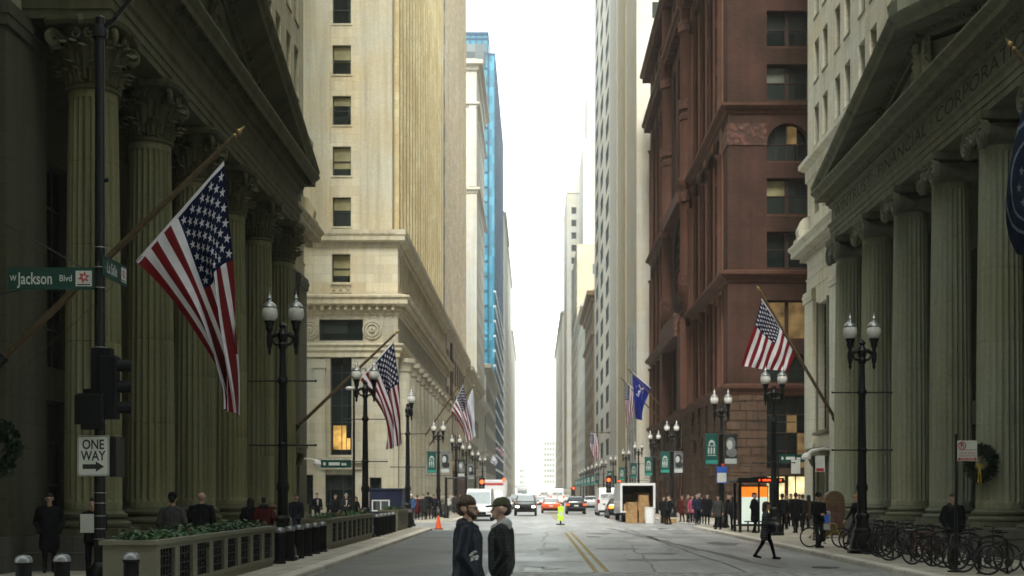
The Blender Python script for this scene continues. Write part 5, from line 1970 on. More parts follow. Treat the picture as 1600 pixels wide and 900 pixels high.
# ================================================================== STREET FURNITURE
# ---------------------------------------------------------------- twin-globe lamp post
def lamp_proto(single=False):
    root = thing('street_lamp', 'lamp', 'street lamp')
    b = MB()
    b.lathe([(.46, 0), (.46, .10), (.40, .14), (.38, .32), (.30, .55), (.27, .62), (.29, .66), (.29, .72), (.22, .80), (.20, 1.05), (.23, 1.10), (.23, 1.18), (.17, 1.26)], n=8, ph=PI / 8)
    b.build('base', 'black_iron', root, ang=25)
    s = MB()
    n = 32
    rings = []
    for z, r in ((1.2, .155), (1.9, .145), (2.0, .18), (2.1, .18), (2.2, .14), (4.9, .105), (5.0, .14), (5.08, .14), (5.15, .10), (5.9, .085), (5.95, .12), (6.05, .13), (6.12, .09)):
        rings.append([((r - (.012 if k % 2 and 1.25 < z < 5.9 else 0)) * math.cos(2 * PI * k / n), (r - (.012 if k % 2 and 1.25 < z < 5.9 else 0)) * math.sin(2 * PI * k / n), z) for k in range(n)])
    s.loft(rings)
    s.build('shaft', 'black_iron', root)
    for z in (3.22, 5.02):
        c = MB()
        c.tube([(-.92, 0, z), (.92, 0, z)], .022, 8)
        for e in (-.92, .92):
            c.ball((e, 0, z), .035, n=8, k=5)
        c.lathe([(.13, z - .07), (.15, z - .04), (.15, z + .04), (.13, z + .07)], n=16)
        c.build('crossbar', 'black_iron', root)
    xs = (-.37,) if single else (-.37, .37)
    if single:
        xs = (.20,)
    a = MB()
    a.lathe([(.10, 6.1), (.14, 6.2), (.16, 6.32), (.10, 6.42), (.07, 6.5), (.12, 6.56), (.02, 6.68)], n=12)
    for x in xs:
        sg = 1 if x > 0 else -1
        a.tube([(0, 0, 6.28), (x * .5, 0, 6.32), (x * .9, 0, 6.22), (x, 0, 6.25), (x, 0, 6.45)], [.075, .07, .06, .06, .065], 10)
        a.tube([(0, 0, 6.0), (x * .6, 0, 6.06), (x * .85, 0, 6.22)], [.05, .04, .03], 8)
        a.lathe([(.015, 5.74), (.05, 5.82), (.04, 5.9), (.075, 6.0), (.09, 6.18), (.08, 6.28)], (x, 0, 0), 10)
        a.lathe([(.07, 6.4), (.11, 6.48), (.10, 6.55), (.14, 6.66), (.15, 6.70)], (x, 0, 0), 14)
    a.build('arm', 'black_iron', root)
    for x in xs:
        gl = MB()
        gl.lathe([(.13, 6.69), (.20, 6.78), (.225, 6.90), (.215, 7.0), (.19, 7.06)], (x, 0, 0), 20)
        go = gl.build('globe', 'globe', root, ang=60)
        cp = MB()
        cp.lathe([(.205, 7.055), (.21, 7.09), (.16, 7.17), (.07, 7.24), (.05, 7.3), (.075, 7.33), (.02, 7.45), (.005, 7.55)], (x, 0, 0), 16)
        cp.build('finial', 'galv', go)
    return Proto(root)


LAMP = lamp_proto()
LAMP1 = lamp_proto(True)
GL = 'twin globe street lamps'
lamp_left = [(34.6, -6.8, 'twin globe lamp in front of the last carved column of the olive bank'), (52.6, -6.95, 'twin globe lamp overlapping the second large flag'), (96, -7.2, 'twin globe lamp with a green and a grey portrait banner before the colonnaded base'),
             (119, -7.3, 'twin globe lamp with one dark portrait banner under the pair of crossed flags'), (137, -7.3, 'twin globe lamp with one grey portrait banner, farthest of its row with a banner'),
             (160, -7.4, 'small distant twin globe lamp under the stone block with one big cornice'), (185, -7.5, 'most distant twin globe lamp along the left kerb')]
for Y, X, lb in lamp_left:
    LAMP.put((X, Y, PV), 0.02, lb, GL, .965)
LAMP1.put((pX(637, 69.5), 69.5, PV), 0, 'lamp with a single globe on its right arm, at the cross street corner', 'single globe street lamps')
lamp_right = [(38.6, 9.88, 'twin globe lamp standing among the parked bicycles'), (54.8, 10.25, 'twin globe lamp in front of the spread flag, right beside the bus shelter'),
              (67.0, 9.78, 'twin globe lamp with a green and a dark portrait banner by the rough stone corner'), (96, 10.3, 'twin globe lamp with two banners in front of the red brick arches'),
              (111, 10.4, 'twin globe lamp with one green banner, behind the parked moving truck'), (134, 10.9, 'twin globe lamp with one green banner right under the royal blue flag'), (155, 11.1, 'twin globe lamp with a small green banner before the blank pale tower'),
              (182, 11.2, 'most distant twin globe lamp along the right kerb')]
for Y, X, lb in lamp_right:
    LAMP.put((X, Y, PV), -0.02, lb, GL, .965)


# ---------------------------------------------------------------- banners on the lamps
def banner_green():
    mb = MB()
    w, h = .66, 1.62
    def q(x0, x1, z0, z1, m, y=-.012):
        mb.poly([(x0, y, z0), (x1, y, z0), (x1, y, z1), (x0, y, z1)], m)
    mb.box(-w / 2, w / 2, -.008, .008, 0, h, 0)
    q(-w / 2 + .02, w / 2 - .02, .03, .22, 1)
    q(-w / 2 + .05, w / 2 - .05, .38, h - .14, 2, -.011)
    mb.add([(.17 * math.cos(PI * k / 10), -.014, 1.02 + .26 * math.sin(PI * k / 10)) for k in range(11)], [list(range(11))], 3)
    q(-.09, .09, 1.02, 1.14, 0, -.016)
    q(-.22, .22, .95, .99, 3, -.014)
    for k in range(3):
        q(-.2 + .145 * k, -.12 + .145 * k, .55, .88, 3, -.014)
    q(-.22, .22, .45, .49, 3, -.014)
    return mb.build('lamp_banner', ['banner_green', 'banner_teal', 'banner_green', 'banner_pale'])


def banner_portrait(dark):
    mb = MB()
    w, h = .66, 1.62
    mb.box(-w / 2, w / 2, -.008, .008, 0, h, 0)
    mb.poly([(-w / 2 + .02, -.012, .03), (w / 2 - .02, -.012, .03), (w / 2 - .02, -.012, .3), (-w / 2 + .02, -.012, .3)], 2)
    def el(cx, cz, rx, rz, m, y):
        mb.add([(cx + rx * math.cos(2 * PI * k / 18), y, cz + rz * math.sin(2 * PI * k / 18)) for k in range(18)], [list(range(18))], m)
    el(0, 1.08, .25, .34, 1, -.012); el(-.06, 1.02, .15, .24, 2, -.014); el(.05, .62, .29, .24, 1, -.013)
    return mb.build('lamp_banner', ['banner_dark', 'banner_grey', 'banner_pale'] if dark else ['banner_grey', 'banner_dark', 'banner_pale'])


BG, BP, BD = banner_green(), banner_portrait(False), banner_portrait(True)
_bu = set()


def hang(src, X, Y, off, lb):
    o = src if src.name not in _bu else src.copy()
    if src.name in _bu: COL.objects.link(o)
    _bu.add(src.name)
    o.location = (X + off, Y, PV + 3.31)
    tag(o, lb, 'banner', 'banners hung on the street lamps')


for lst, side in ((lamp_left, 'left'), (lamp_right, 'right')):
    pass
hang(BG, -7.2, 96, -.50, 'green banner with a dome emblem on the lamp before the colonnaded base')
hang(BP, -7.2, 96, .50, 'grey portrait banner on the lamp before the colonnaded base')
hang(BD, -7.3, 119, .50, 'dark portrait banner below the pair of crossed flags')
hang(BP, -7.3, 137, .50, 'pale grey portrait banner on the farthest bannered lamp, left kerb')
hang(BG, 9.78, 67, -.50, 'green banner with a dome emblem by the rough stone corner')
hang(BD, 9.78, 67, .50, 'dark portrait banner by the rough stone corner')
hang(BG, 10.3, 96, -.50, 'green banner with a dome emblem in front of the red brick arches')
hang(BP, 10.3, 96, .50, 'grey portrait banner in front of the red brick arches')
hang(BG, 10.4, 111, -.5, 'green banner just above the open moving truck')
hang(BG, 10.9, 134, -.5, 'green banner under the royal blue flag')
hang(BG, 11.1, 155, -.5, 'small green banner in front of the blank pale tower')
hang(BG, 11.2, 182, -.5, 'farthest small green banner, near the hanging red signal')
for k in range(7):
    hang(BG, 10.6, 205 + 17 * k, -.5, ['tiny green banner in the far row, %s from its near end' % w for w in ('first', 'second', 'third', 'fourth', 'fifth', 'sixth', 'seventh')][k])
    o = LAMP.put((11.1, 205 + 17 * k, PV), 0, 'tiny %s lamp with a banner in the far right row' % ('first', 'second', 'third', 'fourth', 'fifth', 'sixth', 'seventh')[k], GL)


# ---------------------------------------------------------------- bollards
def bollard_proto():
    root = thing('bollard', 'bollard', 'bollard')
    b = MB()
    b.lathe([(.165, 0), (.165, .05), (.135, .07), (.135, .74), (.15, .76), (.15, .80), (.12, .82)], n=20)
    b.build('post', 'black_plastic', root)
    c = MB()
    c.lathe([(.148, .80), (.152, .83), (.135, .885), (.09, .925), (.0, .94)], n=20)
    c.build('cap', 'bollard_cap', root)
    return Proto(root)


BOL = bollard_proto()
ordn = ('nearest', 'second', 'third', 'fourth', 'fifth', 'farthest')
GB = 'black bollards along the kerb'
for k in range(6):
    BOL.put((-6.55, 32.9 + 1.32 * k, PV), 0, '%s black bollard in the row of six between the long planter and the flowering planter' % ordn[k], GB)
for k in range(5):
    BOL.put((-6.55, 53.2 + 1.5 * k, PV), 0, '%s bollard of the five between the flowering planter and the last planter' % ('nearest', 'second', 'third', 'fourth', 'farthest')[k], GB)
for k in range(5):
    BOL.put((-6.5, 71.9 - .0 + 0 * k, PV), 0, '', GB) if False else None
for k in range(4):
    BOL.put((-6.6 - .02 * k, 66.6 + .55 * k, PV), 0, '%s bollard of the four past the last planter by the orange cone' % ('nearest', 'second', 'third', 'farthest')[k], GB)
for px, Y, py, lb in ((205, 21.0, 862, 'bollard right of the one way sign pole, by the end of the long planter'), (173, 24.0, 868, 'bollard partly hidden behind the one way sign pole'), (97, 20.5, 874, 'bollard left of the one way sign pole, beside it'), (37, 20.2, 882, 'bollard nearest the bottom left corner of the photo')):
    z = pz(py, Y)
    BOL.put((pX(px, Y), Y, PV), 0, lb, GB, scale=max(.9, (z - PV) / .94))


# ---------------------------------------------------------------- planters
def leaf_cloud(mb, x0, x1, y0, y1, z, n, seed, h=.16, spill=.0, red=0, size=1.0):
    rnd = random.Random(seed)
    for i in range(n):
        x, y = rnd.uniform(x0, x1), rnd.uniform(y0, y1)
        zz = z + abs(rnd.gauss(0, h))
        if spill and rnd.random() < spill:
            x = x1 + rnd.uniform(0, .06); zz = z - rnd.uniform(0, .28)
        s = rnd.uniform(.035, .075) * size
        a, t = rnd.uniform(0, 2 * PI), rnd.uniform(-.9, .9)
        d = Vector((math.cos(a), math.sin(a), t)).normalized()
        u = d.cross(Vector((rnd.uniform(-1, 1), rnd.uniform(-1, 1), 1))).normalized()
        c = Vector((x, y, zz))
        m = 1 if rnd.random() < red else 0
        p = [c - d * s, c + u * s * .55, c + d * s * 1.25, c - u * s * .55]
        mb.add([tuple(q) for q in p] + [tuple(c + d.cross(u) * s * .18)], [(0, 1, 4), (1, 2, 4), (2, 3, 4), (3, 0, 4)], m)


def planter(y0, y1, npan, lb, seed, red=0.0):
    xa, xb, H = -7.42, -6.5, 1.0
    root = thing('stone_planter', lb, 'planter', ((xa + xb) / 2, (y0 + y1) / 2, PV), 0, 'long planters along the kerb')
    b = MB()
    b.box(xa + .03, xb - .03, y0 + .03, y1 - .03, PV, PV + .14)
    for q in ((xa, xb, y0, y0 + .10), (xa, xb, y1 - .10, y1), (xa, xa + .10, y0 + .1, y1 - .1), (xb - .16, xb - .06, y0 + .1, y1 - .1)):
        b.box(*q, PV + .14, PV + .92)
    b.box(xb - .06, xb, y0 + .1, y1 - .1, PV + .14, PV + .22); b.box(xb - .06, xb, y0 + .1, y1 - .1, PV + .84, PV + .92)
    pit = (y1 - y0 - .2) / npan
    for k in range(npan + 1):
        yc = y0 + .1 + pit * k
        b.box(xb - .06, xb, max(y0 + .1, yc - .15), min(y1 - .1, yc + .15), PV + .22, PV + .84)
    b.build('box', 'planter', root)
    r = MB()
    e = .05
    for q in ((xa - e, xb + e, y0 - e, y0 + .13), (xa - e, xb + e, y1 - .13, y1 + e), (xa - e, xa + .13, y0 + .13, y1 - .13), (xb - .13, xb + e, y0 + .13, y1 - .13)):
        r.box(*q, PV + .923, PV + 1.0)
    r.build('rim', 'planter', root)
    for k in range(npan):
        yc = y0 + .1 + pit * (k + .5)
        hw = pit / 2 - .16
        gq = MB()
        gq.box(xb - .064, xb - .058, yc - hw, yc + hw, PV + .22, PV + .84)
        for j in range(1, 5):
            yy = yc - hw + 2 * hw * j / 5
            gq.box(xb - .058, xb - .022, yy - .012, yy + .012, PV + .225, PV + .835)
        for zz in (.36, .53, .70):
            gq.box(xb - .057, xb - .026, yc - hw, yc + hw, PV + zz - .012, PV + zz + .012)
        gq.tube([(xb - .03, yc + .11 * math.cos(2 * PI * t / 14), PV + .53 + .11 * math.sin(2 * PI * t / 14)) for t in range(15)], .012, 5)
        gq.build('grille_panel', 'grille', root)
    s = MB(); s.box(xa + .1, xb - .17, y0 + .1, y1 - .1, PV + .5, PV + .93); s.build('soil', 'soil', root)
    f = MB(); leaf_cloud(f, xa + .1, xb - .1, y0 + .1, y1 - .1, PV + .95, int(210 * (y1 - y0)), seed, .075, .05, red)
    f.build('foliage', ['leaf', 'flower_red'], root, ang=180)


planter(22.0, 32.0, 8, 'long olive planter with dark grille panels and trailing ivy, nearest of the three', 1, .003)
planter(41.0, 51.6, 9, 'olive planter with orange and red blooms, middle of the three', 2, .05)
planter(61.0, 65.9, 7, 'short olive planter in front of the navy blue booth', 3, .0)


# ---------------------------------------------------------------- signal pole with street name and one way signs
def signal_pole():
    Y = 24.4
    X = pX(156, Y)
    root = thing('traffic_signal_pole', 'black signal pole with green street name signs and a one way sign', 'signal pole', (X, Y, PV))
    org = ORG[root.name]
    def wz(py): return pz(py, Y)
    def wx(px): return pX(px, Y)
    b = MB(lambda p: (p[0] + X, p[1] + Y, p[2] + PV))
    b.lathe([(.26, 0), (.26, .06), (.21, .10), (.19, .34), (.15, .44), (.115, .50)], n=16)
    b.build('base', 'black_iron', root)
    b = MB(lambda p: (p[0] + X, p[1] + Y, p[2]))
    b.lathe([(.105, .6), (.10, 4), (.085, 11.0), (.04, 11.05)], n=20)
    b.tube([(.02, -.02, 10.75), (.28, -.05, 10.95), (1.0, -.3, 11.65), (2.0, -.7, 12.5)], [.05, .045, .045, .04], 8)
    b.lathe([(.13, 10.62), (.14, 10.66), (.14, 10.8), (.13, 10.84)], n=14)
    b.tube([(.08, 0, wz(281)), (.17, 0, wz(281))], .045, 8)
    b.build('pole', 'black_iron', root)
    for py in (387, 418, 450, 543, 553, 660, 770, 786, 806, 826, 842):
        c = MB(); z = wz(py); c.lathe([(.117, z - .007), (.119, z), (.117, z + .007)], (X, Y, 0), 20)
        c.build('band', 'galv', root)
    # Jackson sign, flat to the camera, and the other at right angles to it
    def name_sign(body, parts, w, h, tf):
        mb = MB(tf)
        mb.box(-w / 2, w / 2, -.008, .008, -h / 2, h / 2, 0)
        for z in (-h / 2, h / 2 - .02):
            mb.box(-w / 2 - .01, w / 2 + .01, -.012, .012, z, z + .02, 0)
        for x in (-w / 2 - .01, w / 2 - .01):
            mb.box(x, x + .02, -.012, .012, -h / 2, h / 2, 0)
        so = mb.build('street_name_sign', ['sign_green'], root)
        t = MB(tf)
        for s_, cx, cz, sz, sx in parts:
            vs, fs = text_geo(s_, sz, sx, 'CENTER', .012)
            t.merge(vs, fs, lambda p: (p[0] + cx, -.0105, p[1] + cz), 0)
        sq = h * .37
        cx = w / 2 - sq - .03
        t.poly([(cx - sq, -.0105, -sq * .95), (cx + sq, -.0105, -sq * .95), (cx + sq, -.0105, sq * .95), (cx - sq, -.0105, sq * .95)], 0)
        vs, fs = star_geo(sq * .78, 6, .5, .3)
        t.merge(vs, fs, lambda p: (p[0] + cx, -.012, p[1] + sq * .14), 1)
        vs, fs = star_geo(sq * .34, 5, .45, .5)
        t.merge(vs, fs, lambda p: (p[0] + cx + .01, -.0135, p[1] + sq * .16), 0)
        t.poly([(cx - sq * .8, -.012, -sq * .82), (cx + sq * .8, -.012, -sq * .82), (cx + sq * .8, -.012, -sq * .68), (cx - sq * .8, -.012, -sq * .68)], 2)
        t.build('lettering', ['sign_white', 'sign_red', 'sign_black'], so)
    w, h = 1.62, .42
    cx, cz = wx(80.5), wz(435.5)
    name_sign('jackson', [('W', -.72, .0, .15, .8), ('Jackson', -.30, -.01, .32, .68), ('Blvd', .28, .0, .17, .85)], w, h, lambda p: (cx + p[0], Y - .02 + p[1], cz + p[2]))
    # La Salle: runs away from the pole along the street, seen at a slant
    a = R(89)
    ca, sa = math.cos(a), math.sin(a)
    lz = wz(416)
    name_sign('la salle', [('La Salle', -.20, -.01, .30, .62), ('St', .36, 0.0, .15, .7)], 1.30, .40, lambda p: (X + .10 + (p[0] + .65) * ca - p[1] * sa, Y - .10 + (p[0] + .65) * sa + p[1] * ca, lz + p[2]))
    # one way
    tf = lambda p: (wx(150) + p[0], Y - .15 + p[1], wz(712.5) + p[2])
    mb = MB(tf)
    def rr(w_, h_, c, y, m):
        pts = []
        for sx, sz, a0 in ((1, 1, 0), (-1, 1, 90), (-1, -1, 180), (1, -1, 270)):
            for k in range(4):
                t = R(a0 + 30 * k)
                pts.append((sx * (w_ / 2 - c) + c * math.cos(t), y, sz * (h_ / 2 - c) + c * math.sin(t)))
        mb.add(pts, [list(range(len(pts)))], m)
        return pts
    p0 = rr(.61, .775, .05, -.006, 1)
    mb.loft([p0, [(q[0], .006, q[2]) for q in p0]], 1)
    rr(.575, .74, .045, -.0075, 0); rr(.555, .72, .04, -.009, 1)
    rr(.61 - .012, .763, .05, -.0068, 1)
    so = mb.build('one_way_sign', ['sign_black', 'sign_white'], root)
    t = MB(tf)
    for s_, z in (('ONE', .205), ('WAY', -.01)):
        vs, fs = text_geo(s_, .255, .78, 'CENTER', .022)
        t.merge(vs, fs, lambda p: (p[0], -.0105, p[1] + z))
    t.add([(-.20, -.0105, -.25), (.05, -.0105, -.25), (.05, -.0105, -.16), (-.20, -.0105, -.16)], [(0, 1, 2, 3)])
    t.add([(.05, -.0105, -.305), (.21, -.0105, -.205), (.05, -.0105, -.105)], [(0, 1, 2)])
    t.build('lettering', 'sign_black', so)
    # second sign blank seen edge-on behind, facing the other way
    mb = MB(); mb.box(wx(172), wx(182), Y - .02, Y + .5, wz(745), wz(682)); mb.build('sign_back', 'dark_steel', root)
    # signal heads
    def head(cx, cy, z0, z1, face_dir):
        mb = MB()
        mb.bbox(cx - .17, cx + .17, cy - .14, cy + .14, z0, z1, .03)
        ho = mb.build('signal_head', 'black_plastic', root)
        hs = (z1 - z0) / 3
        for k in range(3):
            zc = z0 + hs * (k + .5)
            v = MB()
            fx, fy = face_dir
            px_, py_ = -fy, fx
            ring = []
            for d in (.13, .40):
                ring.append([(cx + fx * d + px_ * .135 * math.cos(t), cy + fy * d + py_ * .135 * math.cos(t), zc + .135 * math.sin(t)) for t in [R(-40 + 260 * q / 14) for q in range(15)]])
            inner = [[(cx + fx * d + px_ * .125 * math.cos(t), cy + fy * d + py_ * .125 * math.cos(t), zc + .125 * math.sin(t)) for t in [R(-40 + 260 * q / 14) for q in range(15)]] for d in (.40, .13)]
            v.loft(ring + inner, 0, cap=False, closed=False)
            v.build('visor', 'black_plastic', ho)
    zA, zB = wz(655), wz(556)
    head(wx(172), Y - .05, zA, zB, (.95, .3))
    mb = MB(); mb.bbox(wx(124), wx(168), Y - .30, Y - .12, wz(664), wz(616), .04); mb.box(wx(135), wx(165), Y - .31, Y - .1, wz(672), wz(664)); mb.box(wx(137), wx(160), Y - .25, Y - .1, wz(616), wz(609))
    mb.build('pedestrian_signal', 'black_plastic', root)
    mb = MB(); mb.box(wx(146), wx(176), Y - .14, Y + .1, wz(612), wz(545)); mb.build('bracket', 'black_plastic', root)


signal_pole()


# ---------------------------------------------------------------- no stopping sign among the bicycles
def stop_sign():
    Y = 29.4
    X = pX(1494, Y)
    root = thing('parking_sign', 'white and red no stopping sign on a post above the parked bicycles', 'sign', (X, Y, PV))
    mb = MB(); mb.lathe([(.2, PV), (.2, PV + .03), (.05, PV + .06), (.04, PV + .1), (.035, 3.3)], (X, Y, 0), 12); mb.build('post', 'black_iron', root)
    cx, cz = pX(1510, Y), pz(704.5, Y)
    mb = MB(); w, h = .45, .47
    mb.box(cx - w / 2, cx + w / 2, Y - .06, Y - .045, cz - h / 2, cz + h / 2, 0)
    def q(x0, x1, z0, z1, m, y=-.0625):
        mb.poly([(cx + x0, Y + y, cz + z0), (cx + x1, Y + y, cz + z0), (cx + x1, Y + y, cz + z1), (cx + x0, Y + y, cz + z1)], m)
    q(-w / 2 + .012, w / 2 - .012, -h / 2 + .012, -h / 2 + .075, 1)
    so = mb.build('sign_plate', ['sign_white', 'sign_red'], root)
    t = MB()
    for s_, x, z, sz, m in (('NO STOPPING', .0, -.055, .058, 1), ('NO STANDING', .0, -.115, .058, 1), ('TOW ZONE', .0, -.19, .062, 0)):
        vs, fs = text_geo(s_, sz, .95, 'CENTER', .01)
        t.merge(vs, fs, lambda p: (cx + x + p[0], Y - .0645, cz + z + p[1]), m)
    vs, fs = text_geo('P', .14, .9, 'CENTER', .02)
    t.merge(vs, fs, lambda p: (cx - .12 + p[0], Y - .0645, cz + .12 + p[1]), 2)
    t.tube([(cx - .12 + .085 * math.cos(2 * PI * k / 20), Y - .066, cz + .12 + .085 * math.sin(2 * PI * k / 20)) for k in range(21)], .011, 5, 1)
    t.tube([(cx - .18, Y - .066, cz + .18), (cx - .06, Y - .066, cz + .06)], .01, 5, 1)
    t.tube([(cx - .21, Y - .065, cz + .02), (cx + .21, Y - .065, cz + .02)], .004, 4, 1)
    t.build('lettering', ['sign_white', 'sign_red', 'sign_black'], so)


stop_sign()


# ---------------------------------------------------------------- bicycles and racks
def bicycle_proto(frame_m, seed=0):
    "length runs along local x, upright, wheels on z=0"
    root = thing('bicycle', 'bicycle', 'bicycle')
    Rw = .335
    fx, bx = .52, -.52
    fr = MB()
    bb, hd0, hd1, st = (-.08, 0, .28), (.38, 0, .60), (.35, 0, .80), (-.20, 0, .80)
    for a, b, r in ((bb, hd0, .020), (st, hd1, .017), (bb, st, .017), (bb, (bx, .05, Rw), .011), (bb, (bx, -.05, Rw), .011), (st, (bx, .05, Rw), .009), (st, (bx, -.05, Rw), .009), (hd0, hd1, .022), (st, (-.235, 0, .92), .014)):
        fr.tube([a, b], r, 6)
    fr.build('frame', frame_m, root)
    fk = MB()
    for y in (-.05, .05):
        fk.tube([(.385, 0, .58), (.43, y, .50), (fx, y, Rw)], .011, 6)
    fk.build('fork', frame_m, root)
    for wx_, nm in ((fx, 'wheel'), (bx, 'wheel')):
        t = MB()
        t.tube([(wx_ + (Rw - .012) * math.cos(2 * PI * k / 28), 0, Rw + (Rw - .012) * math.sin(2 * PI * k / 28)) for k in range(29)], .019, 6, 0)
        wo = t.build('wheel', 'tyre', root)
        s = MB()
        s.tube([(wx_ + .30 * math.cos(2 * PI * k / 24), 0, Rw + .30 * math.sin(2 * PI * k / 24)) for k in range(25)], .011, 5, 0)
        s.lathe([(.025, -.05), (.03, 0), (.025, .05)], (wx_, 0, Rw), 8, 0, 'y')
        for k in range(14):
            a = 2 * PI * k / 14
            s.tube([(wx_ + .02 * math.cos(a + .5), .03 * (-1) ** k, Rw + .02 * math.sin(a + .5)), (wx_ + .30 * math.cos(a), 0, Rw + .30 * math.sin(a))], .0022, 3, 0)
        s.build('rim', 'rim_dark', wo)
    h = MB()
    if seed % 2:
        h.tube([(.34, 0, .80), (.335, 0, .93), (.40, 0, .95)], .014, 6)
        h.tube([(.52, -.2, .82), (.56, -.2, .88), (.50, -.2, .95), (.40, -.18, .955), (.40, .18, .955), (.50, .2, .95), (.56, .2, .88), (.52, .2, .82)], .013, 6)
    else:
        h.tube([(.34, 0, .80), (.33, 0, .98), (.38, 0, 1.0)], .014, 6)
        h.tube([(.24, -.30, 1.02), (.33, -.22, 1.03), (.38, 0, 1.0), (.33, .22, 1.03), (.24, .30, 1.02)], .013, 6)
    h.build('handlebar', 'dark_steel', root)
    sd_ = MB()
    sd_.loft([[(-.36, -.075, .93), (-.36, .075, .93), (-.37, .06, .965), (-.37, -.06, .965)], [(-.24, -.05, .935), (-.24, .05, .935), (-.24, .04, .965), (-.24, -.04, .965)], [(-.10, -.018, .935), (-.10, .018, .935), (-.10, .012, .955), (-.10, -.012, .955)]])
    sd_.build('saddle', 'black_plastic', root)
    c = MB()
    c.lathe([(.02, -.045), (.095, -.04), (.095, -.034), (.02, -.03)], (-.08, 0, .28), 16, 0, 'y')
    c.tube([(-.08, -.06, .28), (-.0, -.06, .15)], .01, 5); c.tube([(-.08, .06, .28), (-.16, .06, .41)], .01, 5)
    c.box(-.05, .05, -.15, -.06, .135, .155); c.box(-.21, -.11, .06, .15, .40, .42)
    for z in (.375, .185):
        c.tube([(-.08, -.037, .28 + (z - .28)), (bx, -.037, Rw + (.045 if z > .28 else -.045))], .005, 4)
    c.build('crank', 'dark_steel', root)
    if seed % 3 == 2:
        k = MB(); k.box(-.72, -.30, -.06, .06, .72, .735)
        for y in (-.06, .06):
            k.tube([(-.55, y, .72), (bx, y, Rw)], .007, 5)
        k.build('luggage_rack', 'dark_steel', root)
    return Proto(root)


MATS.update(bk_black=paint('bike_black', (.015, .015, .016), .3, 0, .1), bk_red=paint('bike_dark_red', (.10, .012, .012), .3, 0, .1), bk_grey=paint('bike_grey', (.12, .125, .125), .35, .3, .1), bk_blue=paint('bike_navy', (.012, .02, .05), .35, 0, .1),
            bk_yellow=paint('bike_yellow', (.35, .27, .03), .35, 0, .1))
BK = [bicycle_proto('bk_black', 0), bicycle_proto('bk_grey', 1), bicycle_proto('bk_black', 2), bicycle_proto('bk_red', 1), bicycle_proto('bk_blue', 0)]
GK = 'bicycles parked along the right kerb'
nmk = ['black flat handlebar bicycle', 'grey drop handlebar bicycle', 'black bicycle with a luggage rack', 'dark red drop handlebar bicycle', 'navy flat handlebar bicycle']
bspots = []
rnd = random.Random(11)
for k in range(15):
    Y = 28.3 + .86 * k
    bspots.append((10.25 + rnd.uniform(-.22, .28) + (.0 if k % 2 else .28), Y, rnd.uniform(-.42, .42) + (PI if k % 2 else 0), [0, 2, 4, 1, 0, 3, 2, 0, 1, 4, 2, 0, 3, 2, 1][k], rnd.uniform(-.09, .09)))
ordk = ['first', 'second', 'third', 'fourth', 'fifth', 'sixth', 'seventh', 'eighth', 'ninth', 'tenth', 'eleventh', 'twelfth', 'thirteenth', 'fourteenth', 'fifteenth']
for k, (x, y, rz, i, tl) in enumerate(bspots):
    o = BK[i].put((x, y, PV), rz, '%s, %s from the lower right corner in the parked row' % (nmk[i], ordk[k]), GK)
    o.rotation_euler = (tl, 0, rz)


def rack_proto():
    mb = MB()
    mb.tube([(-.32, 0, 0), (-.32, 0, .70)] + [(-.32 * math.cos(PI * k / 8), 0, .70 + .16 * math.sin(PI * k / 8)) for k in range(1, 8)] + [(.32, 0, .70), (.32, 0, 0)], .028, 8)
    for x in (-.32, .32):
        mb.lathe([(.07, 0), (.07, .012), (.03, .02)], (x, 0, 0), 10)
    return mb.build('bike_rack', 'black_iron')


RK = rack_proto()
for k in range(7):
    o = RK if k == 0 else RK.copy()
    if k: COL.objects.link(o)
    o.location = (10.3, 28.75 + 1.72 * k, PV)
    tag(o, 'black hoop rack between parked bicycles, %s from the lower right corner' % ordk[k], 'bike rack', 'bike racks along the right kerb')
Y = 42.6
BK_Y = bicycle_proto('bk_yellow', 0)
o = BK_Y.put((pX(1290, Y), Y, PV), R(-22), 'yellow framed bicycle held by a standing man on the pavement', None)


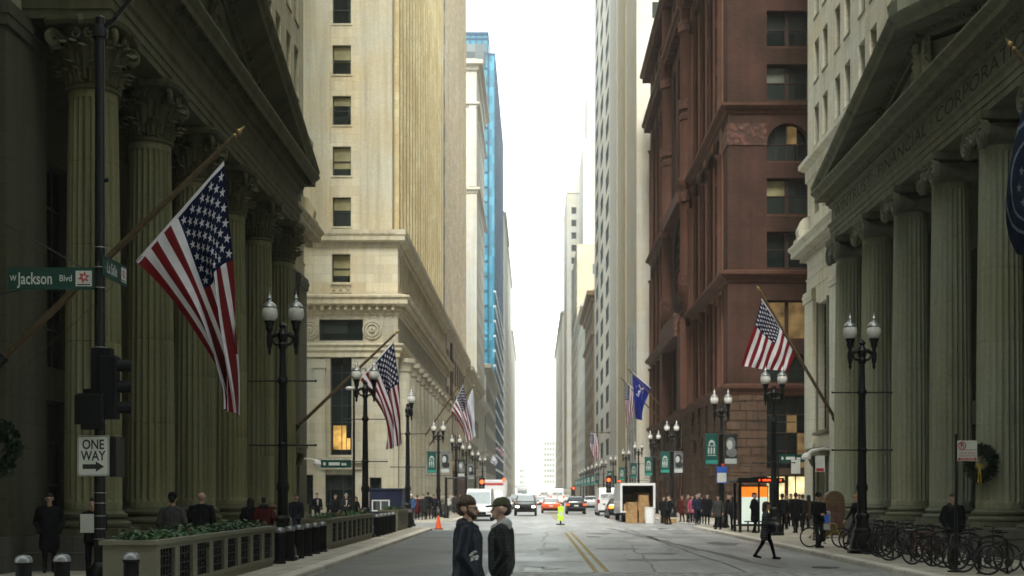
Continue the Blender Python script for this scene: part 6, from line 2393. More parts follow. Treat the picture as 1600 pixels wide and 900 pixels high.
# ---------------------------------------------------------------- bus shelter
def shelter():
    Y0, Y1, X0, X1 = 58.6, 60.4, 9.45, 11.15
    root = thing('bus_shelter', 'dark bus shelter with a glowing orange and white advert panel', 'bus shelter', ((X0 + X1) / 2, Y0, PV))
    f = MB()
    for x, y in ((X0, Y0 + .2), (X1, Y0 + .2), (X0, Y1), (X1, Y1)):
        f.box(x - .06, x + .06, y - .06, y + .06, PV, PV + 2.35)
    f.box(X0, X1, Y1 - .03, Y1 + .03, PV + .25, PV + .32)
    f.box((X0 + X1) / 2 - .04, (X0 + X1) / 2 + .04, Y0 + .1, Y0 + .2, PV, PV + 2.4)
    f.build('frame', 'black_iron', root)
    r = MB()
    rings = []
    for y, e in ((Y0 - .35, 0), (Y1 + .25, 0)):
        rings.append([(X0 - .25 + (X1 - X0 + .5) * t, y, PV + 2.38 + .18 * math.sin(PI * t) + (.0 if k else 0)) for k, t in enumerate([q / 8 for q in range(9)])] + [(X1 + .25, y, PV + 2.27), (X0 - .25, y, PV + 2.27)])
    r.loft(rings)
    r.box(X0 - .2, X1 + .2, Y0 - .42, Y0 - .36, PV + 2.28, PV + 2.5)
    r.build('roof', 'black_iron', root)
    a = MB()
    a.box(X0 + .12, X1 - .15, Y1 - .2, Y1 - .08, PV + .32, PV + 2.16, 2)
    xa, xb = X0 + .16, X1 - .19
    a.poly([(xa, Y1 - .203, PV + .36), (xb, Y1 - .203, PV + .36), (xb, Y1 - .203, PV + 1.62), (xa, Y1 - .203, PV + 1.62)], 0)
    a.poly([(xa, Y1 - .203, PV + 1.62), (xb, Y1 - .203, PV + 1.62), (xb, Y1 - .203, PV + 2.1), (xa, Y1 - .203, PV + 2.1)], 1)
    a.build('advert_panel', ['ad_white', 'ad_orange', 'black_iron'], root)
    l = MB()
    for k in range(9):
        if k != 1:
            l.box(X0 + .75 + .085 * k, X0 + .81 + .085 * k, Y0 - .43, Y0 - .421, PV + 2.35, PV + 2.43 + .02 * (k % 2))
    l.box(X0 + 1.7, X0 + 1.78, Y0 - .43, Y0 - .421, PV + 2.35, PV + 2.44)
    l.build('display_text', 'led_red', root)
    b = MB(); b.box(X0 + .4, X1 - .3, Y1 - .62, Y1 - .28, PV + .45, PV + .5)
    for x in (X0 + .55, X1 - .45):
        b.box(x - .03, x + .03, Y1 - .5, Y1 - .4, PV, PV + .45)
    b.build('bench', 'dark_steel', root)


shelter()


# ---------------------------------------------------------------- bus stop sign, posts, bins, booth, cone, street sign
def flag_sign(name, lb, X, Y, w, h, z, plate, posth, extra=None, cat='sign', pm='black_iron', off=0.0):
    root = thing(name, lb, cat, (X, Y, PV))
    m = MB(); m.lathe([(.09, 0), (.09, .02), (.035, .05), (.03, posth)], n=10, c=(X, Y, PV)); m.build('post', pm, root)
    m = MB(); m.box(X + off - w / 2, X + off + w / 2, Y - .055, Y - .04, z, z + h); so = m.build('sign_plate', plate, root)
    if extra: extra(so, X + off, Y - .057, z, w, h)
    return root


def bus_extra(so, x, y, z, w, h):
    m = MB(); m.poly([(x - w * .45, y, z + .05), (x + w * .45, y, z + .05), (x + w * .45, y, z + h * .62), (x - w * .45, y, z + h * .62)]); m.build('sign_panel', 'sign_white', so)
    m = MB(); m.lathe([(.09, y - .01), (.09, y + .002)], (x + .06, 0, z + h + .08), 14, 0, 'y'); m.build('sign_disc', 'sign_red', so)


flag_sign('bus_stop_sign', 'blue and white bus stop sign beside the lamp with two banners', pX(1127.5, 66.5), 66.5, .52, .86, 2.45, 'sign_blue', 3.4, bus_extra)
flag_sign('parking_sign', 'small white sign with a red band near the man with the bicycle', pX(1272, 49), 49, .36, .62, 2.75, 'sign_white', 3.2, lambda so, x, y, z, w, h: MB().box(x - w * .4, x + w * .4, y - .002, y, z + .02, z + .14).build('red_band', 'sign_red', so), off=.22)
flag_sign('parking_sign', 'small pale sign on a thin post at the far side of the bus shelter', pX(1243, 70), 70, .5, .75, 3.0, 'sign_white', 3.9)
def street_sign(lb, X, Y, z, w, off):
    root = thing('street_name_sign', lb, 'street sign', (X, Y, PV))
    m = MB(); m.lathe([(.06, 0), (.05, z + .3)], (X, Y, PV), 10); m.build('post', 'black_iron', root)
    m = MB(); m.box(X + off - w / 2, X + off + w / 2, Y - .07, Y - .05, z, z + .42); so = m.build('sign_plate', 'sign_green', root)
    m = MB()
    for q0, q1, zz in ((-.42, -.34, .16), (-.24, .12, .16), (.18, .34, .12)):      # too small in the photo to be read
        m.poly([(X + off + q0 * w, Y - .072, z + .13), (X + off + q1 * w, Y - .072, z + .13), (X + off + q1 * w, Y - .072, z + .13 + zz), (X + off + q0 * w, Y - .072, z + .13 + zz)])
    m.build('lettering', 'sign_white', so)


street_sign('green street name sign in front of the dark shopfront, beside the white curved lamp arm', pX(1216, 71), 71, pz(722, 71), 1.4, .75)
street_sign('green street name sign before the cream tower entrance', pX(552, 67.5), 67.5, pz(731, 67.5), 1.6, -.9)

m = MB()
Yc = 64.0
lx = 15.3
m.tube([(lx + .2, Yc, 4.1), (14.4, Yc, 4.15), (13.9, Yc, 4.05), (13.65, Yc, 3.85)], [.05, .07, .09, .11], 8)
m.lathe([(.22, 3.62), (.25, 3.72), (.2, 3.86), (.05, 3.95)], (13.6, Yc, 0), 16)
tag(m.build('wall_lamp', 'white_plastic', org=(lx, Yc, 3.8)), 'white curved wall lamp reaching out from the end of the grey bank', 'wall lamp')
m = MB(); m.lathe([(.16, 0), (.2, .1), (.17, .24), (.06, .3)], (pX(497, 66.6), 66.4, 3.35), 14); m.tube([(pX(497, 66.6), 66.4, 3.62), (pX(485, 66.6), 66.4, 3.72), (-12.3, 66.4, 3.72)], .04, 6)
tag(m.build('security_camera', 'white_plastic', org=(-12.2, 66.4, 3.5)), 'white dome camera on the corner of the olive bank, over the men in suits', 'camera')


Y = 63.5; X = pX(553, Y)
root = thing('street_light', 'thin pole with a small pale lamp head just left of the second lamp with globes', 'street light', (X, Y, PV))
m = MB(); m.lathe([(.14, 0), (.1, .3), (.07, .4), (.05, pz(612, Y))], (X, Y, PV), 10); m.tube([(X, Y, pz(612, Y)), (X - .05, Y, pz(607, Y)), (X - .2, Y - .1, pz(606, Y))], .04, 6); m.build('pole', 'dark_steel', root)
m = MB(); m.ball((X - .2, Y - .15, pz(607, Y)), .16, n=10, k=6, sc=(1.3, 1, .6)); m.build('lamp_head', 'white_plastic', root)


def booth():
    Y = 71.0; xa, xb = pX(577, Y), pX(628, Y)
    root = thing('kiosk_booth', 'navy blue booth with a white framed window behind the last planter', 'booth', ((xa + xb) / 2, Y, PV))
    m = MB(); m.box(xa, xb, Y, Y + 2.0, PV, 2.1); m.box(xa - .06, xb + .06, Y - .06, Y + 2.06, 2.1, 2.2); m.build('body', 'navy_board', root)
    a, b, c, d = pX(581, Y), pX(609, Y), pz(799, Y), pz(781, Y)
    w = MB()
    w.box(a, b, Y - .05, Y - .002, c, c + .07); w.box(a, b, Y - .05, Y - .002, d - .07, d); w.box(a, a + .07, Y - .05, Y - .002, c + .07, d - .07); w.box(b - .07, b, Y - .05, Y - .002, c + .07, d - .07); w.box((a + b) / 2 - .03, (a + b) / 2 + .03, Y - .05, Y - .002, c + .07, d - .07)
    wo = w.build('window_frame', 'white_plastic', root)
    p = MB(); p.poly([(a, Y - .02, c), (b, Y - .02, c), (b, Y - .02, d), (a, Y - .02, d)]); p.build('pane', 'pane_pale', wo)


booth()


def cone():
    Y = 68.4; X = pX(685, Y)
    root = thing('traffic_cone', 'orange traffic cone at the end of the left kerb', 'cone', (X, Y, 0))
    m = MB(); m.lathe([(.19, .04), (.17, .06), (.05, .72), (.0, .73)], (X, Y, 0), 16); m.build('cone_body', 'orange', root)
    m = MB(); m.bbox(X - .22, X + .22, Y - .22, Y + .22, .005, .045, .02); m.build('foot', 'black_plastic', root)


cone()


def cross_sign():
    Y = 78.0; X = pX(876, Y)
    root = thing('crossing_sign', 'fluorescent yellow green crossing sign standing on the centre line', 'sign', (X, Y, 0))
    m = MB(); m.bbox(X - .17, X + .17, Y - .04, Y + .04, .25, 1.12, .03); m.build('sign_plate', 'fluoro', root)
    m = MB(); m.bbox(X - .26, X + .26, Y - .2, Y + .2, .0, .07, .03); m.tube([(X, Y, .07), (X, Y, .25)], .05, 8); m.build('foot', 'black_plastic', root)
    m = MB(); m.box(X - .1, X + .1, Y - .043, Y - .0405, .55, .8); m.build('symbol', 'sign_white', root)


cross_sign()


# ---------------------------------------------------------------- wreaths and a garland
def wreath(name, lb, c, Rr, r, N, seed, ribbon=True, squash=1.0):
    root = thing(name, lb, 'wreath', c)
    rnd = random.Random(seed)
    mb = MB()
    ux, uy = -N[1], N[0]
    mb.tube([(c[0] + ux * Rr * math.cos(2 * PI * k / 20), c[1] + uy * Rr * math.cos(2 * PI * k / 20), c[2] + Rr * squash * math.sin(2 * PI * k / 20)) for k in range(21)], r * .55, 6)
    for i in range(1100):
        a = rnd.uniform(0, 2 * PI)
        b_ = rnd.uniform(0, 2 * PI); q = r * rnd.uniform(.4, 1.15)
        rad = Rr + q * math.cos(b_)
        p = Vector((c[0] + ux * rad * math.cos(a) + N[0] * q * math.sin(b_), c[1] + uy * rad * math.cos(a) + N[1] * q * math.sin(b_), c[2] + rad * squash * math.sin(a)))
        d = Vector((rnd.uniform(-1, 1), rnd.uniform(-1, 1), rnd.uniform(-1, 1))).normalized()
        u = d.cross(Vector((.3, .5, .8))).normalized()
        s = rnd.uniform(.06, .11)
        mb.add([tuple(p - d * s), tuple(p + u * s * .35), tuple(p + d * s), tuple(p - u * s * .35)], [(0, 1, 2, 3)], 0)
    mb.build('foliage', 'leaf_dark', root, ang=180)
    if ribbon:
        m = MB()
        b0 = Vector((c[0] + N[0] * r, c[1] + N[1] * r, c[2] - Rr * squash * .2))
        for sg in (-1, 1):
            m.tube([tuple(b0), tuple(b0 + Vector((ux * sg * .09, uy * sg * .09, .07))), tuple(b0 + Vector((ux * sg * .12, uy * sg * .12, -.03))), tuple(b0)], .02, 5)
            m.tube([tuple(b0), tuple(b0 + Vector((ux * sg * .03, uy * sg * .03, -.25))), tuple(b0 + Vector((ux * sg * .04, uy * sg * .04, -.5)))], .02, 5)
        m.build('ribbon', 'gold_ribbon', root)


Yw = 38.9
wreath('wreath', 'dark green wreath with a gold ribbon hung between two columns of the grey bank', (pX(1533, 38.0), 38.0, pz(724, 38.0)), .36, .14, (-.6, -.8), 5, squash=1.15)
wreath('wreath', 'dark wreath hung at the far left edge in front of the olive bank wall', (pX(-10, 25.5), 25.5, pz(700, 25.5)), .36, .16, (.5, -.86), 6, False, 1.2)


def garland():
    Y = 59.0; X = -11.95
    root = thing('garland', 'tall green garland with red berries hung by the olive bank side door', 'garland', (X, Y, 3.2))
    mb = MB(); rnd = random.Random(3)
    for i in range(1300):
        t = rnd.random()
        z = 3.1 + 3.2 * t
        q = .34 * (1 - .5 * t)
        p = Vector((X + rnd.gauss(0, q * .35) + .15, Y + rnd.gauss(0, q * .8), z))
        d = Vector((rnd.uniform(-1, 1), rnd.uniform(-1, 1), rnd.uniform(-1, 1))).normalized()
        u = d.cross(Vector((.3, .5, .8))).normalized(); s = rnd.uniform(.07, .13)
        mb.add([tuple(p - d * s), tuple(p + u * s * .4), tuple(p + d * s), tuple(p - u * s * .4)], [(0, 1, 2, 3)], 1 if rnd.random() < .12 else 0)
    mb.build('foliage', ['leaf', 'flower_red'], root, ang=180)


garland()


# ---------------------------------------------------------------- newspaper box / bin by the grey bank
def bins():
    Y = 52.0; X = pX(1302, Y)
    root = thing('mail_box', 'brown cabinet with a curved top against the end of the grey bank colonnade', 'cabinet', (X, Y, PV))
    m = MB(); m.bbox(X - .42, X + .42, Y - .3, Y + .3, PV + .1, PV + 1.5, .06)
    m.lathe([(.40, Y - .28), (.40, Y + .28)], (X, 0, PV + 1.5), 20, 0, 'y'); m.build('body', 'wood_pole', root)
    m = MB(); m.box(X - .4, X - .3, Y - .25, Y + .25, PV, PV + .1); m.box(X + .3, X + .4, Y - .25, Y + .25, PV, PV + .1); m.build('foot', 'black_iron', root)
    m = MB(); m.box(X - .3, X + .3, Y - .315, Y - .302, PV + .5, PV + 1.3); m.build('door', 'taupe_dark', root)
    Y = 51.0; X = pX(1298, Y) - .25
    root = thing('newspaper_box', 'slim blue grey newspaper box beside the brown cabinet', 'newspaper box', (X, Y, PV))
    m = MB(); m.bbox(X - .2, X + .2, Y - .2, Y + .2, PV + .35, PV + 1.1, .03); m.build('body', 'car_silver', root)
    m = MB(); m.tube([(X, Y, PV), (X, Y, PV + .36)], .04, 8); m.lathe([(.2, 0), (.2, .02), (.05, .04)], (X, Y, PV), 12); m.build('stand', 'black_iron', root)
    m = MB(); m.box(X - .15, X + .15, Y - .212, Y - .202, PV + .6, PV + 1.0); m.build('window', 'sign_blue', root)


bins()


# ---------------------------------------------------------------- traffic signals further up the street
def signal_small(lb, X, Y, z, lit, post_x, arm=True):
    root = thing('traffic_signal', lb, 'traffic signal', (post_x, Y, PV))
    m = MB(); m.lathe([(.2, 0), (.2, .3), (.11, .45), (.09, z + .9)], (post_x, Y, PV), 10)
    if abs(post_x - X) > .3:
        m.tube([(post_x, Y, z + .95), (X, Y, z + 1.1)], .05, 6)
    m.build('pole', 'black_iron', root)
    h = MB(); h.bbox(X - .2, X + .2, Y - .15, Y + .15, z - .3, z + 1.0, .04); ho = h.build('signal_head', 'black_plastic', root)
    for k, mm in enumerate(('lens_dark', 'lens_dark', 'red_lamp' if lit else 'lens_dark')):
        l = MB(); l.ball((X, Y - .15, z - .1 + .4 * k), .15 if k == 2 else .14, n=12, k=6, sc=(1, .35, 1)); l.build('lens', mm, ho)


def sg(px, py, Y, lb, post_px, lit=True):
    signal_small(lb, pX(px, Y), Y, pz(py, Y) - .7, lit, pX(post_px, Y))


sg(753, 753, 92, 'black signal head showing red, hanging left of the white vans', 697)
sg(951, 750, 100, 'signal showing red, large one above the white van', 962)
sg(968, 752, 158, 'signal showing red, small one behind the moving truck', 985)
sg(896, 763, 175, 'signal showing red over the two sedans', 925)
sg(866, 765, 260, 'distant signal showing red left of the green banners', 893)
sg(877, 773, 250, 'distant low signal showing red above the orange car', 898)

# ================================================================== FLAGS
def flag_surface(Y, bot, top, amp, nw, ph):
    B = [Vector((pX(x, Y), pz(y, Y))) for x, y in bot]
    T = [Vector((pX(x, Y), pz(y, Y))) for x, y in top]
    def S(u, v):
        C = [B[i].lerp(T[i], v) for i in range(4)]
        a = 1 - u
        p = C[0] * a ** 3 + C[1] * 3 * a * a * u + C[2] * 3 * a * u * u + C[3] * u ** 3
        w = u ** .6
        dy = amp * w * math.sin(2 * PI * (nw * v + .35 * u) + ph) + amp * .45 * w * math.sin(2 * PI * (nw * 2.1 * v - .8 * u) + ph * 2)
        dx = .18 * amp * w * math.sin(2 * PI * (nw * 1.3 * v + 1.1 * u) + 1.7 * ph)
        return Vector((p.x + dx, Y + dy, p.y))
    return S


def flag(lb, Y, bot, top, kind='us', amp=.22, nw=2.2, ph=0.0, extra=None, name='flag', cols=36, group=None):
    S = flag_surface(Y, bot, top, amp, nw, ph)
    mb = MB()
    rows = 52
    mats = {'us': ['flag_red', 'flag_white', 'flag_blue'], 'royal': ['flag_royal', 'flag_white', 'flag_royal'], 'pale': ['flag_pale', 'flag_white', 'flag_royal'], 'navy': ['flag_navy', 'flag_pale', 'flag_navy']}[kind]
    us_ = [0, .018] + [.018 + .982 * k / (cols - 1) for k in range(1, cols)]
    us_ = sorted(set(us_ + [.40]))
    for i in range(len(us_) - 1):
        for j in range(rows):
            u0, u1, v0, v1 = us_[i], us_[i + 1], j / rows, (j + 1) / rows
            m = 0
            if kind == 'us':
                st = int((v0 + v1) / 2 * 13)
                m = 0 if st % 2 == 0 else 1
                if st >= 6 and (u0 + u1) / 2 < .40:
                    m = 2
            if i == 0 and kind != 'navy':
                m = 1
            mb.add([S(u0, v0), S(u1, v0), S(u1, v1), S(u0, v1)], [(0, 1, 2, 3)], m)
    # weld the grid
    seen_ = {}
    nv, remap = [], []
    for p in mb.v:
        k = (round(p[0], 5), round(p[1], 5), round(p[2], 5))
        if k not in seen_:
            seen_[k] = len(nv); nv.append(p)
        remap.append(seen_[k])
    mb.v = nv
    mb.f = [[remap[q] for q in f] for f in mb.f]
    keep = [i for i, f in enumerate(mb.f) if len(set(f)) == len(f)]
    mb.f = [mb.f[i] for i in keep]; mb.m = [mb.m[i] for i in keep]
    def on(uc, vc, vs, fs, m, target, su, sv):
        for off in (-.012, .012):
            pts = []
            for p in vs:
                u, v = uc + p[0] * su, vc + p[1] * sv
                q = S(max(0, min(1, u)), max(0, min(1, v)))
                n = (S(min(1, u + .01), v) - S(max(0, u - .01), v)).cross(S(u, min(1, v + .01)) - S(u, max(0, v - .01)))
                if n.length > 1e-9: n.normalize()
                pts.append(q + n * off)
            target.add(pts, fs, m)
    if kind == 'us':
        sv_, sf_ = star_geo(1, 5, .4)
        for r in range(9):
            n = 6 if r % 2 == 0 else 5
            for c in range(n):
                uc = .018 + .382 * ((c + .5) / 6 if n == 6 else (c + 1) / 6)
                vc = 6 / 13 + (7 / 13) * (r + .75) / 9.5
                on(uc, vc, sv_, sf_, 1, mb, .0215, .036)
    o = mb.build(name, mats, org=tuple(S(0, 1)), ang=80)
    tag(o, lb, 'flag', group)
    if extra:
        extra(o, on, S)
    return o


def pole(lb, Y, tip, base, r=.05, ball=True):
    a = Vector((pX(base[0], Y), Y, pz(base[1], Y))); b = Vector((pX(tip[0], Y), Y, pz(tip[1], Y)))
    root = thing('flagpole', lb, 'flagpole', tuple(a), 0, 'flagpoles leaning out from the walls')
    d = (b - a).normalized()
    m = MB(); m.tube([a, a + d * (b - a).length * .5, b], [r * 1.15, r, r * .7], 10); m.build('staff', 'wood_pole', root)
    m = MB(); m.tube([a - d * .1, a + d * .5], r * 1.8, 10); m.lathe([(r * 3.4, -.06), (r * 3.4, .02), (r * 2, .08)], tuple(a), 12, 0, 'x'); m.build('bracket', 'dark_steel', root)
    m = MB(); m.ball(tuple(b), r * .75, n=10, k=6); m.ball(tuple(b + d * r * 1.7), r * .95, n=10, k=6, sc=(1, 1, 1)); m.tube([b + d * r * 2.0, b + d * r * 4.2], [r * .7, r * .15], 8); m.build('finial', 'brass', root)
    return root, a, b


GF = 'large flags with stars and stripes along the street'
r_, a, b = pole('wooden flagpole slanting up behind the one way sign pole', 27, (367, 212), (-18, 582), .07)
m = MB()
for t, q in ((.42, (-1.6, .2, .9)), (.42, (-1.6, .9, .1)), (.42, (-1.6, -.5, -.5))):
    p = a.lerp(b, t); m.tube([p, p + Vector(q) * 1.2], .012, 4)
m.lathe([(.10, -.05), (.10, .05)], tuple(a.lerp(b, .42)), 10, 0, 'x')
m.build('stay_wire', 'dark_steel', r_)
m = MB(); m.tube([(pX(222, 27), 27, pz(400, 27)), (pX(120, 27), 27.05, pz(500, 27)), (pX(30, 27), 27.1, pz(575, 27))], .008, 4).mark(); m.tube([(pX(350, 27), 27, pz(250, 27)), (pX(362, 27), 27, pz(222, 27))], .012, 4); m.build_parts('rope', 'wood_pole', r_)
flag('largest stars and stripes flag, draped from the wooden pole by the olive bank columns', 27, [(212, 408), (272, 470), (343, 545), (356, 640)], [(350, 251), (356, 380), (367, 500), (371, 648)], amp=.30, nw=2.0, ph=.6, cols=60, group=GF)
pole('wooden flagpole rising in front of the cream tower base', 60, (617, 522), (455, 676), .075)
flag('second largest stars and stripes flag, hanging behind a twin globe lamp', 60, [(562, 592), (585, 624), (610, 650), (606, 703)], [(615, 532), (620, 590), (628, 640), (628, 694)], amp=.32, nw=1.8, ph=2.0, cols=44, group=GF)
pole('nearer of two thin flagpoles leaning from the colonnaded base of the cream tower', 104, (727, 588), (646, 708), .07)
pole('farther of two thin flagpoles leaning from the colonnaded base of the cream tower', 107, (739, 604), (661, 709), .07)
flag('folded stars and stripes flag in front of the taupe tower', 104, [(704, 644), (714, 652), (725, 668), (727, 692)], [(724, 600), (729, 625), (735, 650), (738, 687)], amp=.35, nw=1.6, ph=1.0, group=GF)
flag('pale flag hanging straight beside the folded stars and stripes flag', 107, [(730, 628), (732, 650), (734, 670), (735, 686)], [(738.5, 606), (741, 630), (743, 655), (743, 682)], 'pale', amp=.2, nw=1.5)
pole('thin distant flagpole by the grey stone block under the pale tower', 190, (789, 693), (735, 716), .06)
flag('small distant stars and stripes flag, left row', 190, [(774, 701), (778, 707), (782, 711), (785, 716)], [(778, 696), (782, 697), (786, 702), (788, 709)], amp=.3, nw=1.4, ph=.5, group=GF, cols=20)
flag('small pale distant flag below the small stars and stripes flag', 186, [(766, 722), (769, 724), (772, 726), (774, 728)], [(771, 710), (774, 713), (777, 716), (778, 722)], 'pale', amp=.2, nw=1.4, cols=16)
pole('wooden flagpole leaning left from the grey bank wall', 61, (1187, 454), (1311, 665), .075)
flag('stars and stripes flag spread flat, stripes slanting, beside the red brick corner', 61, [(1243, 549), (1241, 560), (1236, 572), (1231, 581)], [(1190, 466), (1182, 500), (1168, 540), (1157, 572)], amp=.16, nw=1.5, ph=.4, cols=44, group=GF)


def ink_text(o, on, S):
    t = MB(); vs, fs = text_geo('ink', 1.0, 1.0, 'CENTER', .02)
    on(.30, .52, [(-p[0], p[1]) for p in vs], fs, 0, t, .24, .62)
    t.build('lettering', 'flag_white', o, ang=80)


pole('upper flagpole leaning from the red brick wall, with the royal blue flag', 123, (982, 577), (1047, 652), .07)
pole('lower flagpole leaning from the red brick wall, beside the royal blue flag', 126, (970, 590), (1043, 668), .07)
flag('royal blue flag with white lettering over the parked moving truck', 123, [(1017, 606), (1010, 625), (1003, 640), (1003, 657)], [(988, 581), (989, 605), (991, 630), (993, 654)], 'royal', amp=.2, nw=1.2, ph=.4, extra=ink_text)
flag('stars and stripes flag hanging left of the royal blue flag', 126, [(991, 607), (992, 622), (991, 637), (989, 652)], [(976, 596), (976, 620), (977, 645), (979, 668)], amp=.3, nw=1.6, ph=1.3, group=GF)
pole('dark horizontal distant flagpole in front of the window tower', 200, (920, 675), (953, 676), .08)
flag('crumpled faded stars and stripes flag in front of the window tower', 200, [(932, 679), (936, 690), (939, 706), (937, 719)], [(923, 676), (919, 690), (922, 705), (927, 715)], amp=.4, nw=1.8, ph=.2, group=GF, cols=24)


def seal(o, on, S):
    t = MB()
    uc, vc = .50, .70
    for r, w in ((.36, .022), (.27, .014)):
        for k in range(40):
            a0, a1 = 2 * PI * k / 40, 2 * PI * (k + 1) / 40
            on(uc, vc, [(r * math.cos(a0), r * math.sin(a0)), (r * math.cos(a1), r * math.sin(a1)), ((r - w) * math.cos(a1), (r - w) * math.sin(a1)), ((r - w) * math.cos(a0), (r - w) * math.sin(a0))], [(0, 1, 2, 3)], 0, t, 1, 1.05)
    sv_, sf_ = star_geo(1, 5, .42)
    for k in range(7):
        on(uc + .17 * math.cos(R(40 + 30 * k)), vc + .18 * math.sin(R(40 + 30 * k)), sv_, sf_, 0, t, .028, .03)
    for k in range(5):
        a = R(190 + 32 * k)
        on(uc + .14 * math.cos(a), vc + .14 * math.sin(a), [(-.05, -.01), (.05, -.02), (.06, .01), (-.04, .02)], [(0, 1, 2, 3)], 0, t, 1, 1)
    t.build('emblem', 'emblem', o, ang=80)


pole('wooden flagpole with a brass ball at the right edge, over the grey bank columns', 26.7, (1584, 76), (1985, 585), .07)
flag('navy flag with a pale circular seal drooping at the right edge', 26.7, [(1742, 278), (1735, 340), (1715, 400), (1680, 430)], [(1616, 112), (1592, 205), (1546, 330), (1594, 392)], 'navy', amp=.18, nw=2.0, ph=.3, extra=seal)

# ================================================================== VEHICLES
CARS = dict(
    sedan=[(-2.35, .35, .60, .64, .62, .70, .55), (-2.26, .24, .70, .75, .80, .84, .70), (-1.2, .2, .84, .93, .87, .90, .74), (-.78, .2, .90, 1.0, .88, .90, .74), (-.05, .2, .92, 1.40, .88, .90, .58), (.75, .2, .93, 1.45, .88, .90, .58), (1.4, .2, .95, 1.37, .88, .90, .58), (1.95, .22, .97, 1.04, .87, .88, .68), (2.28, .26, .95, 1.02, .82, .84, .66), (2.36, .4, .80, .84, .74, .76, .6)],
    suv=[(-2.45, .45, .80, .86, .72, .80, .65), (-2.38, .32, .98, 1.04, .86, .90, .78), (-1.3, .28, 1.08, 1.16, .93, .95, .82), (-1.0, .28, 1.12, 1.22, .93, .95, .80), (-.4, .28, 1.15, 1.76, .93, .95, .68), (.9, .28, 1.16, 1.82, .93, .95, .68), (2.1, .28, 1.16, 1.78, .93, .95, .68), (2.38, .32, 1.14, 1.22, .90, .93, .80), (2.45, .5, 1.0, 1.06, .82, .86, .72)],
    van=[(-2.95, .45, .78, .85, .76, .86, .78), (-2.86, .34, 1.0, 1.08, .92, .96, .86), (-2.15, .3, 1.22, 1.34, .98, 1.0, .86), (-1.45, .3, 1.36, 2.36, 1.0, 1.0, .84), (-1.05, .3, 1.4, 2.56, 1.0, 1.0, .84), (1.0, .3, 1.4, 2.62, 1.0, 1.0, .88), (2.85, .3, 1.4, 2.58, 1.0, 1.0, .88), (2.94, .4, 1.38, 2.46, .96, .97, .84)])
GLZ = dict(sedan=((3, 4), (6, 7), (4, 5, 6)), suv=((3, 4), (6, 7), (4, 5)), van=((2, 3), None, (3,)))


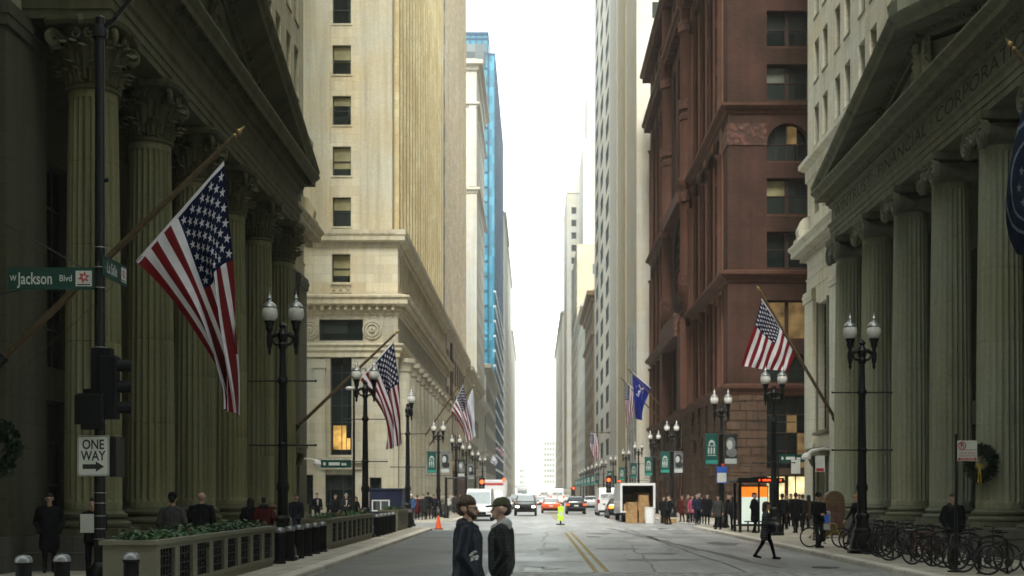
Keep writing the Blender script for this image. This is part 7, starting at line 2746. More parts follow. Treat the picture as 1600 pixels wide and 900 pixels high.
def car(kind, lb, cat, px, Y, rear, pt, lights, name='parked_car', sx=1.0, sz=1.0, roof=None, glass='car_glass', X=None):
    st = CARS[kind]
    root = thing(name, lb, cat, (0, 0, 0))
    body, gl = MB(), MB()
    wind, back, side = GLZ[kind]
    rings = [[(-wb, y, zb), (-wb * 1.03, y, zb + (zs - zb) * .5), (-ws, y, zs), (-wt, y, zt), (wt, y, zt), (ws, y, zs), (wb * 1.03, y, zb + (zs - zb) * .5), (wb, y, zb)] for y, zb, zs, zt, wb, ws, wt in st]
    n = 8
    for i in range(len(rings) - 1):
        for j in range(n):
            k = (j + 1) % n
            q = [rings[i][j], rings[i][k], rings[i + 1][k], rings[i + 1][j]]
            g = (j == 3 and (i, i + 1) in (wind, back)) or (j in (2, 4) and (i in side or (i, i + 1) in (wind, back)))
            if g:
                c = sum((Vector(p) for p in q), Vector()) / 4
                gl.poly([tuple(Vector(p).lerp(c, .07)) for p in q]); body.poly(q, 0)
            else:
                body.poly(q, 1 if (roof and j == 3 and rings[i][3][2] > 1.3 and rings[i + 1][3][2] > 1.3) else 0)
    body.poly(rings[0], 0); body.poly(rings[-1][::-1], 0)
    gl.v = [(x * 1.006, y * 1.002, z + .006) for x, y, z in gl.v]
    mb = body
    seen_, nv, rm = {}, [], []
    for p in mb.v:
        k = tuple(round(q, 4) for q in p)
        if k not in seen_: seen_[k] = len(nv); nv.append(p)
        rm.append(seen_[k])
    mb.v = nv; mb.f = [[rm[q] for q in f] for f in mb.f]
    body.build('body', [pt, roof or pt], root, ang=38)
    gl.build('glazing', glass, root)
    y0, y1 = st[0][0], st[-1][0]
    W = max(q[5] for q in st)
    Rw = .33 if kind == 'sedan' else .37
    for x in (-1, 1):
        for y in (y0 + .85, y1 - .85):
            w = MB()
            xa, xb = sorted((x * (W - .20), x * (W + .015)))
            w.lathe([(Rw * .6, xa), (Rw, xa + .02), (Rw, xb - .03), (Rw * .9, xb), (Rw * .66, xb), (Rw * .64, xb - .03), (.02, xb - .02)], (0, y, Rw), 20, 0, 'x')
            w.build('wheel', 'tyre', root)
    f = MB(); zf = st[1][1]
    f.box(-st[1][4] * .96, st[1][4] * .96, y0 - .03, y0 + .1, zf + .02, zf + .2); f.box(-st[0][5] * .62, st[0][5] * .62, y0 - .02, y0 + .05, zf + .22, st[0][2] - .04); f.build('front_grille', 'black_plastic', root)
    f = MB(); f.box(-st[-2][4] * .96, st[-2][4] * .96, y1 - .1, y1 + .03, st[-2][1] + .02, st[-2][1] + .22); f.build('rear_bumper', 'black_plastic', root)
    p = MB(); p.box(-.2, .2, y1 + .005, y1 + .02, st[-1][1] + .24, st[-1][1] + .36); p.build('number_plate', 'sign_white', root)
    for x in (-1, 1):
        h = MB(); zc = st[0][2] - .02; xc = x * st[0][5] * .84
        h.ball((xc, y0 + .06, zc), .14, n=10, k=6, sc=(1.25, .8, .72)); h.build('headlight', 'headlight' if lights and not rear else 'headlight_off', root)
        t = MB(); xc = x * st[-1][5] * .98; zt_ = st[-1][2]
        hh = .09 if kind == 'sedan' else (.16 if kind == 'suv' else .2)
        t.bbox(xc - .13, xc + .13, y1 - .08, y1 + .03, zt_ - hh, zt_ + hh * .6, .03); t.build('taillight', 'taillight' if lights and rear else 'taillight_off', root)
        mi = MB(); k = wind[1]; mi.ball((x * (W + .12), st[k][0] - .35, st[k][2] + .1), .11, n=8, k=5, sc=(1.1, .7, .8)); mi.build('wing_mirror', pt, root)
    if kind == 'van':
        d = MB()
        for z0, z1 in ((1.62, 2.26),):
            for a, b in ((-.74, -.05), (.05, .74)):
                d.poly([(a, y1 + .012, z0), (b, y1 + .012, z0), (b * .97, y1 + .012 - .02, z1), (a * .97, y1 + .012 - .02, z1)], 0)
        d.build('rear_window', 'car_silver', root)
        d = MB(); d.box(-.012, .012, y1 + .0, y1 + .014, .6, 2.4); d.box(-.7, .7, y1 + .0, y1 + .012, 1.5, 1.52); d.build('door_seam', 'black_plastic', root)
    L = y1 - y0
    root.location = (pX(px, Y) if X is None else X, Y + L / 2, 0)
    root.rotation_euler = (0, 0, PI if rear else 0)
    root.scale = (sx, 1, sz)
    return root


GC = 'cars and vans driving or parked on the street'
car('van', 'white van facing the viewer, just behind the two men', 'van', 747, 88, False, 'car_white', False, 'delivery_van', 1.0, .86, glass='car_glass_pale')
car('suv', 'black car with its headlights on, coming toward the viewer', 'car', 821, 108, False, 'car_black', True, 'driving_car', glass='car_glass_pale', roof='car_white')
car('sedan', 'orange and white taxi seen from behind, left of the centre line sign', 'taxi', 861, 122, True, 'car_orange', True, 'taxi', roof='car_white', glass='car_glass_pale')
car('sedan', 'black sedan seen from behind with its tail lights lit', 'car', 900.5, 116, True, 'car_black', True, 'driving_car', sz=1.12)
car('sedan', 'white sedan seen from behind, right of the black sedan', 'car', 923, 142, True, 'car_silver', True, 'driving_car', sz=1.1, roof='car_white')
car('van', 'white high roofed van seen from behind beside the moving truck', 'van', 951.5, 108, True, 'car_white', False, 'delivery_van', .93, .92)
c_ = car('sedan', 'dark car with a glowing amber lamp, half hidden by the moving truck', 'car', 968, 97, True, 'car_black', True, 'parked_car', sz=1.05)
m = MB(); m.ball((.62, 2.36, .84), .16, n=10, k=6, sc=(1.2, .5, .8)); m.build('turn_signal', 'amber', c_)
car('van', 'white box van far off, between the taxi and the black sedan', 'van', 871, 190, True, 'car_white', True, 'delivery_van')
car('sedan', 'pale distant car left of the orange taxi', 'car', 846, 175, False, 'car_white', False, 'driving_car', glass='car_glass_pale')
car('suv', 'dark distant car behind the oncoming black car', 'car', 806, 160, False, 'car_black', True, 'driving_car', glass='car_glass_pale')
car('sedan', 'silver distant car in the left lane beside the dark distant car', 'car', 790, 150, False, 'car_silver', False, 'parked_car', glass='car_glass_pale')
for k, (px, Y, kd, pt, rr, lb) in enumerate(((828, 230, 'suv', 'car_silver', False, 'faint silver car in the haze behind the oncoming black car'), (884, 240, 'sedan', 'car_white', True, 'faint white car in the haze beyond the black sedan'), (850, 290, 'van', 'car_white', True, 'faint white van in the haze at the far end of the street'), (836, 340, 'sedan', 'car_orange', False, 'tiny orange cab in the haze at the far end of the street'))):
    car(kd, lb, 'van' if kd == 'van' else 'car', px, Y, rr, pt, False, 'distant_van' if kd == 'van' else 'distant_car', glass='car_glass_pale')


def ambulance():
    X, Y = pX(770, 112), 112
    root = thing('box_van', 'white boxy truck with a red stripe, behind the white van', 'truck', (X, Y, 0))
    m = MB(); m.bbox(X - 1.15, X + 1.15, Y + .9, Y + 5.4, .7, 3.1, .08); m.build('cargo_box', 'car_white', root)
    m = MB(); m.loft([[(X - 1.0, Y - .8, .5), (X + 1.0, Y - .8, .5), (X + 1.0, Y + .9, .5), (X - 1.0, Y + .9, .5)], [(X - 1.0, Y - .8, 1.2), (X + 1.0, Y - .8, 1.2), (X + 1.0, Y + .9, 1.2), (X - 1.0, Y + .9, 1.2)], [(X - .85, Y + .2, 2.1), (X + .85, Y + .2, 2.1), (X + .85, Y + .9, 2.1), (X - .85, Y + .9, 2.1)]]); m.build('cab', 'car_white', root)
    m = MB(); m.box(X - .9, X + .9, Y + .885, Y + .896, 2.62, 2.82); m.build('red_stripe', 'sign_red', root)
    m = MB(); m.poly([(X - .85, Y - .62, 1.26), (X + .85, Y - .62, 1.26), (X + .74, Y + .12, 2.0), (X - .74, Y + .12, 2.0)]); m.build('windscreen', 'car_glass', root)
    for x in (-1, 1):
        for y in (.1, 4.4):
            m = MB(); m.lathe([(.38, X + x * .95 - .13), (.4, X + x * .95 - .1), (.4, X + x * .95 + .1), (.2, X + x * .95 + .13)], (0, Y + y, .4), 16, 0, 'x'); m.build('wheel', 'tyre', root)
        m = MB(); m.ball((X + x * .75, Y - .82, .95), .13, n=8, k=5, sc=(1.2, .5, .8)); m.build('headlight', 'headlight_off', root)
        m = MB(); m.bbox(X + x * .95 - .12, X + x * .95 + .12, Y + .8, Y + .95, 3.0, 3.22, .03); m.build('roof_lamp', 'red_lamp' if x > 0 else 'taillight_off', root)


ambulance()


def bus(lb, px, Y, w, h, mt, rear=False):
    X = pX(px, Y)
    root = thing('bus', lb, 'bus', (X, Y, 0))
    m = MB(); m.bbox(X - w / 2, X + w / 2, Y, Y + 10, .35, h, .12); m.build('body', mt, root)
    m = MB(); m.poly([(X - w * .42, Y - .012, 1.3), (X + w * .42, Y - .012, 1.3), (X + w * .42, Y - .012, h * .8), (X - w * .42, Y - .012, h * .8)]); m.build('windscreen', 'car_glass_pale', root)
    for x in (-1, 1):
        m = MB(); m.lathe([(.45, X + x * w * .4 - .15), (.48, X + x * w * .4 - .1), (.48, X + x * w * .4 + .12)], (0, Y + 2, .48), 14, 0, 'x'); m.build('wheel', 'tyre', root)
        m = MB(); m.ball((X + x * w * .38, Y, .8), .13, n=8, k=5, sc=(1, .4, .8)); m.build('headlight', 'headlight_off', root)


bus('pale bus far down the left lane, under the rail bridge', 816, 300, 2.5, 3.1, 'car_white')
bus('tan bus far down the right lane, left of the black sedan', 878, 330, 2.5, 3.0, 'tan')


def moving_truck():
    Y = 84.0; xa, xb = pX(969.5, Y), pX(1023.5, Y); z0, z1 = .75, pz(755, Y)
    X = (xa + xb) / 2
    root = thing('moving_truck', 'white moving truck with its rear open, full of cardboard boxes', 'truck', (X, Y, 0))
    m = MB(); L = 6.5; t = .09
    m.box(xa, xa + t, Y, Y + L, z0, z1); m.box(xb - t, xb, Y, Y + L, z0, z1); m.box(xa + t, xb - t, Y, Y + L, z1 - t, z1); m.box(xa + t, xb - t, Y, Y + L, z0 - .1, z0); m.box(xa + t, xb - t, Y + L - t, Y + L, z0, z1 - t)
    m.box(xa - .02, xa + .12, Y - .02, Y, z0 - .1, z1 + .01); m.box(xb - .12, xb + .02, Y - .02, Y, z0 - .1, z1 + .01); m.box(xa + .12, xb - .12, Y - .02, Y, z1 - .15, z1 + .01)
    m.build('cargo_box', 'car_white', root)
    m = MB(); m.box(xa + .1, xa + .12, Y + .02, Y + L - .1, z0 + .01, z1 - .1); m.box(xb - .12, xb - .1, Y + .02, Y + L - .1, z0 + .01, z1 - .1); m.box(xa + .12, xb - .12, Y + L - .13, Y + L - .1, z0 + .01, z1 - .1); m.box(xa + .12, xb - .12, Y + .3, Y + 2.2, z1 - .2, z1 - .15); m.build('lining', 'taupe_dark', root)
    m = MB(); m.bbox(xa + .1, xb - .1, Y + L + .1, Y + L + 2.2, .5, 2.3, .1); m.build('cab', 'car_white', root)
    m = MB(); m.box(xa + .2, xb - .2, Y - .25, Y + .05, .45, .62); m.build('rear_bumper', 'dark_steel', root)
    for x in (xa + .3, xb - .3):
        for y in (1.4, L + 1.2):
            m = MB(); m.lathe([(.3, x - .15), (.42, x - .13), (.42, x + .13), (.3, x + .15)], (0, Y + y, .42), 16, 0, 'x'); m.build('wheel', 'tyre', root)
    rnd = random.Random(5)
    bxs = [('tall box deep inside the moving truck on its left', xa + .75, Y + 2.8, z0, .9, 1.1), ('box stack top inside the moving truck, middle', X + .25, Y + 2.4, z0, .8, 1.25), ('wide box inside the moving truck on its right', xb - .6, Y + 1.6, z0, .75, .7), ('pale taped box on the wide box inside the truck', xb - .6, Y + 1.6, z0 + .7, .62, .5),
           ('low box at the left sill of the open truck', xa + .55, Y + .7, z0, .7, .45), ('box just inside the open truck, centre', X - .1, Y + .9, z0, .7, .55)]
    gx = pX(1000, 82)
    bxs += [('large box on the ground at the left of the pile behind the truck', gx - .45, 82.6, 0, .75, .85), ('large box on the ground in the middle of the pile behind the truck', gx + .35, 82.4, 0, .8, .75), ('box stacked on the middle of the pile behind the truck', gx + .2, 82.5, .75, .7, .6),
            ('topmost box of the pile behind the truck', gx + .25, 82.5, 1.35, .6, .45), ('box stacked on the left box of the pile behind the truck', gx - .5, 82.6, .85, .6, .5), ('small box on the ground right of the white barrel', gx + 1.55, 81.8, 0, .5, .4), ('flat box leaning by the kerb right of the white barrel', gx + 2.05, 82.0, .0, .55, .28)]
    for lb, x, y, z, w, h in bxs:
        m = MB(); w2 = w / 2
        m.box(-w2, w2, -w2 * .85, w2 * .85, 0, h, 0); m.box(-w2 * .12, w2 * .12, -w2 * .853, w2 * .853, h - .2, h + .003, 1)
        o = m.build('cardboard_box', ['cardboard', 'blind']); o.location = (x, y, z + (.002 if z else .009)); o.rotation_euler = (0, 0, rnd.uniform(-.25, .25))
        tag(o, 'cardboard ' + lb, 'box', 'cardboard boxes being moved')
    m = MB(); m.lathe([(.30, 0), (.33, .3), (.33, .95), (.35, .97), (.35, 1.02), (.30, 1.03)], n=20)
    o = m.build('barrel', 'white_plastic'); o.location = (pX(1015.5, 81.2), 81.2, .01)
    tag(o, 'white barrel standing by the cardboard boxes behind the moving truck', 'barrel')


moving_truck()

# ================================================================== PEOPLE
def cone_mesh(mb, a, b, ra, rb, n=12):
    "closed round cone from a to b"
    A, B = Vector(a), Vector(b)
    d = B - A
    L = d.length
    if L < 1e-5:
        mb.ball(a, max(ra, rb), n=n, k=8); return
    d /= L
    pts, rr = [], []
    for k in range(5):
        t = PI / 2 * k / 4
        pts.append(A - d * ra * math.cos(t)); rr.append(max(ra * math.sin(t), 1e-3))
    for k in range(1, 5):
        t = PI / 2 * k / 4
        if k == 1:
            pts.append(B); rr.append(rb)
        pts.append(B + d * rb * math.sin(t)); rr.append(max(rb * math.cos(t), 1e-3))
    mb.tube(pts, rr, n)


def sdf_cone(P, a, b, ra, rb):
    A, B = np.array(a), np.array(b)
    d = B - A
    L2 = max(d @ d, 1e-9)
    t = np.clip(((P - A) @ d) / L2, 0, 1)
    return np.linalg.norm(P - (A + t[:, None] * d), axis=1) - (ra + (rb - ra) * t)


def remesh(prims, name, voxel=.014, smooth=2):
    mb = MB()
    for p in prims:
        cone_mesh(mb, *p[:4])
    o = mb.build(name, 'skin')
    m = o.modifiers.new('r', 'REMESH'); m.mode = 'VOXEL'; m.voxel_size = voxel
    s = o.modifiers.new('s', 'SMOOTH'); s.iterations = smooth; s.factor = .5
    dg = bpy.context.evaluated_depsgraph_get()
    me = bpy.data.meshes.new_from_object(o.evaluated_get(dg))
    bpy.data.objects.remove(o)
    n = len(me.polygons)
    c = np.empty(n * 3, dtype=np.float32); me.polygons.foreach_get('center', c); c = c.reshape(-1, 3).astype(float)
    D = np.stack([sdf_cone(c, *p[:4]) for p in prims])
    idx = np.array([p[4] for p in prims])[D.argmin(0)]
    me.polygons.foreach_set('material_index', idx.astype(np.int32))
    me.shade_smooth()
    me.name = name
    return me


# material slots of a body: 0 trousers, 1 shoes, 2 coat, 3 skin, 4 accent
def body_prims(st=.0, coat=.78, bulk=1.0, arms='down', turn=0.0, hood=False, lean=0.0, slim=1.0, legs=True):
    P = []
    hz_, kz, az = .90, .48, .085
    for sx, ph in ((-1, 1), (1, -1)):
        f = st * ph
        hip = (sx * .09, 0, hz_)
        knee = (sx * .095, -f * .24 - .02 - (.05 if f < 0 else 0), kz)
        foot = (sx * .095, -f * .42 + (.03 if f < 0 else 0), az + (.05 if f < -.2 else 0))
        P += [(hip, knee, .088, .062, 0), (knee, foot, .06, .046, 0), ((foot[0], foot[1] + .03, foot[2] - .035), (foot[0] * 1.15, foot[1] - .16, .038 + (0 if f > -.2 else .01)), .048, .036, 1)]
    b = bulk
    P += [((-.065, 0, .95), (-.075, 0, 1.30), .125 * b, .130 * b, 2), ((.065, 0, .95), (.075, 0, 1.30), .125 * b, .130 * b, 2), ((0, .01, 1.0), (0, .01, 1.36), .13 * b, .12 * b, 2), ((-.15 * slim, .01, 1.40), (.15 * slim, .01, 1.40), .082, .082, 2), ((-.07, .02, 1.42), (.07, .02, 1.42), .088, .088, 2)]
    if coat < .9:
        for sx in (-1, 1):
            P.append(((sx * .06, 0, .98), (sx * .075, -.01 - st * sx * .06, coat + .1), .125 * b, .135 * b, 2))
        P.append(((0, 0, .98), (0, 0, coat + .1), .13 * b, .14 * b, 2))
    for sx in (-1, 1):
        sh = (sx * .205 * slim, .01, 1.405)
        sw = st * sx * .30
        if arms == 'down':
            el = (sx * .265, .03 + sw * .45, 1.12); wr = (sx * .27, -.06 + sw, .88)
        elif arms == 'pocket':
            el = (sx * .285, .07, 1.13); wr = (sx * .22, -.07, .93)
        elif arms == 'hold':
            el = (sx * .25, -.02, 1.12); wr = (sx * .13, -.26, 1.10)
        elif arms == 'phone':
            el = (sx * .25, -.03, 1.12) if sx > 0 else (sx * .26, .03, 1.12); wr = (.10, -.24, 1.28) if sx > 0 else (-.27, -.05, .88)
        P += [(sh, el, .068 * b, .056 * b, 2), (el, wr, .055 * b, .043, 2)]
        if arms == 'pocket':
            P.append((wr, (sx * .19, -.08, .90), .05, .05, 2)); continue
        d = Vector(wr) - Vector(el); d.normalize()
        w = Vector(wr); pl = w + d * .085
        P.append((tuple(w + d * .02), tuple(pl), .030, .033, 3))
        side = Vector((0, 1, 0)) if abs(d.z) > .7 else Vector((0, 0, 1))
        inn = Vector((-sx, 0, 0)) if abs(d.z) > .5 else Vector((0, 0, -1))
        for q, ln in ((-.027, .058), (-.009, .070), (.009, .066), (.027, .050)):
            a_ = pl + side * q + d * .02
            m_ = a_ + d * ln * .6
            P.append((tuple(a_), tuple(m_), .0095, .009, 3)); P.append((tuple(m_), tuple(m_ + d * ln * .45 + inn * .022), .009, .0075, 3))
        P.append((tuple(w + d * .04 - side * .028), tuple(w + d * .10 - side * .05 + inn * .02), .012, .009, 3))
    P += head_prims(turn)
    if hood:
        P += [((-.08, .06, 1.47), (.08, .06, 1.47), .075, .075, 4), ((-.09, .0, 1.46), (-.04, -.09, 1.43), .05, .04, 4), ((.09, .0, 1.46), (.04, -.09, 1.43), .05, .04, 4)]
    if lean:
        P = [(tuple((p[0][0], p[0][1] - lean * max(0, p[0][2] - .9), p[0][2])), tuple((p[1][0], p[1][1] - lean * max(0, p[1][2] - .9), p[1][2]))) + tuple(p[2:]) for p in P]
    return P


def head_prims(turn=0.0):
    c, s = math.cos(turn), math.sin(turn)
    def t(p): return (p[0] * c - p[1] * s, p[0] * s + p[1] * c, p[2])
    H = [((0, .01, 1.44), (0, 0, 1.56), .056, .054, 3), ((0, .025, 1.665), (0, -.015, 1.665), .088, .082, 3), ((0, -.03, 1.63), (0, -.055, 1.575), .068, .046, 3), ((0, -.05, 1.565), (0, -.068, 1.558), .036, .026, 3),
         ((0, -.098, 1.655), (0, -.118, 1.622), .012, .017, 3), ((-.035, -.088, 1.672), (.035, -.088, 1.672), .016, .016, 3), ((-.02, -.092, 1.59), (.02, -.092, 1.59), .013, .013, 3)]
    for sx in (-1, 1):
        H.append(((sx * .086, .015, 1.665), (sx * .09, .02, 1.625), .017, .012, 3))
    return [(t(a), t(b), ra, rb, m) for a, b, ra, rb, m in H]


def head_extras(turn):
    c, s = math.cos(turn), math.sin(turn)
    return lambda p: (p[0] * c - p[1] * s, p[0] * s + p[1] * c, p[2])


_HM = {}


def hair_mesh(kind):
    if kind in _HM: return _HM[kind]
    rnd = random.Random(2)
    P = []
    if kind == 'short':
        P = [((0, .035, 1.70), (0, -.02, 1.705), .088, .078, 0), ((0, .06, 1.64), (0, .05, 1.69), .07, .08, 0)]
    elif kind == 'curly':
        for i in range(46):
            a, e = rnd.uniform(0, 2 * PI), rnd.uniform(.02, 1.5)
            p = Vector((.092 * math.cos(a) * math.cos(e), .02 + .104 * math.sin(a) * math.cos(e), 1.69 + .095 * math.sin(e)))
            if p.y < -.055 and p.z < 1.715: continue
            P.append((tuple(p), tuple(p + Vector((0, 0, .01))), rnd.uniform(.024, .040), .022, 0))
        P += [((0, .035, 1.70), (0, -.02, 1.71), .088, .078, 0), ((0, .065, 1.63), (0, .05, 1.69), .066, .08, 0), ((-.082, .0, 1.63), (-.084, .01, 1.68), .014, .02, 0), ((.082, .0, 1.63), (.084, .01, 1.68), .014, .02, 0)]
    elif kind == 'long':
        P = [((0, .035, 1.70), (0, -.02, 1.705), .09, .08, 0), ((0, .07, 1.50), (0, .05, 1.69), .075, .088, 0), ((-.075, .04, 1.52), (-.078, .02, 1.67), .035, .04, 0), ((.075, .04, 1.52), (.078, .02, 1.67), .035, .04, 0)]
    elif kind == 'cap':
        P = [((0, .03, 1.715), (0, -.02, 1.715), .09, .083, 0), ((0, .07, 1.68), (0, .05, 1.70), .06, .07, 0)] + [((x_, -.06, 1.70), (x_ * .8, -.185 + 1.2 * abs(x_) ** 1.5, 1.683), .014, .012, 0) for x_ in (-.066, -.05, -.034, -.017, 0, .017, .034, .05, .066)]
    elif kind == 'beanie':
        P = [((0, .03, 1.72), (0, -.015, 1.72), .095, .088, 0), ((0, .03, 1.69), (0, -.02, 1.69), .095, .09, 0)]
    elif kind == 'beard':
        P = [((0, -.035, 1.595), (0, -.06, 1.568), .061, .047, 0), ((0, -.06, 1.555), (0, -.078, 1.55), .038, .028, 0), ((-.07, -.01, 1.615), (-.06, -.03, 1.59), .02, .025, 0), ((.07, -.01, 1.615), (.06, -.03, 1.59), .02, .025, 0), ((-.03, -.103, 1.605), (.03, -.103, 1.605), .008, .008, 0)]
    _HM[kind] = remesh(P, 'hair' if kind not in ('cap', 'beanie') else kind, .009, 1)
    return _HM[kind]


_em = MB()
for sx in (-1, 1):
    _em.ball((sx * .034, -.090, 1.655), .011, n=8, k=5)
_eo = _em.build('eyes', 'sign_black'); EYES = _eo.data; bpy.data.objects.remove(_eo)

_BM = {}


def body_mesh(key, **kw):
    if key not in _BM: _BM[key] = remesh(body_prims(**kw), 'person', .010 if key.startswith('man') else .014)
    return _BM[key]


POSES = dict(stand=dict(st=.12, arms='down'), walk=dict(st=.75, arms='down'), walk_coat=dict(st=.6, coat=.55, arms='down', bulk=1.08), coat=dict(st=.15, coat=.5, arms='pocket', bulk=1.12), jacket=dict(st=.1, arms='pocket', bulk=1.15, hood=True), hold=dict(st=.1, arms='hold'), phone=dict(st=.2, arms='phone', coat=.7), woman=dict(st=.15, coat=.62, arms='down', bulk=.92, slim=.88), woman_walk=dict(st=.66, coat=.60, arms='hold', bulk=1.0, slim=.9, lean=.05))


def shade(name, c):
    if name not in MATS: MATS[name] = cloth(name, c)
    return name


CL = dict(black=(.006, .007, .008), navy=(.007, .009, .016), charcoal=(.018, .019, .02), grey=(.055, .055, .053), brown=(.07, .045, .028), maroon=(.07, .010, .010), blue=(.04, .08, .18), tan=(.26, .19, .11), denim=(.015, .022, .04), pink=(.35, .06, .12), pale=(.5, .5, .48), olive=(.06, .065, .035))
for k_, v_ in CL.items():
    shade('cloth_' + k_, v_)


def person(lb, loc, pose, rz, coat='black', legs='black', accent='grey', hair='short', hairm='hair_dark', skin='skin', h=1.75, turn=0.0, group=None, hat=None, hatm='cloth_black', shoes='black', bald=False):
    key = pose + ('%.2f' % turn if turn else '')
    kw = dict(POSES[pose]); kw['turn'] = turn
    me = body_mesh(key, **kw)
    while len(me.materials) < 5: me.materials.append(M('skin'))
    o = bpy.data.objects.new('person', me); COL.objects.link(o)
    for i, mm in enumerate(('cloth_' + legs, 'cloth_' + shoes, 'cloth_' + coat, skin, 'cloth_' + accent)):
        o.material_slots[i].link = 'OBJECT'; o.material_slots[i].material = M(mm)
    o.location = loc; o.rotation_euler = (0, 0, rz); k = h / 1.765; o.scale = (k, k, k)
    tag(o, lb, 'person', group)
    def kid(nm, mesh, mt):
        if mesh.materials: pass
        else: mesh.materials.append(M(mt))
        q = bpy.data.objects.new(nm, mesh); COL.objects.link(q); q.parent = o; q.rotation_euler = (0, 0, turn)
        q.material_slots[0].link = 'OBJECT'; q.material_slots[0].material = M(mt)
        if POSES[pose].get('lean'): q.location = (0, -POSES[pose]['lean'] * .76, 0)
        return q
    if hair and not bald: kid('hair', hair_mesh(hair), hairm)
    if hat: kid(hat, hair_mesh(hat), hatm)
    kid('eyes', EYES, 'sign_black')
    return o, kid


def at(px, Y): return (pX(px, Y), Y, PV)


# ---------------------------------------------------------------- the two men crossing
MATS.update(cloth_quilted=jacket('cloth_quilted', (.007, .008, .009)), cloth_nylon=jacket('cloth_nylon_navy', (.007, .010, .017), False), cloth_hood=cloth('cloth_hood_grey', (.30, .30, .30)))
POSES['man_a'] = dict(st=.45, coat=.70, arms='pocket', bulk=1.30, hood=True)
POSES['man_b'] = dict(st=.4, coat=.90, arms='pocket', bulk=1.24, hood=True)
o, kid = person('curly haired bearded man in sunglasses and a dark hooded jacket, facing right', (pX(731, 15.5), 15.5, 0), 'man_a', R(90), 'nylon', 'navy', 'nylon', 'curly', 'hair_brown', h=1.88)
kid('beard', hair_mesh('beard'), 'hair_brown')
g = MB()
for sx in (-1, 1):
    g.add([(sx * .035 + .030 * math.cos(2 * PI * k / 14), -.112 + .004 * abs(math.cos(2 * PI * k / 14)), 1.655 + .022 * math.sin(2 * PI * k / 14)) for k in range(14)], [list(range(14))])
    g.tube([(sx * .066, -.108, 1.662), (sx * .088, -.05, 1.664), (sx * .09, .02, 1.66)], .004, 5)
g.tube([(-.012, -.113, 1.66), (.012, -.113, 1.66)], .004, 5)
q = g.build('sunglasses', 'black_plastic', o)
from mathutils.bvhtree import BVHTree
bv = BVHTree.FromPolygons([v.co[:] for v in o.data.vertices], [tuple(p.vertices) for p in o.data.polygons])
pa = MB(); rnd = random.Random(9)
def onb(y, z):
    h = bv.ray_cast(Vector((-1, y, z)), Vector((1, 0, 0)))
    return (h[0].x - .004, y, z)
for k in range(9):
    y0_, z0_ = -.075 - rnd.uniform(-.035, .05), 1.125 + rnd.uniform(-.045, .05)
    pts = [(y0_ + rnd.uniform(.012, .028) * math.cos(2 * PI * q / 7), z0_ + rnd.uniform(.008, .022) * math.sin(2 * PI * q / 7)) for q in range(7)]
    pa.poly([onb(*p) for p in pts])
pa.build('jacket_print', 'cloth_pale', o)
o, kid = person('man in an olive cap and black quilted jacket with a grey hood, facing left', (pX(783, 16.3), 16.3, 0), 'man_b', R(-90), 'quilted', 'black', 'hood', 'short', 'hair_dark', h=1.86, hat='cap', hatm='cloth_olive')

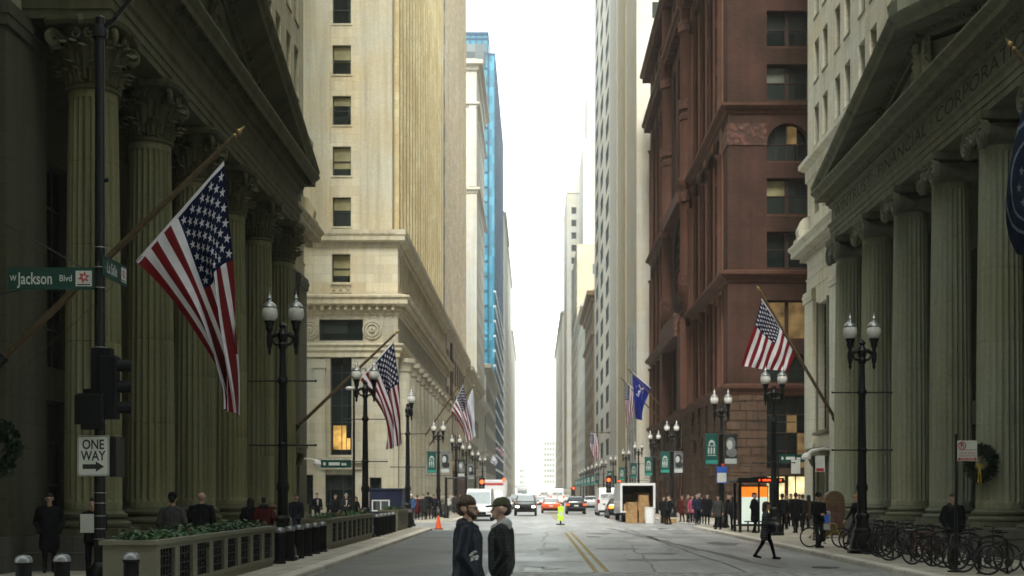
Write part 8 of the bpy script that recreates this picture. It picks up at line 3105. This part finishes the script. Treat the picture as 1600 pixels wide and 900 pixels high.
# ---------------------------------------------------------------- left pavement
GP = 'people on the pavements'
F, Bk, Rt, Lf = 0.0, PI, R(90), R(-90)      # facing: towards the viewer, away, right, left
L_ = [
    ('dark figure standing against the olive bank pilaster', at(77, 29.2), 'coat', F + .4, 'black', 'black', 'short', 'hair_dark', 1.8),
    ('man with a grey coat and dark hat walking away behind the long planter', (pX(270, 28), 28, PV), 'coat', Bk, 'grey', 'black', 'short', 'hair_dark', 1.80),
    ('bald man in a dark coat walking away behind the long planter', (pX(315, 29.6), 29.6, PV), 'coat', Bk, 'black', 'black', None, 'hair_dark', 1.84),
    ('dark haired person walking away beside the person in maroon', (pX(392, 37.8), 37.8, PV), 'coat', Bk, 'black', 'black', 'long', 'hair_dark', 1.68),
    ('person in a maroon jacket walking away behind the long planter', (pX(413, 37.0), 37.0, PV), 'jacket', Bk, 'maroon', 'black', 'short', 'hair_dark', 1.70),
    ('man in a dark jacket with a blue hem, standing past the black bollards', (pX(463, 49), 49, PV), 'walk', R(20), 'navy', 'denim', 'short', 'hair_brown', 1.75),
    ('man in a dark suit and tie before the cream tower door, leftmost of four', (pX(495.5, 71.5), 71.5, PV), 'stand', R(25), 'black', 'black', 'short', 'hair_brown', 1.80),
    ('man in a dark suit before the cream tower door, second of four', (pX(524, 72), 72, PV), 'stand', R(-20), 'black', 'black', 'short', 'hair_brown', 1.74),
    ('man in a suit with a pale shirt before the cream tower door', (pX(541, 71), 71, PV), 'hold', R(15), 'charcoal', 'black', 'short', 'hair_grey', 1.78),
    ('shorter woman in black before the cream tower door, rightmost of four', (pX(556, 71.5), 71.5, PV), 'woman', R(-30), 'black', 'black', 'long', 'hair_brown', 1.60),
    ('person in a blue jacket and white cap right of the last lamp with one globe', (pX(643, 86), 86, PV), 'jacket', F, 'blue', 'black', 'short', 'hair_dark', 1.72),
    ('person in maroon beside the one in the blue jacket and white cap', (pX(652, 87), 87, PV), 'coat', Bk, 'maroon', 'black', 'short', 'hair_dark', 1.66),
    ('person in charcoal in the crowd near the orange cone', (pX(662, 86.5), 86.5, PV), 'coat', F, 'charcoal', 'black', 'short', 'hair_dark', 1.7),
    ('tall person in black in the crowd near the orange cone', (pX(669, 88), 88, PV), 'stand', Bk, 'black', 'black', 'short', 'hair_dark', 1.86),
    ('woman with long hair in the crowd near the orange cone', (pX(678, 90), 90, PV), 'woman', F, 'navy', 'black', 'long', 'hair_dark', 1.70),
    ('person in a pale jacket under the grey portrait banner', (pX(700, 106), 106, PV), 'jacket', R(40), 'pale', 'denim', 'short', 'hair_dark', 1.75),
    ('person in grey under the dark portrait banner', (pX(712, 110), 110, PV), 'coat', Bk, 'grey', 'black', 'short', 'hair_dark', 1.72),
    ('distant person in brown under the dark portrait banner', (pX(719, 114), 114, PV), 'stand', F, 'brown', 'black', 'short', 'hair_dark', 1.72),
    # right
    ('man in a dark cap standing with the yellow bicycle', (pX(1279, 42.2), 42.2, PV), 'hold', R(25), 'black', 'charcoal', 'short', 'hair_dark', 1.80),
    ('person in a tan cap half hidden behind the lamp among the bicycles', (pX(1339, 45), 45, PV), 'walk', R(-70), 'black', 'denim', 'short', 'hair_brown', 1.76),
    ('man in an open dark jacket behind the parked bicycles, under the no stopping sign', (pX(1490, 32.2), 32.2, PV), 'jacket', F + .1, 'black', 'charcoal', 'short', 'hair_dark', 1.80),
    ('dark figure waiting right in front of the lit advert panel', (pX(1179, 58.0), 58.0, PV), 'coat', R(60), 'black', 'black', 'short', 'hair_dark', 1.82),
    ('person just left of the lamp beside the bus shelter, in a black coat', (pX(1222, 57.2), 57.2, PV), 'walk', Bk, 'black', 'black', 'short', 'hair_dark', 1.78),
    ('man walking away in black before the lit shopfront, nearest of the group', (pX(1243, 57.5), 57.5, PV), 'walk_coat', Bk, 'black', 'black', 'short', 'hair_dark', 1.82),
    ('person in charcoal with a maroon scarf before the lit shopfront', (pX(1254, 61), 61, PV), 'walk', Bk, 'charcoal', 'black', 'short', 'hair_brown', 1.74),
    ('person in brown at the corner of the grey bank before the lit shopfront', (pX(1263, 64), 64, PV), 'walk_coat', Bk + .3, 'brown', 'black', 'long', 'hair_dark', 1.7),
    ('person in black farther back before the lit shopfront', (pX(1236, 69), 69, PV), 'coat', F, 'black', 'black', 'short', 'hair_dark', 1.76),
    ('person in a patterned grey coat by the lamp with two banners', (pX(1122, 63.5), 63.5, PV), 'woman', R(-30), 'grey', 'black', 'long', 'hair_dark', 1.70),
    ('person in black right of the lamp with two banners, carrying a white bag', (pX(1138, 65), 65, PV), 'walk_coat', R(70), 'black', 'black', 'short', 'hair_dark', 1.76),
    ('person in an orange brown jacket in the crowd below the brick arches', (pX(1074, 79), 79, PV), 'coat', R(50), 'brown', 'black', 'long', 'hair_brown', 1.72),
    ('woman in pink and black in the crowd below the brick arches', (pX(1082, 77), 77, PV), 'woman', F, 'pink', 'black', 'long', 'hair_dark', 1.68),
    ('man in denim blue in the crowd below the brick arches', (pX(1089, 72.3), 72.3, PV), 'walk', F, 'denim', 'navy', 'short', 'hair_dark', 1.78),
    ('person in navy in the crowd below the brick arches', (pX(1096, 74.5), 74.5, PV), 'coat', Bk, 'navy', 'black', 'short', 'hair_dark', 1.72),
    ('man in a black coat at the right end of the crowd below the brick arches', (pX(1105, 72.8), 72.8, PV), 'coat', F, 'black', 'black', 'short', 'hair_dark', 1.76),
    ('person in a charcoal coat squeezed behind the woman in pink', (pX(1079, 81), 81, PV), 'coat', Bk, 'charcoal', 'black', 'short', 'hair_dark', 1.78),
    ('tall man in black behind the man in denim blue', (pX(1092, 77.5), 77.5, PV), 'stand', F, 'black', 'black', 'short', 'hair_dark', 1.84),
    ('person in a maroon coat left of the orange brown jacket, below the brick arches', (pX(1066, 80), 80, PV), 'coat', R(-40), 'maroon', 'black', 'long', 'hair_dark', 1.66),
    ('woman in grey right beside the bus shelter post, her back turned', (pX(1146, 62), 62, PV), 'woman', Bk, 'charcoal', 'black', 'long', 'hair_dark', 1.64),
    ('man in olive walking toward the viewer before the lit shopfront', (pX(1229, 63.5), 63.5, PV), 'walk', F, 'olive', 'black', 'short', 'hair_brown', 1.76),
    ('person in navy at the back of the group before the lit shopfront', (pX(1249, 67.5), 67.5, PV), 'coat', F, 'navy', 'black', 'short', 'hair_dark', 1.74),
    ('mover in a tan hood beside the cardboard pile', (pX(1045, 78.5), 78.5, .0), 'jacket', R(-60), 'black', 'black', 'short', 'hair_brown', 1.78),
    ('person in black next to the mover in a tan hood', (pX(1037, 81), 81, .0), 'coat', F, 'black', 'black', 'short', 'hair_dark', 1.72),
]
for lb, loc, pose, rz, coat, legs, hair, hm_, h in L_:
    ac = 'maroon' if 'scarf' in lb else ('tan' if 'tan hood' in lb else 'charcoal')
    hat, hatm = None, 'cloth_black'
    if 'hat' in lb and 'hatless' not in lb and ' dark hat' in lb: hat, hatm = 'beanie', 'cloth_black'
    if 'white cap' in lb and lb.startswith('person in a blue'): hat, hatm = 'cap', 'cloth_pale'
    if 'tan cap' in lb: hat, hatm = 'cap', 'cloth_tan'
    if 'dark cap' in lb: hat, hatm = 'beanie', 'cloth_black'
    o, kid = person(lb, loc, pose, rz, coat, legs, ac, hair, hm_, h=h, group=GP, hat=hat, hatm=hatm)
    if 'white bag' in lb:
        m = MB(); m.bbox(pX(1142, 64.6) - .14, pX(1142, 64.6) + .14, 64.5, 64.68, .35, .80, .03); m.tube([(pX(1142, 64.6) - .08, 64.59, .8), (pX(1142, 64.6), 64.59, .95), (pX(1142, 64.6) + .08, 64.59, .8)], .012, 5)
        tag(m.build('shopping_bag', 'cloth_pale', org=(pX(1142, 64.6), 64.6, .35)), 'white shopping bag hanging from a walker by the two banner lamp', 'bag')
    if 'suit and tie' in lb or 'pale shirt' in lb:
        m = MB(); m.loft([[(-.05, -.137, 1.40), (.05, -.137, 1.40), (.05, -.12, 1.40), (-.05, -.12, 1.40)], [(-.012, -.150, 1.10), (.012, -.150, 1.10), (.012, -.13, 1.10), (-.012, -.13, 1.10)]])
        q = m.build('shirt_front', 'cloth_pale'); q.parent = o
o, kid = person('person behind the one way sign pole, holding white papers', (pX(146, 26.3), 26.3, PV), 'hold', F, 'black', 'black', 'black', 'short', 'hair_dark', h=1.72, group=GP)
m = MB(); m.box(pX(128, 26), pX(166, 26), 25.90, 25.91, pz(832, 26), pz(803, 26))
tag(m.build('paper_sheet', 'sign_white', org=(pX(147, 26), 25.9, pz(832, 26))), 'white sheet of paper held up behind the one way sign pole', 'paper')
# woman stepping off the kerb
plaid = stone('plaid_coat', (.03, .032, .034), .09, .075, .5, .1, .9, 4.2, .1, msize=.008)
MATS['cloth_plaid'] = plaid
MATS['cloth_scarf'] = cloth('cloth_scarf', (.30, .25, .2))
o, kid = person('woman in a dark plaid coat striding across the road at the right kerb', (pX(1196, 37.6), 37.6, 0), 'woman_walk', R(80), 'plaid', 'black', 'scarf', 'long', 'hair_brown', h=1.68)
m = MB(); m.bbox(pX(1203, 37.4) - .12, pX(1203, 37.4) + .12, 37.1, 37.32, .80, 1.02, .03)
tag(m.build('handbag', 'cloth_navy', org=(pX(1203, 37.4), 37.2, .8)), 'small dark bag at the side of the woman in plaid', 'bag')

# ================================================================== HAZE
hz = MB(); hz.box(-180, 180, -120, 1400, -1.2, 160)
ho = hz.build('haze', 'black_iron')
ho['kind'] = 'stuff'
hm = bpy.data.materials.new('haze_air')
hm.use_nodes = True
ht = hm.node_tree
ht.nodes.clear()
h_out = ht.nodes.new('ShaderNodeOutputMaterial')
h_vol = ht.nodes.new('ShaderNodeVolumePrincipled')
h_vol.inputs['Color'].default_value = (.97, .98, .98, 1)
h_vol.inputs['Density'].default_value = HAZE
h_vol.inputs['Anisotropy'].default_value = -.15
ht.links.new(h_vol.outputs[0], h_out.inputs['Volume'])
ho.data.materials.clear()
ho.data.materials.append(hm)
